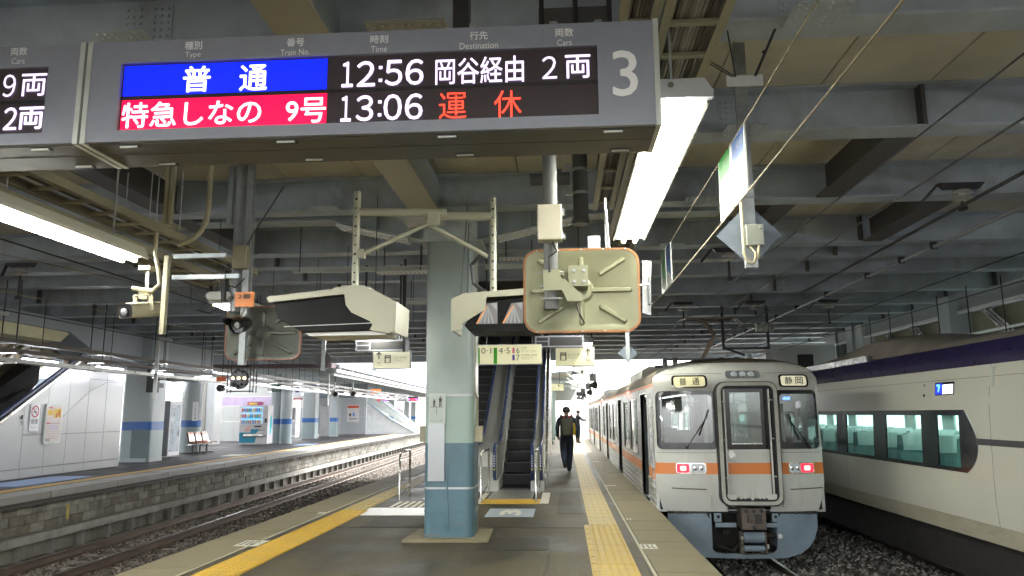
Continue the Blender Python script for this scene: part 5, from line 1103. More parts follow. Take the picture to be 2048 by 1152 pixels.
def elev(t, x0, y, flip, z=2.54, s=1):
    """x0: left edge; icon, words and arrow"""
    q = lambda u: x0+u*s if not flip else x0+(.66-u)*s
    b = MB().use(bm_); ix = q(.13 if not flip else .40); b.box(ix-.055*s, ix+.055*s, y-.002, y+.002, z-.07*s, z+.07*s); b.build('lift_icon', None, t)
    b = MB().use(lit if not flip else litc).box(ix-.035*s, ix+.035*s, y-.004, y-.002, z-.06*s, z+.015*s)
    for k in (-1, 0, 1): b.box(ix+k*.025*s-.007*s, ix+k*.025*s+.007*s, y-.004, y-.002, z+.035*s, z+.058*s)
    b.build('lift_icon_detail', None, t)
    wx = q(.33) if not flip else x0+.5*s
    text('エレベーター', (wx, y-.002, z+.03*s), .24*s, .045*s, gt, t); text('Elevator', (wx-.05*s, y-.002, z-.02*s), .13*s, .026*s, mat('sign_grey', (.3, .3, .26), .6), t)
    ax = q(.56) if not flip else x0+.1*s
    b = MB().use(bm_); arrow(b, ax, z+.07*s, s, y); b.build('arrow', None, t); text('直進', (ax, y-.002, z-.07*s), .07*s, .035*s, gt, t); text('Go Straight', (ax, y-.002, z-.115*s), .1*s, .016*s, gt, t)
t = sign('direction_sign', 'lit elevator sign with its arrow at the right, beside the man with the backpack', -.125, .54, 2.38, 2.70, 13.2); elev(t, -.125, 13.197, False)
t = sign('direction_sign', 'lit elevator sign with its arrow at the left, left of the column', -3.375, -2.72, 2.37, 2.68, 13.2, m=litc); elev(t, -3.375, 13.197, True, 2.53)
t = sign('direction_sign', 'small lit elevator sign farther down the platform', -.72, .0, 2.45, 2.72, 30); elev(t, -.7, 29.997, False, 2.57, .9)
# backs of small departure boards
def backboard(x0, x1, z0, z1, y, label):
    t = thing('board_back', label, 'departure board', ((x0+x1)/2, y, z0), group='dark backs of small departure boards'); b = MB().use(bdm).box(x0, x1, y, y+.25, z0, z1); b.build('case', None, t)
    b = MB().use(dark); w_ = x1-x0; b.box(x0+.03, x0+w_*.27, y-.006, y, z0+.025, (z0+z1)/2-.01).box(x0+.03, x0+w_*.27, y-.006, y, (z0+z1)/2+.01, z1-.03).box(x0+w_*.3, x1-.03, y-.006, y, z0+.025, z1-.03); b.build('back_panel', None, t)
    for x in (x0+w_*.15, x1-w_*.15): MB().use(dark).tube([(x, y+.1, z1), (x, y+.1, CZ)], .02, 6).build('hanger_rod', None, t)
backboard(-.48, .36, 2.68, 2.88, 12.9, 'dark board back behind the big mirror, above the right elevator sign'); backboard(-3.62, -2.72, 2.655, 2.85, 12.9, 'dark board back above the left elevator sign')
t = thing('tall_hanger', 'thin dark hanger rod beside the left elevator sign', 'rod', (-2.68, 12.5, 2.6)); MB().use(dark).box(-2.7, -2.66, 12.5, 12.55, 2.6, 4.2).build('rod', None, t)
# diamonds: stop markers seen from the back
dmm = mat('marker_back', (.16, .19, .23), .4, metal=.3, var=.12, scale=5)
def diamond(x, z, y, r, label, top, m=dmm):
    t = thing('stop_marker', label, 'sign', (x, y, z), group='diamond stop markers seen from the back'); MB().use(m).prism([(x, z+r), (x-r, z), (x, z-r), (x+r, z)], 'y', y+.03, y+.036).build('plate', None, t)
    MB().use(gp).box(x-.05*r/.26, x+.05*r/.26, y, y+.03, z-r*1.05, top).build('post', None, t); return t
t = diamond(1.52, 2.965, 6.0, .26, 'large diamond marker with a grey box and looped cable on the hanging pole', 4.62)
MB().use(mat('box_greygreen', (.3, .32, .27), .5)).box(1.475, 1.61, 5.93, 6.0, 2.86, 3.03).build('junction_box', None, t, bev=.004)
MB().use(mat('cable_cream', (.5, .47, .33), .5)).tube([(1.455, 5.97, 3.3), (1.455, 5.96, 3.0), (1.45, 5.95, 2.8), (1.47, 5.95, 2.74), (1.52, 5.95, 2.72), (1.56, 5.95, 2.77), (1.57, 5.95, 2.86)], .014, 8).tube([(1.5, 5.96, 2.86), (1.54, 5.94, 2.8), (1.53, 5.94, 2.74)], .01, 8).build('cable_loop', None, t, smooth=60)
MB().use(galv).box(1.46, 1.58, 5.99, 6.005, 3.27, 3.28).box(1.46, 1.58, 5.99, 6.005, 3.36, 3.37).lathe([(.01, 0), (0, -.01)], (1.585, 5.93, 3.0), 8, 'y').build('band', None, t)
diamond(1.2, 2.65, 14, .18, 'small diamond marker hanging in front of the sky above the train', 3.6); diamond(-3.9, 2.44, 12, .165, 'dark diamond marker hanging over the left track', 3.6, mat('marker_dark', (.07, .06, .07), .5))
t = thing('white_plate', 'blank white plate hung by cords on the pole, right of the figure 3', 'sign', (1.295, 5.0, 3.8)); MB().use(white).box(1.17, 1.42, 5.0, 5.01, 3.785, 3.865).build('plate', None, t)
MB().use(dark).tube([(1.21, 4.99, 3.85), (1.06, 5.1, 4.02)], .004, 4).tube([(1.23, 4.99, 3.85), (1.08, 5.1, 4.03)], .004, 4).tube([(1.23, 4.99, 3.85), (1.19, 5.0, 4.25)], .005, 4).tube([(1.36, 4.99, 3.85), (1.52, 5.0, 4.2)], .005, 4).tube([(1.37, 4.99, 3.85), (1.53, 5.0, 4.2)], .005, 4).lathe([(.0, -.02), (.02, 0), (0, .02)], (1.44, 5.0, 4.03), 8).build('cord', None, t)
# banners
def banner(y0, y1, z0, z1, cm, label):
    t = thing('hanging_banner', label, 'banner', (1.22, y0, z0), group='train banners strung on ropes'); b = MB().use(cm).box(1.205, 1.212, y0, y1, z0+(z1-z0)*.45, z1); b.build('upper_field', None, t)
    MB().use(mat('banner_white', (.16, .165, .145), .4)).box(1.205, 1.212, y0, y1, z0, z0+(z1-z0)*.45).use(cm).prism([(y0, z0+.2*(z1-z0)), (y1, z0+.45*(z1-z0)), (y0, z0+.45*(z1-z0))], 'x', 1.203, 1.2045).build('lower_field', None, t)
    MB().use(cap).box(1.202, 1.215, y0-.008, y0, z0, z1).box(1.202, 1.215, y1, y1+.008, z0, z1).build('edge', None, t)
    text('しなの', (1.2035, (y0+y1)/2, z0+(z1-z0)*.85), (y1-y0)*.8, (z1-z0)*.14, mat('banner_white', (.16, .165, .145), .4), t, face='-x', bold=.02); text('特急列車の停車位置', (1.201, (y0+y1)/2, z0+(z1-z0)*.74), (y1-y0)*.7, (z1-z0)*.03, mat('banner_white', (.16, .165, .145), .4), t, face='-x')
bg_ = mat('banner_green', (.008, .11, .015), .4); bb_ = mat('banner_blue', (.005, .03, .11), .4)
banner(5.18, 5.56, 2.96, 3.42, bg_, 'green topped banner beside the hanging pole, the farther of the near pair'); banner(4.76, 5.12, 2.96, 3.41, bb_, 'blue topped banner beside the hanging pole, nearest to the camera')
banner(8.62, 9.0, 2.96, 3.44, bg_, 'small green banner farther along the ropes'); banner(8.2, 8.58, 2.96, 3.42, bb_, 'small blue banner farther along the ropes')
rope = mat('rope_tan', (.27, .24, .16), .8, var=.3, scale=60)
for nm, lb, p, r in (('rope', 'upper tan rope carrying the hanging banners', [(1.21, 0.5, 3.45), (1.21, 5, 3.42), (1.21, 8.5, 3.42)], .0045), ('rope', 'lower tan rope under the hanging banners', [(1.21, .5, 2.98), (1.21, 5, 2.955), (1.21, 9, 2.955), (1.25, 16, 3.3)], .006),
                    ('overhead_wire', 'thin overhead wire nearest to the banners above the train', [(2.71, -3, 3.6), (2.71, 34, 3.6)], .007), ('overhead_wire', 'contact wire running to the pantograph of the commuter train', [(3.0, -3, 3.415), (3.0, 60, 3.415)], .008),
                    ('overhead_wire', 'thickest black feeder wire crossing the upper right corner', [(4.42, -3, 3.89), (4.62, 9, 3.88), (4.95, 34, 3.8)], .02), ('overhead_wire', 'contact wire above the limited express', [(6.1, -3, 3.62), (6.15, 60, 3.6)], .009), ('overhead_wire', 'lower wire just above the limited express roof', [(6.9, -3, 3.42), (6.3, 40, 3.4)], .009),
                    ('rope', 'yellowish rope crossing below the left lamp', [(-7.2, 5.5, 3.45), (-4.6, 13, 3.25)], .006), ('rope', 'lower yellowish rope crossing toward the small mirror', [(-8.5, 7.5, 3.4), (-5.6, 17, 2.95)], .007), ('overhead_wire', 'wire above the left hand track', [(-9.0, 5, 3.3), (-10.5, 60, 3.3)], .01), ('overhead_wire', 'second wire above the left hand track', [(-6.0, -2, 3.45), (-6.0, 60, 3.4)], .01)):
    t = thing(nm, lb, 'rope' if nm == 'rope' else 'wire', p[0]); MB().tube(p, r, 6).build('strand', rope if nm == 'rope' else mat('wire_black', (.03, .03, .03), .6), t)
# insulators under the beams
ins_m = mat('insulator_white', (.5, .49, .45), .3, coat=.4)
def insulator(x, y, label, dr=.0):
    t = thing('insulator', label, 'insulator', (x, y, CZ-.3), group='wire insulators under the beams'); b = MB().use(dark).prism([(x-.26, CZ-.02), (x+.26, CZ-.02), (x+.2, CZ-.09), (x-.2, CZ-.09)], 'y', y-.04, y+.04).bar((x-.26, y, CZ-.03), (x-.42, y+.1, CZ-.22), .05, .02); b.build('bracket', None, t)
    MB().use(ins_m).lathe([(.03, CZ-.09), (.09, CZ-.11), (.11, CZ-.14), (.035, CZ-.15), (.03, CZ-.17), (.1, CZ-.185), (.12, CZ-.21), (.035, CZ-.225), (.03, CZ-.24)], (x, y, 0), 18).build('ceramic', None, t, smooth=40)
    MB().use(dark).tube([(x, y, CZ-.24), (x, y, CZ-.33-dr)], .02, 6).box(x-.03, x+.03, y-.05, y+.05, CZ-.35-dr, CZ-.31-dr).build('clamp', None, t)
insulator(4.68, 8.8, 'large ceramic insulator near the right edge, closest to the camera'); insulator(2.9, 18.1, 'insulator left of the pantograph', .3); insulator(4.6, 18.1, 'insulator right of the pantograph'); insulator(6.3, 18.1, 'insulator above the limited express', .25); insulator(2.7, 12.1, 'small insulator over the front of the commuter train', .2)
insulator(-9.3, 12.1, 'insulator over the left track', .3); insulator(-9.8, 22.9, 'far insulator over the left track', .3)
# frame hung round the feeder wire
t = thing('wire_frame', 'dark square hanger frame behind the pantograph', 'frame', (4.4, 19, 3.4)); b = MB().use(dark)
for x in (4.0, 5.1): b.box(x-.03, x+.03, 19.0, 19.06, 3.1, 4.2)
b.box(4.03, 5.07, 19.0, 19.06, 3.1, 3.15).bar((4.0, 19, 3.15), (4.5, 19, 2.95), .05, .05); b.build('bars', None, t)
# ================================================================ escalators behind the column
ei = 26; es = thing('escalator_pair', 'pair of dark escalators with blue handrails rising behind the column', 'escalator', (-1.5, 16, 0))
sblk = mat('step_black', (.018, .018, .02), .45, metal=.3, var=.2, scale=20); sedge = mat('step_edge', (.10, .10, .11), .35, metal=.6)
bal = mat('balustrade_steel', (.52, .53, .51), .3, metal=.45, var=.05, scale=3, rv=.02); hb = mat('handrail_blue', (.02, .04, .13), .35, var=.1, coat=.2)
S0, SL = 16.0, .575
def ez(y): return 0 if y < S0+.9 else (y-S0-.9)*SL
YT = 24.6
step = None
for lane, (x0, x1) in enumerate(((-1.36, -.70), (-2.56, -1.90))):
    y, z = S0, .02
    for k in range(21):
        if k > 1: z += .232
        if step is None:
            b = MB().use(sblk).box(x0+.01, x1-.01, 0, .40, -.22, 0).use(sedge).box(x0+.01, x1-.01, -.004, .012, -.012, .003)
            b.use(sblk)
            for q in range(16): b.box(x0+.03+q*.039, x0+.045+q*.039, .012, .4, 0, .008)
            step = b.build('step', None, None); step.parent = es; c = step
        else: c = step.copy(); COL.objects.link(c)
        c.location = (1.5 + (0 if lane == 0 else -1.2), y-16, z); y += .403
def balus(x0, x1, hr):
    ya = S0-.35; pts_t = [(ya+.0, .25), (ya-.1, .5), (ya-.02, .78), (ya+.15, .88), (S0+.6, .90), (S0+1.2, .98)]
    yb = YT; top = pts_t + [(yb, ez(yb)+.86), (yb, ez(yb)-.3), (S0+1.3, -.0), (ya+.0, 0)]
    b = MB().use(bal).prism(top, 'x', x0+.03, x1-.03); b.build('balustrade', None, es, smooth=30)
    path = [(ya+.1, .2), (ya-.09, .3), (ya-.15, .5), (ya-.1, .75), (ya+.0, .88), (ya+.18, .935), (S0+.6, .945), (S0+.95, .98), (S0+1.3, 1.12), (YT, ez(YT)+.95)]
    for x in hr:
        u = MB().use(hb); u.tube([(x, p[0], p[1]) for p in path], .033, 8); o = u.build('handrail', None, es, smooth=50)
        m_ = MB().use(mat('rail_print_yellow', (.65, .55, .08), .5)); pr = MB().use(pw)
        y = S0+1.6
        while y < YT-1: m_.cbox((x, y, ez(y)+.955+.026), (.03, .03, .012), R(45)); y += 1.1
        m_.cbox((x, ya-.17, .45), (.03, .012, .03), ry=R(45)).build('rail_mark', None, o)
        for j in range(5): pr.box(x-.008, x+.008, ya-.185, ya-.175, .5+j*.05, .53+j*.05)
        pr.build('rail_lettering', None, o)
    MB().use(bal).prism([(S0-.3, 0), (S0+.9, 0), (YT, ez(YT)), (YT, ez(YT)+.28), (S0+.9, .28), (S0-.3, .2)], 'x', x0, x1).build('skirting', None, es)
balus(-.70, -.44, (-.66, -.49)); balus(-1.90, -1.36, (-1.83, -1.43)); balus(-2.82, -2.56, (-2.77, -2.61))
MB().use(sblk).lathe([(0, -.05), (.06, -.05), (.06, .05), (0, .05)], (-1.42, S0-.2, .1), 12, 'x').lathe([(0, -.05), (.06, -.05), (.06, .05), (0, .05)], (-.66, S0-.2, .1), 12, 'x').build('rail_inlet', None, es)
wp = mat('escalator_side_white', (.55, .58, .6), .25, metal=.2, var=.05)
for k in range(7):
    a = S0+1.0+k*1.1; MB().use(wp).prism([(a+.004, 0), (a+1.096, 0), (a+1.096, ez(a+1.1)+.25), (a+.004, ez(a)+.25)], 'x', -.43, -.405).build('side_panel', None, es)
MB().use(chrome).prism([(S0-.1, .25), (S0+.9, .25), (YT, ez(YT)+.25), (YT, ez(YT)+.32), (S0+.9, .32), (S0-.1, .32)], 'x', -.43, -.39).build('side_trim', None, es)
MB().use(mat('soffit_dark', (.05, .05, .05), .7)).prism([(S0+1.2, -.0), (YT, ez(YT)-.4), (YT, ez(YT)-.5), (S0+1.6, -.0)], 'x', -2.8, -.44).build('truss', None, es)
# landing boards
fp = mat('landing_plate', (.42, .42, .39), .35, metal=.5, var=.15, scale=10)
MB().use(fp).box(-1.45, -.62, 14.25, 15.95, -.004, .006).build('landing_plate', None, es); MB().use(fp).box(-2.65, -1.82, 14.25, 15.95, -.004, .006).build('landing_plate', None, es)
b = MB().use(mat('plate_groove', (.2, .2, .18), .5))
for k in range(18): b.box(-1.43+k*.045, -1.422+k*.045, 14.3, 15.9, .005, .008)
b.build('plate_grooves', None, es)
MB().use(yel).box(-1.5, -.45, 13.55, 14.24, -.004, .005).build('warning_strip', None, plat); MB().use(wm).box(-.45, -.3, 13.6, 15.4, -.004, .004).box(-1.6, -1.5, 13.6, 15.4, -.004, .004).build('floor_border', None, plat)
b = MB().use(wm)
for k in range(8): b.box(-3.0+k*.12, -2.93+k*.12, 13.0, 13.9, -.004, .004)
b.build('striped_floor_marking', None, plat, kind=None)
def gate(x, y0, y1, label, h=.88):
    t = thing('guard_rail', label, 'railing', (x, (y0+y1)/2, 0), group='stainless guard rails by the escalators'); u = MB().use(chrome).tube([(x, y0, 0), (x, y0, h-.06), (x, y0+.06, h), (x, y1-.06, h), (x, y1, h-.06), (x, y1, 0)], .021, 10); u.build('rail', None, t, smooth=50)
    MB().use(chrome).tube([(x, y0, .12), (x, y1, .22)], .014, 8).build('cross_bar', None, t, smooth=50)
gate(-1.5, 13.7, 15.1, 'stainless guard rail left of the yellow strip, nearest the column'); gate(-.52, 13.75, 15.2, 'stainless guard rail right of the yellow strip'); gate(-2.99, 13.8, 14.7, 'stainless guard rail standing alone left of the column')
# cream cabinets beyond
for k, (y, lb) in enumerate(((27, 'nearest'), (33.5, 'second'), (40, 'third'), (47, 'fourth'), (54, 'fifth'))):
    t = thing('canopy_post', 'pale green platform post, %s beyond the escalators' % lb, 'post', (-.75, y, 0), group='pale green posts beyond the escalators')
    MB().use(cp_m).box(-.92, -.58, y-.15, y+.15, .12, 4.2 if y < 34 else 3.3).use(mat('post_base_green', (.05, .13, .07), .5)).box(-.93, -.57, y-.16, y+.16, 0, .12).build('shaft', None, t, bev=.02)
    MB().use(white).box(-.80, -.7, y-.165, y-.155, 1.35, 1.7).use(gt).box(-.77, -.73, y-.168, y-.165, 1.4, 1.65).build('notice', None, t)
t = thing('utility_cabinet', 'white wall panel beside the escalators', 'cabinet', (-.9, 26.5, 0)); MB().use(white).box(-1.6, -.95, 25.5, 26.6, 0, 3.0).build('body', None, t)
# canopy of our platform beyond the concourse
t = thing('platform_canopy', 'pale canopy over the island platform beyond the concourse', 'canopy', (-1.4, 60, 3.3))
MB().use(mat('canopy_pale', (.45, .46, .46), .5)).prism([(-4.3, 3.55), (-1.4, 3.25), (1.0, 3.5), (1.0, 3.6), (-1.4, 3.36), (-4.3, 3.66)], 'y', 35, 95).build('roof', None, t)
for k in range(20): MB().use(steel_l).box(-4.2, .9, 36+k*3, 36.12+k*3, 3.1, 3.26).build('purlin', None, t)
for k, (x, y, z, lb) in enumerate(((.75, 19.5, 2.35, 'nearest'), (.8, 24.5, 2.3, 'second'), (.75, 29.5, 2.3, 'third'), (.8, 34, 2.3, 'fourth'), (.7, 38, 2.4, 'farthest'))):
    t = thing('hanging_signal', 'small dark hanging signal and horn, %s along the platform edge' % lb, 'signal', (x, y, z), group='dark signals hung along the platform edge'); b = MB().use(dark).tube([(x, y, z+.2), (x, y, 3.9)], .02, 6).box(x-.09, x+.09, y-.06, y+.06, z+.02, z+.22); b.build('box', None, t)
    M2 = Matrix.Translation((x+.02, y, z-.08)) @ Matrix.Rotation(R(60), 4, 'Z'); MB().use(gb).lathe([(0, .1), (.05, .08), (.1, -.02), (.11, -.06), (.0, -.03)], n=14, axis='y', M=M2).build('horn', None, t, smooth=40)
    MB().use(galv).bar((x-.7, y, 3.2), (x, y, z+.3), .04, .04).box(x-.45, x-.2, y, y+.1, z+.3, z+.45).build('arm', None, t)
# ================================================================ people
def person(label, loc, rz, J, cols, h=1.75, hair=None, kind='m', extra=None):
    """J: joints -> (x right, y forward, z); one skinned body mesh, colours by nearest bone"""
    t = thing('person', label, 'person', loc, world=False, rz=rz)
    bones = [('pelvis', 'belly', .15, .145, 1), ('belly', 'chest', .145, .165, 1), ('chest', 'neck', .145, .06, 1), ('neck', 'chin', .05, .055, 3), ('chin', 'head', .065, .088, 3), ('head', 'crown', .088, .06, 3)]
    for s in 'lr': bones += [('chest', 'sh'+s, .11, .068, 1), ('sh'+s, 'el'+s, .075, .06, 1), ('el'+s, 'wr'+s, .055, .042, 1), ('wr'+s, 'ha'+s, .03, .036, 3), ('pelvis', 'hp'+s, .13, .125, 2), ('hp'+s, 'kn'+s, .12, .092, 2), ('kn'+s, 'an'+s, .09, .07, 2), ('an'+s, 'to'+s, .045, .036, 4)]
    me = bpy.data.meshes.new('body'); names = []; edges = []; rad = {}
    for a, b_, ra, rb, m in bones:
        for n_, r in ((a, ra), (b_, rb)):
            if n_ not in names: names.append(n_); rad[n_] = r
        edges.append((names.index(a), names.index(b_)))
    me.from_pydata([J[n] for n in names], edges, []); o = bpy.data.objects.new('body', me); COL.objects.link(o)
    sm = o.modifiers.new('s', 'SKIN'); 
    for i, n in enumerate(names): v = me.skin_vertices[0].data[i]; v.radius = (rad[n], rad[n]*(.72 if n in ('chest', 'belly', 'pelvis') else 1)); v.use_root = (n == 'pelvis')
    su = o.modifiers.new('u', 'SUBSURF'); su.levels = 2; su.render_levels = 2
    dg = bpy.context.evaluated_depsgraph_get(); m2 = bpy.data.meshes.new_from_object(o.evaluated_get(dg)); bpy.data.objects.remove(o)
    # fingers rooted in the palms
    fb = MB(); 
    for s in 'lr':
        w_, h_ = Vector(J['wr'+s]), Vector(J['ha'+s]); d = (h_-w_).normalized(); sd_ = d.cross(Vector((0, 1, 0))).normalized() if abs(d.y) < .8 else d.cross(Vector((0, 0, 1))).normalized(); nrm = d.cross(sd_).normalized()
        for k, L_ in enumerate((.062, .072, .066, .05)):
            p0 = h_+sd_*(.024-.016*k); fb.tube([p0, p0+d*L_*.6+nrm*.004, p0+d*L_+nrm*.018], .0085, 6, r1=.0065)
        p0 = w_+(h_-w_)*.4+sd_*.02; fb.tube([p0, p0+sd_*.028+d*.03, p0+sd_*.034+d*.062], .010, 6, r1=.008)
    bm = bmesh.new(); bm.from_mesh(m2); nb = len(bm.faces)
    base = [bm.verts.new(v) for v in fb.v]; 
    for f in fb.f:
        try: bm.faces.new([base[i] for i in f])
        except ValueError: pass
    bm.to_mesh(m2); bm.free(); m2.materials.clear()
    for c in cols: m2.materials.append(c)
    segs = [(Vector(J[a]), Vector(J[b_]), m-1) for a, b_, ra, rb, m in bones]
    for i, f in enumerate(m2.polygons):
        if i >= nb: f.material_index = 2; f.use_smooth = True; continue
        c = f.center; best = (9, 0)
        for a, b_, m in segs:
            ab = b_-a; u = max(0, min(1, (c-a).dot(ab)/max(ab.length_squared, 1e-9))); d = (c-(a+ab*u)).length
            if d < best[0]: best = (d, m)
        f.material_index = best[1]; f.use_smooth = True
        if best[1] == 1 and c.z > J['pelvis'][2]+.02: f.material_index = 0
        if best[1] == 0 and c.z < J['pelvis'][2]-.02 and abs(c.x) < .2 and (J['elr'][2] > c.z): pass
    bo = bpy.data.objects.new('body', m2); COL.objects.link(bo); bo.parent = t
    hd = Vector(J['head']); 
    b = MB().use(hair or bm_)
    b.lathe([(.098, -.035), (.106, .01), (.1, .06), (.07, .105), (0, .122)], hd+Vector((0, -.012, .0)), 16); b.build('hair', None, t, smooth=60)
    f = MB().use(cols[2]).lathe([(0, .02), (.012, .012), (.014, -.012), (0, -.016)], hd+Vector((0, .098, -.03)), 8); 
    for s in (-1, 1): f.lathe([(0, .03), (.014, .02), (.016, -.01), (0, -.03)], hd+Vector((s*.09, -.0, -.025)), 8)
    f.build('face_detail', None, t, smooth=60); f = MB().use(bm_)
    for s in (-1, 1): f.lathe([(0, .008), (.011, 0), (0, -.008)], hd+Vector((s*.034, .083, .0)), 8)
    f.box(hd.x-.022, hd.x+.022, hd.y+.078, hd.y+.088, hd.z-.072, hd.z-.066); f.build('eyes_and_mouth', None, t)
    return t
navy = mat('cloth_navy', (.022, .032, .055), .85, var=.25, scale=14, bump=.4, bscale=25); navy2 = mat('trousers_navy', (.018, .028, .05), .85, var=.3, scale=10, bump=.5, bscale=18); skin = mat('skin', (.42, .26, .19), .55, var=.06); shoe = mat('shoe_black', (.012, .012, .012), .4)
hair = mat('hair_black', (.015, .012, .012), .6, var=.3, scale=60)
base = dict(pelvis=(0, 0, .95), belly=(0, .01, 1.1), chest=(0, .01, 1.32), neck=(0, .015, 1.49), chin=(0, .03, 1.53), head=(0, .035, 1.62), crown=(0, .03, 1.68),
            shl=(-.2, 0, 1.42), shr=(.2, 0, 1.42), ell=(-.26, -.03, 1.15), elr=(.26, -.03, 1.15), wrl=(-.27, .06, .92), wrr=(.27, .06, .92), hal=(-.265, .09, .84), har=(.265, .09, .84),
            hpl=(-.1, 0, .9), hpr=(.1, 0, .9), knl=(-.1, .02, .5), knr=(.1, .02, .5), anl=(-.1, -.02, .09), anr=(.1, -.02, .09), tol=(-.11, .13, .04), tor=(.11, .13, .04))
J = dict(base); J.update(knl=(-.09, -.1, .52), anl=(-.06, -.42, .3), tol=(-.06, -.42, .15), hpl=(-.095, 0, .9), knr=(.08, .12, .5), anr=(.05, .1, .09), tor=(.05, .26, .04), wrl=(-.24, .12, .96), hal=(-.22, .18, .9), ell=(-.25, -.05, 1.16))
person('man in dark navy clothes walking away along the platform with a backpack', (.06, 20.5, 0), 0, J, [navy, navy2, skin, shoe], hair=hair)
bk = mat('backpack_olive', (.06, .065, .05), .8, var=.2, scale=14, bump=.3, bscale=40)
t = thing('backpack', 'olive grey backpack with a yellow side pocket worn by the walking man', 'backpack', (.06, 20.3, .95)); Mb = Matrix.Translation((.06, 20.27, 1.2))
b = MB().use(bk); o8 = rr(-.17, .17, -.24, .24, .09, 4); n = len(o8); lay = [(0.1, .95), (.02, 1.02), (-.08, .95), (-.12, .75)]
vs = [(.06+x*s, 20.3+y, 1.2+z*s) for y, s in lay for x, z in o8]; b.add(vs, [(i*n+k, i*n+(k+1) % n, (i+1)*n+(k+1) % n, (i+1)*n+k) for i in range(3) for k in range(n)] + [tuple(range(3*n, 4*n))]); b.build('bag', None, t, smooth=50)
o8 = rr(-.12, .12, -.2, .02, .05, 3); n = len(o8); b = MB().use(mat('pocket_olive', (.075, .08, .06), .8)).add([(.06+x*s, 20.3+y, 1.2+z) for y, s in ((-.1, 1), (-.15, .95), (-.165, .8)) for x, z in o8], [(i*n+k, i*n+(k+1) % n, (i+1)*n+(k+1) % n, (i+1)*n+k) for i in range(2) for k in range(n)] + [tuple(range(2*n, 3*n))]); b.build('front_pocket', None, t, smooth=50)
MB().use(mat('pocket_yellow', (.5, .36, .02), .6)).tube([(.24, 20.35, 1.3), (.27, 20.33, 1.15), (.26, 20.33, .98)], .035, 8).build('side_pocket', None, t, smooth=60)
b = MB().use(mat('strap_dark', (.04, .035, .04), .7))
for s in (-1, 1): b.tube([(.06+s*.1, 20.36, 1.42), (.06+s*.14, 20.44, 1.52), (.06+s*.16, 20.55, 1.46)], .022, 6)
b.tube([(.0, 20.3, 1.42), (.06, 20.28, 1.47), (.12, 20.3, 1.42)], .012, 6); b.build('strap', None, t); MB().use(mat('scarf_red', (.4, .06, .06), .7)).tube([(-.06, 20.38, 1.48), (.06, 20.34, 1.44), (.18, 20.38, 1.48)], .03, 8).build('red_trim', None, t, smooth=60)
J = dict(base); J.update(elr=(.26, .2, 1.2), wrr=(.2, .42, 1.22), har=(.19, .5, 1.24), ell=(-.25, -.08, 1.16), wrl=(-.2, .05, .98), hal=(-.18, .1, .92))
person('station attendant in a dark suit holding out one arm beside the train', (.72, 40.5, 0), R(-80), J, [mat('suit_dark', (.03, .03, .04), .8, var=.2), navy2, skin, shoe], hair=hair)
J = dict(base); J.update(elr=(.2, .15, 1.18), wrr=(.03, .25, 1.22), har=(-.03, .26, 1.25), ell=(-.2, .15, 1.18), wrl=(-.03, .25, 1.22), hal=(.03, .26, 1.25))
lp = LP(-3.6, 62, LZ); person('person in a brown jacket standing far off on the left platform', lp, R(160), J, [mat('jacket_brown', (.09, .06, .055), .8, var=.2), mat('trousers_black', (.02, .02, .022), .8), skin, shoe], hair=hair)
# ================================================================ far platform (left)
def LT(name, label, cat, x, y, z=LZ, group=None): return thing(name, label, cat, LP(x, y, z), world=False, rz=.04, group=group)
wpan = mat('wall_panel_white', (.5, .52, .53), .24, metal=.15, var=.04, scale=.7, rv=.02)
seam = mat('seam_grey', (.2, .2, .2), .6)
W = LT('escalator_wall', 'white panelled escalator side wall with poster on the far left platform', 'wall', -2.6, 19.4)
line = lambda y: 2.86 + .56*(y)          # local z of the incline, y relative to 19.4
MB().use(seam).prism([(-9, 0), (2.3, 0), (2.3, 2.9), (.0, 2.84), (-5.1, 0.0), (-9, 0)][:5], 'x', -.12, -.02).build('backing', None, W)
def pan(poly, d=0.0): MB().use(wpan).prism(poly, 'x', -.02, .0+d).build('wall_panel', None, W)
cols_ = [(-9, -7.6), (-7.6, -6.2), (-6.2, -4.8), (-4.8, -3.4), (-3.4, -2.0), (-2.0, -1.15), (-1.15, -.3), (-.3, .55), (.55, 1.4), (1.4, 2.28)]
for a, e in cols_:
    g = .006; a += g; e -= g
    pan([(a, .02), (e, .02), (e, .22), (a, .22)], .012)
    ta, te = line(a), line(e)
    if te < .3: continue
    if a > -2.1 and a < .3:      # lower squares with a slanting seam above
        s = lambda y: 1.02 + .62*(y+1.2)
        top = lambda y: min(line(y), 2.84)
        pan([(a, .24), (e, .24), (e, min(1.0, line(e)-.02)), (a, min(1.0, line(a)-.02))])
        if line(a) > 1.03:
            if s(e) > 1.03: pan([(a, 1.02), (e, 1.02), (e, s(e)), (a, max(1.03, s(a)))]); 
            pan([(a, max(1.03, s(a))+.012), (e, max(1.03, s(e))+.012), (e, top(e)-.01), (a, top(a)-.01)])
    elif a >= .3:
        pan([(a, .24), (e, .24), (e, 1.0), (a, 1.0)]); s1, s2 = 1.02+.62*(a+1.2), 1.02+.62*(e+1.2); s1, s2 = min(s1, 2.4), min(s2, 2.4)
        pan([(a, 1.02), (e, 1.02), (e, s2), (a, s1)]); pan([(a, s1+.012), (e, s2+.012), (e, 2.45), (a, 2.45)]); pan([(a, 2.465), (e, 2.465), (e, 2.83), (a, 2.83)])
    else: pan([(a, .24), (e, .24), (e, max(.25, te-.01)), (a, max(.25, ta-.01))])
MB().use(chrome).prism([(-5.2, line(-5.2)), (0.2, line(.2)), (.2, line(.2)+.07), (-5.2, line(-5.2)+.07)], 'x', -.06, .03).build('incline_trim', None, W)
MB().use(hb).prism([(-5.2, line(-5.2)+.10), (.4, line(.4)+.10), (.4, line(.4)+.17), (-5.2, line(-5.2)+.17)], 'x', -.1, -.02).build('handrail', None, W)
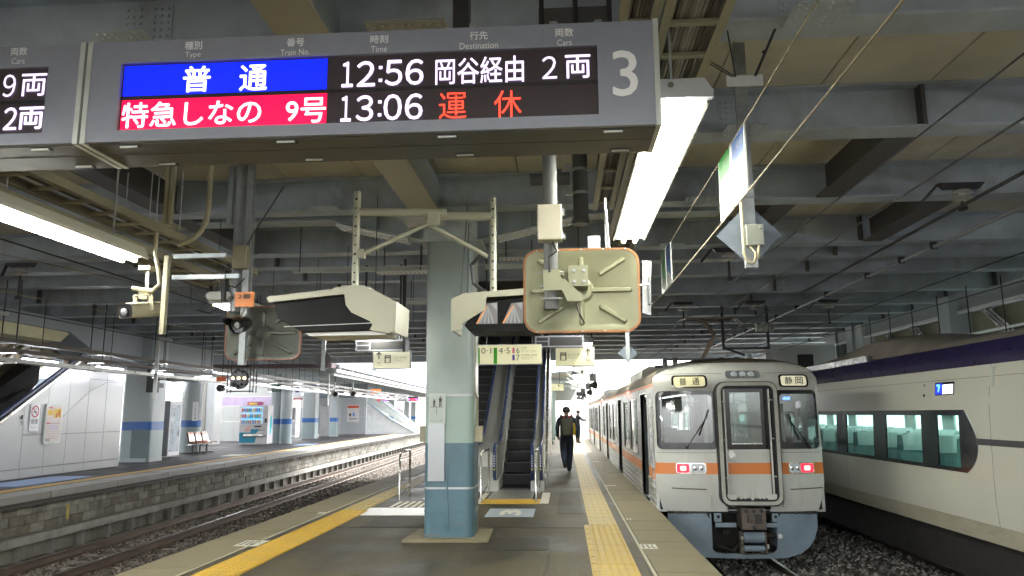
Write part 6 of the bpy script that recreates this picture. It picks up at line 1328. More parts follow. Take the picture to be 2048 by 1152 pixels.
brz = mat('bronze_panel', (.34, .29, .2), .25, metal=.8, var=.25, scale=1.2)
for k in range(9):
    a = -7+k*1.5; MB().use(brz).prism([(a, line(a)-.6), (a+1.49, line(a+1.49)-.6), (a+1.49+.9, 4.05), (a+.9, 4.05)] if line(a+1.5) < 4.2 else [(a, 3.0), (a+1.4, 3.0), (a+1.4, 4.05), (a, 4.05)], 'x', -1.7, -1.66).build('inner_panel', None, W)
MB().use(black).prism([(-7, 0), (-5, 0.05), (.2, line(.2)+.0), (.2, line(.2)-.6), (-1, line(-1)-1)], 'x', -1.6, -1.2).build('dark_interior', None, W)  # black inclined box painted for the shaded interior of the escalator
MB().use(chrome).prism([(-5.5, line(-5.5)+.35), (.2, line(.2)+.35), (.2, line(.2)+.43), (-5.5, line(-5.5)+.43)], 'x', -1.6, -1.55).prism([(-5.5, line(-5.5)+.6), (.2, line(.2)+.6), (.2, line(.2)+.64), (-5.5, line(-5.5)+.64)], 'x', -1.6, -1.55).build('far_trim', None, W)
MB().use(white).box(-.3, -.05, -1.95, -1.6, 2.72, 3.05).build('junction_box', None, W)
# upper boxes and haunch
hc = mat('haunch_blue_grey', (.28, .31, .32), .5, var=.08)
t = LT('roof_haunch', 'pale grey boxed haunch under the concourse above the left escalator', 'beam casing', -4.2, 24)
MB().use(hc).prism([(-9.5, 3.75), (-4.2, 3.75), (-2.8, 3.25), (4.5, 2.75), (5.2, 3.1), (5.2, 4.06), (-9.5, 4.06)], 'x', -.8, 1.0).build('casing', None, t)
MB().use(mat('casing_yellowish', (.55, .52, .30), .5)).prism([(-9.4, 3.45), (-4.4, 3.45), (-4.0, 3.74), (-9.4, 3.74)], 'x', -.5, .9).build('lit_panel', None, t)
# poster & no smoking notice on the wall
t = LT('framed_poster', 'framed orange and pink poster on the white escalator wall', 'poster', -2.58, 18.45, 0.9); MB().use(cap).prism(rr(-.33, .33, 0, .98, .05, 3), 'x', -.01, .035).build('frame', None, t)
MB().use(mat('poster_paper', (.62, .55, .52), .4, var=.12, scale=14)).box(.035, .037, -.29, .29, .05, .93).build('sheet', None, t)
b = MB(); cr = [mat('poster_yellow', (.75, .52, .1), .5), mat('poster_red', (.6, .08, .04), .5), mat('poster_grey', (.35, .33, .33), .5), mat('poster_lilac', (.55, .48, .58), .5)]
b.use(cr[0]).box(.037, .0385, -.02, .27, .64, .86).box(.037, .0385, -.27, -.05, .7, .84).use(cr[1]).box(.0385, .04, .06, .1, .64, .74).box(.0385, .04, .12, .15, .7, .82).box(.0385, .04, .18, .22, .66, .84).box(.037, .0385, -.28, -.15, .49, .52).box(.037, .0385, -.22, -.1, .87, .9).use(cr[2]).box(.037, .0385, -.15, .24, .49, .51).box(.037, .0385, -.28, -.1, .06, .14)
for k in range(7): b.box(.037, .0385, -.27, .24, .12+k*.06, .127+k*.06) if k != 6 else None
b.use(cr[3]).box(.037, .0385, -.15, .2, .34, .46); b.build('print', None, t)
t = LT('no_smoking_notice', 'white no smoking notice with a red ring left of the poster', 'sign', -2.58, 17.75, 1.25); MB().use(pw).box(0, .004, -.17, .17, -.03, .62).build('sheet', None, t)
rm = mat('ban_red', (.55, .03, .03), .5); b = MB().use(rm); ring(b, rr(-.14, .14, .3, .58, .139, 8), rr(-.115, .115, .325, .555, .114, 8), -.001, .001)
b.v = [(.006+y_, x_, z_) for x_, y_, z_ in b.v]; b.cbox((.006, 0, .44), (.002, .24, .022), rx=R(-48)); b.use(bm_).box(.005, .007, -.07, .07, .42, .44).box(.005, .007, .02, .06, .5, .51); b.build('symbol', None, t)
text('禁煙', (.006, 0, .2), .26, .12, bm_, t, face='+x'); text('ご協力ください', (.006, 0, .06), .24, .03, bm_, t, face='+x')
t = LT('wall_lettering_notice', 'small dark vertical lettering left of the no smoking notice', 'sign', -2.58, 17.3, 1.3)
for k, ch in enumerate('ノ一煙'): text(ch, (.004, 0, .4-k*.14), .07, .1, bm_, t, face='+x')
# columns of the far platform
cgf = mat('far_column_grey', (.36, .40, .41), .4, var=.05, stain=(.3, .32, .32), samt=.3); cgl = mat('far_column_low', (.30, .38, .39), .4, var=.05); cbl = mat('column_blue_band', (.03, .12, .38), .4)
def fcol(x, y, w, label, round_=False, top=4.05):
    t = LT('platform_column', label, 'column', x, y, group='columns of the left platform'); sh = rr(-w/2, w/2, -w/2, w/2, w*.49 if round_ else w*.12, 6)
    MB().use(cgl).prism(sh, 'z', 0, 1.0).use(cgf).prism(sh, 'z', 1.27, top).use(cbl).prism(sh, 'z', 1.0, 1.27).build('shaft', None, t, smooth=30)
    b = MB().use(cgf); ring_ = rr(-w/2-.012, w/2+.012, -w/2-.012, w/2+.012, w*.49 if round_ else w*.12, 6); b.prism(ring_, 'z', 2.15, 2.17).prism(ring_, 'z', .0, .12); b.build('band', None, t, smooth=30); return t
t1 = fcol(-3.25, 24.2, .98, 'wide grey column just right of the white escalator wall'); MB().use(mat('col_teal_dark', (.12, .17, .18), .5)).box(-.1, .495, -.495, -.488, 0, 1.02).build('dark_sheet', None, t1)
MB().use(dark).box(.3, .6, -.55, -.3, 2.2, 3.1).box(.45, .7, -.6, -.2, 2.35, 2.5).tube([(.3, -.5, 2.6), (1.6, -.5, 2.65)], .03, 6).tube([(.5, -.5, 2.9), (1.6, -.2, 2.8)], .02, 6).build('fittings', None, t1)
t2_ = fcol(-4.4, 30.2, .8, 'round column behind the bench carrying a vertical trolley sign', True)
MB().use(pw).box(.2, .42, -.36, -.35, 1.25, 2.0).build('vertical_sign', None, t2_)
for k, ch in enumerate('トロあります◀'): text(ch, (.31, -.365, 1.94-k*.1), .08, .075, bm_, t2_)
fcol(-3.35, 38.9, .6, 'round column right behind the drinks machine', True); fcol(-3.95, 39.4, .8, 'round column half hidden by the drinks machine', True); fcol(-4.6, 47.4, .86, 'square column in front of the noodle shop'); fcol(-4.2, 51.6, .5, 'slim column in front of the grey kiosk wall')
for k, (y, x, lb) in enumerate(((69, -3.5, 'first'), (75, -3.1, 'second'), (78, -2.9, 'third'))): fcol(x, y, .5, 'slim far column, %s beyond the standing person' % lb, top=3.3)
t = LT('wide_pillar', 'wide beige concrete pillar left of the drinks machine', 'pillar', -7.35, 38.3); MB().use(mat('pillar_beige', (.42, .41, .36), .6, var=.08, stain=(.34, .33, .28), samt=.4)).box(-1.0, .18, -.5, .5, 0, 4.1).build('shaft', None, t); MB().use(white).box(.19, .62, -.45, .5, 0, 4.0).build('pale_edge', None, t)
# walls behind
bw_ = mat('back_wall', (.44, .45, .44), .6, var=.04); lil = mat('lilac_band', (.42, .34, .48), .5)
t = LT('purple_band_wall', 'grey rear wall with a lilac band behind the drinks machine', 'wall', -10, 43.5)
for k in range(6):
    a = -.9+k*1.0; MB().use(bw_).box(a+.005, a+.995, 0, .1, .0, 1.1).box(a+.005, a+.995, 0, .1, 1.11, 2.0).use(lil).box(a+.005, a+.995, 0, .1, 2.01, 2.55).use(bw_).box(a+.005, a+.995, 0, .1, 2.56, 4.0).build('wall_panel', None, t)
MB().use(bdm).box(-.2, .15, -.02, 0, 0, 2.5).build('door_shadow', None, t); 
# drink cabinets
t = LT('drinks_cabinet', 'white cabinet seen from the side with a teal strip and a hanging cord', 'cabinet', -4.05, 25.9); MB().use(mat('cabinet_white', (.5, .5, .5), .45, var=.05)).box(-.35, .36, -.4, .35, .06, 1.98).build('body', None, t, bev=.01)
MB().use(mat('teal_strip', (.0, .28, .34), .4)).box(.24, .34, -.408, -.4, .7, 1.6).build('teal_strip', None, t); MB().use(bm_).tube([(.05, -.42, 1.0), (-.02, -.42, .7), (-.08, -.42, .45), (-.02, -.42, .3), (.1, -.42, .22)], .01, 5).build('cord', None, t); MB().use(dark).box(-.2, .3, -.4, .3, 2.1, 2.16).box(0, .05, 0, .05, 1.98, 2.1).build('top_tray', None, t)
t = LT('drinks_cabinet', 'grey cabinet with a picture panel facing the track', 'cabinet', -3.75, 26.6); MB().use(mat('cabinet_grey', (.27, .28, .29), .5)).box(-.1, .38, -.4, .5, .05, 1.98).build('body', None, t); MB().use(pw).box(.38, .40, -.38, .48, .06, 1.97).build('panel_frame', None, t)
MB().use(mat('panel_picture', (.22, .3, .38), .3, var=.6, scale=2.5, stain=(.6, .65, .68), sscale=2.2, samt=.9)).box(.401, .403, -.32, .42, .2, 1.85).build('picture', None, t); b = MB().use(chrome)
for x in (-.05, .33):
    for y in (-.35, .45): b.tube([(x, y, 0), (x, y, .06)], .02, 6)
b.build('foot', None, t)
# benches
bwd = mat('bench_wood', (.42, .13, .04), .22, var=.25, scale=8, coat=.5); bor = mat('bench_orange', (.62, .25, .06), .3, var=.15, scale=6, coat=.4)
def bench(x, y, rz, label, m, n=3):
    t = thing('platform_bench', label, 'bench', LP(x, y, LZ), world=False, rz=rz, group='bench rows on the left platform')
    for k in range(n):
        c = k*.62; pr = [(0.0, .80), (.03, .82), (.10, .6), (.13, .47), (.2, .43), (.48, .42), (.5, .39), (.18, .39), (.09, .44), (.06, .58)]
        b = MB().use(m); q = [(px_, pz_) for px_, pz_ in pr]; b.prism([(px_, pz_) for px_, pz_ in q], 'x', c-.24, c+.24); b.build('seat', None, t, smooth=40)
        b = MB().use(black); b.prism([(p[0]-.015, p[1]-.01) for p in q], 'x', c-.255, c-.24).prism([(p[0]-.015, p[1]-.01) for p in q], 'x', c+.24, c+.255); b.build('side_frame', None, t)
    b = MB().use(white).box(-.3, n*.62+.1, .2, .28, .33, .38); b.build('beam', None, t)
    for k in range(n): MB().use(black).box(k*.62+.1, k*.62+.15, .2, .26, .03, .34).box(k*.62+.08, k*.62+.17, .0, .5, 0, .03).build('leg', None, t)
    return t
bench(-3.95, 30.4, .04+R(-90), 'polished brown three seat bench in front of the round column', bwd)
for o in KIDS: pass
bench(-6.7, 48.5, .04+R(180), 'orange bench row by the noodle shop', bor, 3); 
# vending machine
cm_ = [mat('can_%d' % i, c, .3) for i, c in enumerate(((.6, .08, .06), (.65, .5, .1), (.1, .25, .6), (.6, .6, .6), (.1, .35, .15), (.45, .2, .08)))]
def vend(x, y, label, s=1.0, detail=True):
    t = LT('drinks_machine', label, 'vending machine', x, y, group='drinks vending machines'); vb = mat('vending_body', (.52, .50, .50), .4, var=.05)
    MB().use(vb).box(-.7, .7, 0, .8, .06, 1.95).build('body', None, t, bev=.012)
    MB().use(mat('vending_side', (.6, .57, .6), .4)).box(.701, .704, .02, .78, .1, 1.93).use(mat('teal_bright', (.0, .48, .55), .4)).prism([(.3, .5), (.5, .55), (.62, .9), (.62, 1.35), (.5, 1.5), (.32, 1.3)], 'x', .704, .706).build('side_panel', None, t)
    MB().use(emit('vending_window', (.4, .7, 1), .3)).box(-.63, .45, -.006, 0, 1.02, 1.88).build('window', None, t)
    MB().use(emit('vending_blue', (.0, .5, .9), .5)).box(-.5, .4, -.012, -.006, 1.3, 1.36).box(.1, .42, -.012, -.006, 1.58, 1.63).box(-.5, .4, -.012, -.006, 1.28, 1.3).build('strip_light', None, t)
    for r_ in range(3):
        for k in range(12 if detail else 5):
            b = MB().use(random.choice(cm_)).lathe([(.032, 0), (.034, .02), (.034, .13), (.02, .17), (.02, .19)], (-.58+k*.085*(12/(12 if detail else 5))*1.0, -.03, 1.05+r_*.29), 6); b.build('can', None, t)
        MB().use(pw).box(-.63, .45, -.02, -.006, 1.02+r_*.29-.005, 1.035+r_*.29).use(cm_[2]).box(-.6, .43, -.022, -.02, 1.025+r_*.29, 1.033+r_*.29).build('shelf', None, t)
    MB().use(mat('teal_print', (.0, .2, .3), .4)).prism([(-.69, .12), (.1, .12), (.16, .42), (.0, .42), (.3, .75), (.24, .78), (-.12, .78), (-.14, .62), (-.69, .62)], 'y', -.004, 0).use(mat('pink_print', (.62, .35, .34), .4)).prism([(-.45, .68), (-.2, .68), (-.12, .95), (-.3, .95)], 'y', -.0055, -.0015).build('livery', None, t)
    MB().use(dark).box(-.5, .52, -.012, -.004, .38, .56).use(chrome).box(-.48, .5, -.016, -.012, .44, .55).use(dark).box(.05, .4, -.015, -.004, .88, .95).box(.58, .64, -.012, 0, .4, .48).box(.55, .66, -.012, 0, 1.1, 1.3).build('delivery_flap', None, t)
    text('acure', (.42, -.006, .74), .3, .07, bm_, t)
    MB().use(mat('top_board_pink', (.45, .1, .22), .5)).box(-.4, .35, .1, .3, 1.95, 2.12).use(cr[0]).box(-.3, .1, .095, .1, 1.98, 2.09).build('top_board', None, t); return t
vend(-4.35, 37, 'colourful drinks machine with blue lit shelves beside the wide pillar'); vend(-4.7, 78, 'distant drinks machine behind the slim columns', detail=False)
# noodle shop
t = LT('noodle_shop', 'noodle shop front with white cloth curtains between two columns', 'shop', -6.6, 51)
MB().use(mat('shop_white', (.62, .62, .6), .6)).box(-1.4, -.15, .2, .3, 0, 2.0).use(mat('shop_grey', (.35, .35, .36), .6)).box(-.05, 1.2, .9, 1.0, 0, 3.4).box(-1.5, 1.2, .5, .6, 2.6, 3.4).build('wall', None, t)
for k in range(6): MB().use(mat('board_grey_l', (.3, .31, .33), .6)).box(-1.4, -.15, .17, .2, .12+k*.15, .26+k*.15).build('plank', None, t)
MB().use(mat('red_brown', (.22, .05, .04), .5)).box(-1.45, 1.2, .12, .2, 2.5, 2.62).build('awning_bar', None, t)
for k, (x0, x1, s) in enumerate(((-1.4, -.2, 'ば'), (.25, 1.15, 'そ'))):
    c = MB().use(mat('curtain_cloth', (.65, .62, .56), .8, var=.1, scale=8)).box(x0, x1, .14, .15, 1.95, 2.5).build('curtain', None, t); text(s, ((x0+x1)/2, .13, 2.2), .42, .45, bm_, c)
MB().use(mat('plaque_dark', (.08, .07, .085), .5)).box(-1.0, -.2, .14, .17, 1.15, 1.95).build('plaque', None, t); text('山野草', (-.6, .13, 1.5), .55, .14, pw, t)
MB().use(mat('poster_blue', (.2, .34, .42), .4, var=.3, scale=9)).box(.1, .6, .8, .82, 1.15, 2.0).use(pw).box(.75, 1.1, .8, .82, .9, 1.9).build('poster', None, t)
# grey kiosk with door
t = LT('grey_kiosk', 'grey panelled lift housing with a pale door and a red headed poster', 'kiosk', -5.6, 53); kg = mat('kiosk_grey', (.36, .38, .40), .5, var=.04)
for a, e in ((-.4, -.02), (1.0, 1.6), (1.62, 3.0), (3.02, 3.3)):
    MB().use(kg).box(a, e, 0, .15, 0.12, 1.3).box(a, e, 0, .15, 1.31, 2.65).build('wall_panel', None, t)
MB().use(kg).box(-.02, 1.0, 0, .15, 2.1, 2.65).use(mat('kiosk_base', (.2, .18, .16), .7)).box(1.0, 3.3, -.01, .15, 0, .12).build('lintel', None, t); MB().use(mat('door_pale', (.5, .51, .5), .5)).box(.0, .98, .03, .1, 0, 2.08).use(dark).box(.1, .98, -.01, .03, 2.08, 2.1).build('door', None, t)
MB().use(mat('fascia_dark', (.12, .14, .16), .6)).box(-1.4, 3.3, -.1, .3, 2.66, 2.72).use(mat('fascia_blue_grey', (.2, .24, .26), .6)).box(-1.4, 3.3, .2, .3, 2.72, 3.9).build('fascia', None, t)
MB().use(mat('poster_pale', (.58, .56, .54), .5)).box(1.95, 2.8, -.01, 0, .95, 2.15).use(cr[1]).box(1.97, 2.78, -.015, -.01, 1.93, 2.1).use(cm_[2]).box(2.35, 2.5, -.015, -.01, 1.35, 1.6).use(gt).box(2.1, 2.25, -.015, -.01, 1.35, 1.55).box(2.1, 2.7, -.015, -.01, 1.15, 1.2).build('poster', None, t)
# stair beyond
t = LT('station_stair', 'white walled stair with pale blue handrails descending toward the person in brown', 'stair', -2.6, 57); sw = mat('stair_white', (.7, .72, .72), .5)
MB().use(sw).prism([(-3.2, 0), (3.4, 0), (-1.0, 2.55), (-3.2, 2.55)], 'y', 0, .1).build('side_wall', None, t); MB().use(mat('rail_pale_blue', (.5, .6, .64), .35)).tube([(-1.4, -.1, 3.0), (-.6, -.1, 2.5), (1.2, -.1, 1.2), (3.1, -.1, .15)], .1, 8).tube([(-.4, -.05, 3.3), (2.2, -.05, 1.3), (3.6, -.05, .1)], .06, 8).build('handrail', None, t)
MB().use(cap).prism([(-.9, 2.5), (3.5, 0), (3.9, 0), (-.4, 3.5), (-.9, 3.5)], 'y', 1.0, 1.1).build('far_side', None, t)
# tube lamps above the far platform
n_ = 0; ords = ['nearest', 'second', 'third', 'fourth', 'fifth', 'sixth', 'seventh', 'eighth', 'ninth', 'tenth', 'eleventh', 'twelfth', 'thirteenth', 'fourteenth', 'fifteenth', 'sixteenth', 'seventeenth', 'eighteenth']
for k in range(17):
    y = 13.1+k*2.75; t = LT('tube_lamp', 'white tube lamp over the left platform edge, %s in its row' % ords[k], 'lamp', -1.3, y, 2.78, group='row of tube lamps over the left platform')
    MB().use(white).box(-.05, .05, -.62, .62, .01, .05).build('batten', None, t); MB().use(tube_c).tube([(0, -.58, -.015), (0, .58, -.015)], .024, 8).build('tube', None, t); MB().use(dark).tube([(0, 0, .05), (0, 0, 1.4)], .008, 5).build('hanger_rod', None, t)
for k in range(7):
    y = 24+k*6; t = LT('tube_lamp', 'white tube lamp deep over the left platform, %s in the back row' % ords[k], 'lamp', -5.2, y, 2.9, group='back row of tube lamps over the left platform')
    MB().use(white).box(-.05, .05, -.62, .62, .01, .05).build('batten', None, t); MB().use(tube_c).tube([(0, -.58, -.015), (0, .58, -.015)], .03, 8).build('tube', None, t)
# conduit rack along the track side
rk = mat('rack_brown', (.13, .11, .09), .5, var=.3, scale=4); rkg = mat('rack_pale', (.42, .43, .42), .35, metal=.5, var=.2, scale=3)
for tier, (z, lb, m) in enumerate(((3.02, 'top', rk), (2.83, 'middle', rk), (2.64, 'lowest', rkg))):
    t = LT('conduit_rack', '%s run of conduits hung along the left platform edge' % lb, 'conduit rack', -.75, 8, z, group='conduit runs along the left platform')
    for k in range(4): MB().use(random.choice([rk, rkg, rk]) if k else m).tube([(-.12+k*.07, -2, 0), (-.12+k*.07, 26, 0), (-.12+k*.07, 70, -.05)], .022, 6).build('conduit', None, t)
    MB().use(m).box(.14, .17, -2, 70, -.03, .05).build('side_rail', None, t)
    for k in range(16): MB().use(chrome).box(-.16, .2, k*3.0-.03, k*3.0+.03, -.05, -.03).build('clamp', None, t)
t = LT('rack_hangers', 'thin dark rods holding the conduit runs from the roof', 'rods', -.75, 8, 2.6)
for k in range(12): MB().use(dark).tube([(-.14, k*3.0, 0), (-.14, k*3.0, 1.65)], .012, 5).tube([(.16, k*3.0, 0), (.16, k*3.0, 1.65)], .012, 5).build('rod', None, t)
for k, (x, y, z0, lb) in enumerate(((-.45, 13.0, 1.9, 'left edge of the view'), (-.3, 19.0, 2.0, 'security camera'), (-.4, 36.0, 2.0, 'far canopy end'))):
    t = LT('hanging_pole', 'pale hanging pole with a short top arm near the %s' % lb, 'pole', x, y, z0, group='pale hanging poles along the left track'); MB().use(cap).box(-.04, .04, -.03, .03, 0, 1.5).box(-.04, .35, -.03, .03, 1.5, 1.56).build('pole', None, t)
# signal with three lamps in its cage
t = thing('repeater_signal', 'round black signal with three lit amber lamps under the small mirror', 'signal', (-7.05, 16, 2.35)); MB().use(gb).lathe([(0, .12), (.2, .1), (.215, 0), (.2, -.02), (0, -.02)], (-7.05, 16, 2.34), 24, 'y').build('disc', None, t, smooth=40)
am = emit('lamp_amber', (1, .72, .35), 4)
for k in (-1, 0, 1): MB().use(am).lathe([(0, -.03), (.028, -.025), (.032, 0)], (-7.05+k*.13, 15.98, 2.36), 12, 'y').build('lamp', None, t, smooth=60)
b = MB().use(dark)
for k, (x, z) in enumerate(((-.08, .13), (.08, .13), (-.08, -.13), (.08, -.13), (0, .17), (0, -.17))): b.lathe([(0, -.03), (.025, -.025), (.03, 0)], (-7.05+x, 15.98, 2.36+z), 10, 'y')
b.build('dark_lens', None, t); b = MB().use(dark)
for x in (-7.33, -7.25, -7.12, -7.0, -6.82, -6.75, -6.68): b.tube([(x, 16.05, 2.05 if x < -7.2 or x > -6.9 else 2.5), (x, 16.05, 4.2)], .012, 6)
b.tube([(-7.33, 16.05, 2.08), (-6.75, 16.05, 2.08)], .014, 6).tube([(-7.33, 16.05, 2.62), (-6.68, 16.05, 2.62)], .014, 6); b.build('cage', None, t)
t = thing('small_orange_box', 'small orange box with a black lamp left of the round signal', 'signal', (-7.5, 16, 2.3)); MB().use(mat('box_orange', (.75, .16, .05), .5)).box(-7.56, -7.38, 16, 16.1, 2.3, 2.4).use(dark).lathe([(0, .1), (.07, .08), (.08, -.05), (0, -.05)], (-7.45, 16, 2.15), 12, 'y').tube([(-7.45, 16.05, 2.4), (-7.45, 16.05, 4.2)], .01, 5).build('body', None, t)
# signs on the far platform
t = LT('clock_display', 'small green information display above the drinks machine', 'display', -3.8, 38, 2.82); MB().use(dark).box(-.26, .42, 0, .1, -.06, .48).build('case', None, t); MB().use(mat('display_green', (.06, .14, .1), .4, var=.3, scale=30)).box(-.05, .38, -.006, 0, -.02, .44).use(pw).box(-.22, -.08, -.006, 0, -.02, .44).build('screen', None, t)
t = LT('direction_sign', 'blue and white elevator sign over the left platform', 'sign', -3.9, 41, 2.78); MB().use(emit('sign_white', (.9, .93, 1), .25)).box(0, 1.45, 0, .1, 0, .32).use(mat('sign_navy', (.03, .06, .25), .5)).box(-.0, 1.5, -.01, .11, .32, .4).box(.3, .52, -.004, 0, .02, .3).build('face', None, t)
text('エレベーター', (.95, -.006, .2), .7, .13, mat('sign_navy', (.03, .06, .25), .5), t); text('Elevator', (.8, -.006, .07), .35, .06, gt, t); text('←', (.14, -.006, .16), .18, .12, bm_, t)
t = LT('orange_sign', 'orange platform sign far down the left platform', 'sign', -1.2, 50, 2.98); MB().use(emit('sign_orange', (1, .3, .06), .5)).box(-.1, .5, 0, .08, 0, .28).build('face', None, t); text('1番線', (.2, -.005, .14), .4, .14, pw, t)
for k, (x, lb) in enumerate(((-2.6, 'left'), (-.9, 'middle'), (.0, 'right'))):
    t = LT('far_display', 'tiny red and purple train display far down the left platform, %s of three' % ('leftmost', 'central', 'rightmost')[k], 'display', x, 58, 2.6); MB().use(dark).box(0, .95 if k < 2 else .6, 0, .1, 0, .34).use(emit('disp_red', (1, .06, .12), .7)).box(.05, .5, -.005, 0, .05, .2).use(emit('disp_purple', (.7, .2, 1), .7)).box(.55 if k < 2 else .4, .88 if k < 2 else .55, -.005, 0, .05, .2).build('case', None, t)
t = LT('slanted_mirror', 'small bright square mirror hung beyond the two cameras', 'mirror', .75, 48, 2.38); MB().use(cap).prism([(0, 0), (.72, 0), (.76, .45), (.1, .5)], 'y', 0, .03).use(chrome).prism([(.04, .03), (.68, .03), (.72, .42), (.13, .46)], 'y', -.005, 0).build('plate', None, t)
def domecam(x, y, z, label):
    t = LT('dome_camera', label, 'security camera', x, y, z, group='round cameras over the left track'); Mq = Matrix.Rotation(R(50), 4, 'Z') @ Matrix.Rotation(R(20), 4, 'X'); MB().use(white).lathe([(0, .16), (.1, .14), (.14, .05), (.14, -.08)], n=16, axis='y', M=Mq).build('shell', None, t, smooth=50); MB().use(black).lathe([(.13, -.07), (.1, -.12), (0, -.13)], n=16, axis='y', M=Mq).build('lens', None, t, smooth=50); MB().use(cap).tube([(0, 0, .1), (0, 0, .5)], .04, 8).bar((0, 0, .45), (-.8, 0, .75), .05, .05).build('arm', None, t)
domecam(.7, 33, 2.5, 'round camera under the canopy end, left of two'); domecam(1.5, 33, 2.52, 'round camera under the canopy end, right of two')
# canopy over the far part of the platform: posts, corrugated edge, white fascia
t = LT('far_canopy', 'corrugated canopy with a white fascia over the far left platform', 'canopy', 0, 35, 3.55)
MB().use(mat('canopy_soffit', (.25, .27, .28), .6, var=.1)).prism([(-6, .35), (.25, .28), (.25, .33), (-6, .4)], 'y', .5, 70).build('soffit', None, t); MB().use(white).box(.18, .26, 0, 70, .02, .16).box(-.1, .0, .5, 70, -.12, .02).build('fascia', None, t)
MB().use(mat('canopy_end_brown', (.12, .085, .09), .6)).prism([(-6, .2), (.05, .22), (.1, .45), (-6, .6)], 'y', -.3, .5).build('end_board', None, t); b = MB().use(mat('canopy_top', (.5, .5, .52), .5))
pr = []
for k in range(230): y = .5+k*.3; pr += [(y, .42), (y+.08, .52), (y+.15, .52), (y+.23, .42)]
b.prism(pr + [(69.8, .38), (.5, .38)], 'x', -6, .22); b.build('corrugated_roof', None, t)
for k in range(14): MB().use(steel_l).box(-5.9, .15, 1+k*2.5, 1.12+k*2.5, .12, .28).build('purlin', None, t)
# open fence and buildings outside on the left
t = LT('boundary_fence', 'pale vertical bar fence behind the left platform', 'fence', -11.2, 36)
for k in range(60): MB().use(cap).box(-.02, .02, -12+k*.4, -11.96+k*.4, 0, 1.1).build('bar', None, t)
MB().use(cap).box(-.03, .03, -12, 12, 1.1, 1.15).box(-.03, .03, -12, 12, .15, .2).build('rail', None, t)
bwm = mat('house_white', (.75, .76, .77), .7, var=.03); bgm = mat('house_window', (.2, .24, .28), .3)
def house(x, y, w, d, h, label, nf, nw):
    t = thing('town_building', label, 'building', (x, y, -1.2)); MB().use(bwm).box(x-w/2, x+w/2, y, y+d, -1.2, h).build('walls', None, t); MB().use(mat('house_roof', (.4, .4, .42), .7)).box(x-w/2-.2, x+w/2+.2, y-.2, y+d+.2, h, h+.3).build('roof', None, t)
    for i in range(nf):
        for j in range(nw):
            xx = x-w/2+(j+.5)*w/nw; z = .8+i*(h-.5)/nf; MB().use(bgm).box(xx-.45, xx+.45, y-.03, y+.01, z, z+1.2).build('window', None, t)
            MB().use(bgm).box(x+w/2-.01, x+w/2+.03, y+(j+.5)*d/nw-.5, y+(j+.5)*d/nw+.5, z, z+1.2).build('window', None, t)
house(-42, 62, 14, 12, 9, 'white town building with small windows seen past the round column', 3, 5); house(-62, 52, 18, 14, 8, 'broad pale town building behind the bar fence', 2, 5); house(-34, 110, 16, 14, 10, 'pale building beyond the far canopy', 3, 4); house(-85, 80, 30, 20, 13, 'large white building on the horizon at far left', 4, 6)
# ================================================================ right side beyond the express
t = thing('right_wall', 'dim concrete wall and pillars behind the limited express', 'wall', (12.6, 16, -1)); MB().use(mat('right_wall_grey', (.22, .23, .24), .7, var=.15, stain=(.12, .12, .12), samt=.5)).box(12.5, 12.7, -6, 30, -1.1, 4.2).build('wall', None, t)
for k in range(6): MB().use(cgf).box(9.0, 9.5, 6+k*6, 6.5+k*6, -1.1, 4.2).build('pillar', None, t)
t = thing('stair_casing', 'sloping grey stair casing with bright metal struts above the express', 'stair', (9.8, 14, 2.5))
MB().use(hc).prism([(9, 4.19), (26, 4.19), (26, 3.85), (9, 3.85)], 'x', 9.25, 9.9).build('casing', None, t)
for k in range(8): MB().use(mat('stair_olive', (.26, .25, .17), .6)).prism([(11+k*1.9, 2.5), (12.85+k*1.9, 2.5), (13.4+k*1.9, 3.8), (11.55+k*1.9, 3.8)], 'x', 9.5, 9.6).build('panel', None, t)
for k in range(6):
    y = 11.8+k*1.75
    for d in (0, .16, .3): MB().use(chrome).bar((9.35, y+1.7+d, 3.8), (9.35, y+d, 2.6), .05, .06).build('strut', None, t)
for z, r in ((3.82, .07), (3.27, .05), (3.0, .04)): MB().use(white).bar((9.2, 11, z), (9.2, 26, z-.04), r, r).build('edge_rail', None, t)
MB().use(white).box(9.1, 9.6, 23.5, 24.2, 2.5, 4.19).use(hc).box(9.2, 9.5, 26, 27, 0, 4.19).build('post', None, t)
for k in range(9): MB().use(dark).tube([(8.7, 14+k*1.3, 2.6), (8.7, 14+k*1.3, 4.2)], .012, 5).build('rod', None, t)
t = thing('white_service_box', 'white service housing with a dark opening behind the train roofs', 'housing', (7.5, 25, 2.5)); MB().use(white).box(6.6, 8.8, 25, 26, 2.2, 3.7).use(dark).box(7.6, 8.1, 24.98, 25, 2.8, 3.4).use(rust).box(4.6, 6.4, 26, 26.2, 2.6, 3.1).build('body', None, t)
t = thing('tubular_struts', 'white tubular A frames between the two trains', 'frame', (5.0, 21, 2.6)); b = MB().use(white)
for x in (4.3, 4.9, 5.6): b.bar((x, 21, 2.3), (x+.2, 21, 3.15), .07, .07).bar((x+.2, 21, 3.15), (x+.5, 21, 2.3), .05, .05)
b.bar((3.9, 21, 3.15), (5.9, 21, 3.2), .06, .06); b.build('struts', None, t)
t = thing('coil_spring', 'pale coil beside the feeder wire frame', 'insulator', (4.6, 17, 3.4)); b = MB().use(cap)
for k in range(7): b.lathe([(.08, 0), (.1, .015), (.08, .03)], (4.3+k*.06, 17, 3.42), 12, 'x')
b.tube([(4.1, 17, 3.42), (5.5, 17, 3.42)], .02, 6); b.build('coil', None, t)

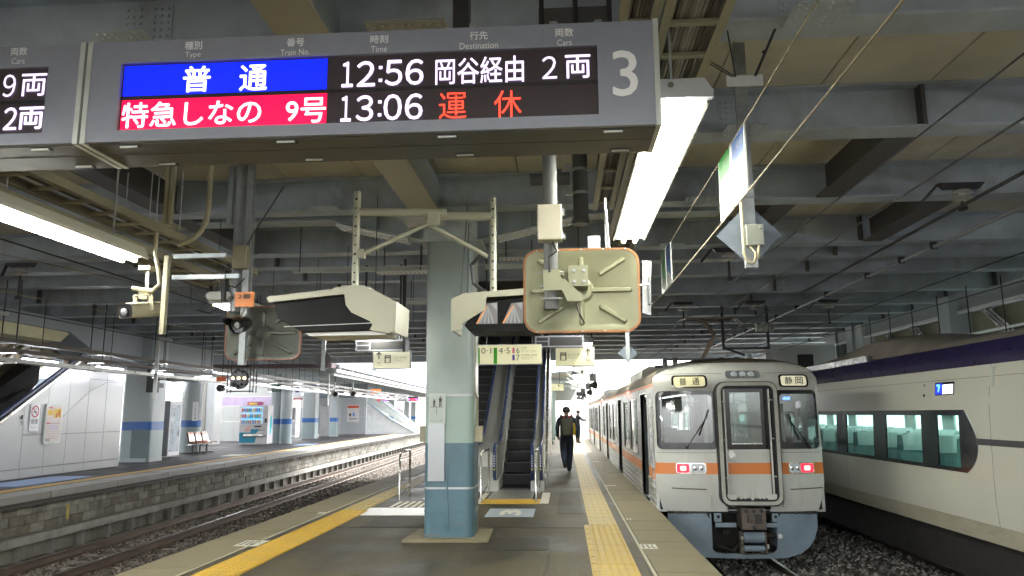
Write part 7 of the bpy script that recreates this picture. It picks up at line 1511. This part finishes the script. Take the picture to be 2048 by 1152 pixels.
# platform beyond the express with its own lamps, and lamps of the platform part behind the camera
rp = thing('right_platform', None, None, (10.6, 10, 0), kind='structure'); MB().use(conc_w).box(8.75, 12.5, -8, 60, -1.2, 0).build('deck', None, rp)
for k in range(9):
    y = -3.5+k*4.1; t = thing('tube_lamp', 'tube lamp over the platform beyond the express, %s in its row' % ords[k], 'lamp', (10.2, y, 3.1), group='tube lamps beyond the express')
    MB().use(white).box(10.15, 10.25, y-1.2, y+1.2, 3.11, 3.15).build('batten', None, t); MB().use(tube_c).tube([(10.2, y-1.15, 3.08), (10.2, y+1.15, 3.08)], .03, 8).build('tube', None, t)
for k in range(4):
    y = -4+k*4; t = LT('tube_lamp', 'tube lamp over the left platform outside the view, %s' % ords[k], 'lamp', -1.3, y, 2.78, group='row of tube lamps over the left platform')
    MB().use(white).box(-.05, .05, -1.2, 1.2, .01, .05).build('batten', None, t); MB().use(tube_c).tube([(0, -1.15, -.015), (0, 1.15, -.015)], .03, 8).build('tube', None, t)
# clutter under the roof
for k, (x, z, y0, y1, r, m, lb) in enumerate(((-7.2, 4.1, -2, 33, .035, rk, 'thick dark conduit high over the left tracks'), (5.9, 4.12, -2, 30, .03, galv, 'pale conduit high over the express'))):
    t = thing('roof_conduit', lb, 'conduit', (x, y0, z), group='conduits fixed under the roof beams'); MB().use(m).tube([(x, y0, z), (x, y1, z)], r, 8).build('pipe', None, t, smooth=50)
    b = MB().use(dark)
    for y in BY:
        if y0 < y < y1: b.box(x-r-.02, x+r+.02, y+.09, y+.13, z-r-.006, CZ)
    b.build('clip_row', None, t)
for k, (x0, x1, y, z, lb) in enumerate(((-3.95, -1.95, 10.6, 3.62, 'slotted strut crossing behind the left monitor post'), (-1.1, .35, 10.6, 3.62, 'slotted strut between the column and the big mirror'), (-4.6, -1.9, 13.5, 3.55, 'slotted strut farther back left of the column'))):
    t = thing('slotted_strut', lb, 'strut', (x0, y, z), group='slotted struts hung under the roof'); b = MB().use(cap).box(x0, x1, y, y+.04, z, z+.012).box(x0, x1, y, y+.04, z+.06, z+.072).box(x0, x1, y+.03, y+.04, z+.012, z+.06)
    n = int((x1-x0)/.12)
    for i in range(n): b.box(x0+i*.12, x0+i*.12+.03, y, y+.005, z+.012, z+.06)
    b.build('channel', None, t)
    for x in (x0+.1, x1-.1): MB().use(dark).tube([(x, y+.02, z), (x, y+.02, CZ+.3)], .008, 5).build('rod', None, t)
for k in range(9):
    x, y = random.uniform(-6, -2.2), random.uniform(8.5, 15); t = thing('drop_wire', 'thin dark wire hanging from the roof left of the column, one of many', 'wire', (x, y, 3), group='thin cords hanging from the roof left of the column')
    MB().use(dark).tube([(x, y, random.uniform(2.9, 3.5)), (x+random.uniform(-.02, .02), y, CZ+.1)], .005, 4).build('strand', None, t)

# bolted web splices on the nearer beams
sp0 = None
for y in (4.9, 7.0, 9.36, 11.95):
    for x in (-8.2, -3.05, 1.75, 7.6):
        if sp0 is None:
            b = MB().use(steel).box(-.19, .19, -.008, 0, .05, .39); bolts(b, [(-.16+i*.053, -.008, .08+j*.055) for i in range(7) if i != 3 for j in range(6)], 'y', -1, .014); sp0 = b.build('splice_plate', None, None); sp0.parent = roof; c = sp0
        else: c = sp0.copy(); COL.objects.link(c)
        c.location = (x, y+.105-16, 0)
        c2 = c.copy(); COL.objects.link(c2); c2.location = (x, y+.12-16, -.012); c2.rotation_euler.x = R(90); c2.scale = (1, .6, 1); 
for k, (x0, x1, y, z, lb) in enumerate(((-2.9, -2.1, 11.4, 3.75, 'short perforated white bracket behind the left monitor post'), (-3.1, -2.2, 14.5, 3.75, 'second short perforated bracket farther back'), (-.95, -.35, 11.2, 3.9, 'short perforated bracket right of the column head'))):
    t = thing('slotted_strut', lb, 'strut', (x0, y, z), group='slotted struts hung under the roof'); pl_ = MATS['bright_plate']; b = MB().use(pl_).box(x0, x1, y, y+.2, z, z+.02); b.use(dark)
    for i in range(int((x1-x0)/.07)):
        for q_ in (.04, .14): b.box(x0+.02+i*.07, x0+.055+i*.07, y+q_, y+q_+.03, z-.001, z)
    b.build('plate', None, t); MB().use(dark).tube([(x0+.1, y+.1, z), (x0+.1, y+.1, CZ)], .01, 5).tube([(x1-.1, y+.1, z), (x1-.1, y+.1, CZ)], .01, 5).build('rod', None, t)
# scuffs and tape on the column
MB().use(mat('scuff', (.12, .14, .14), .7)).box(cx-.31, cx-.12, cyy-hw-.001, cyy-hw+.001, .05, .075).box(cx+.05, cx+.22, cyy-hw-.001, cyy-hw+.001, .2, .21).box(cx-.05, cx+.12, cyy-hw-.001, cyy-hw+.001, .95, .957).build('scuff', None, col)
for o in COL.objects:
    if 'w_' in o: del o['w_']

for o in COL.objects:
    if o.parent is not None and o.name.split('.')[0] in ('seat_row', 'bolt_rows', 'bolt_holes', 'rim_screws', 'clip_row', 'plate_grooves', 'corrugation', 'grab_rail', 'bolt', 'cage', 'rail_lettering', 'underframe', 'cab', 'air_hose', 'worn_lettering'): o['kind'] = 'stuff'
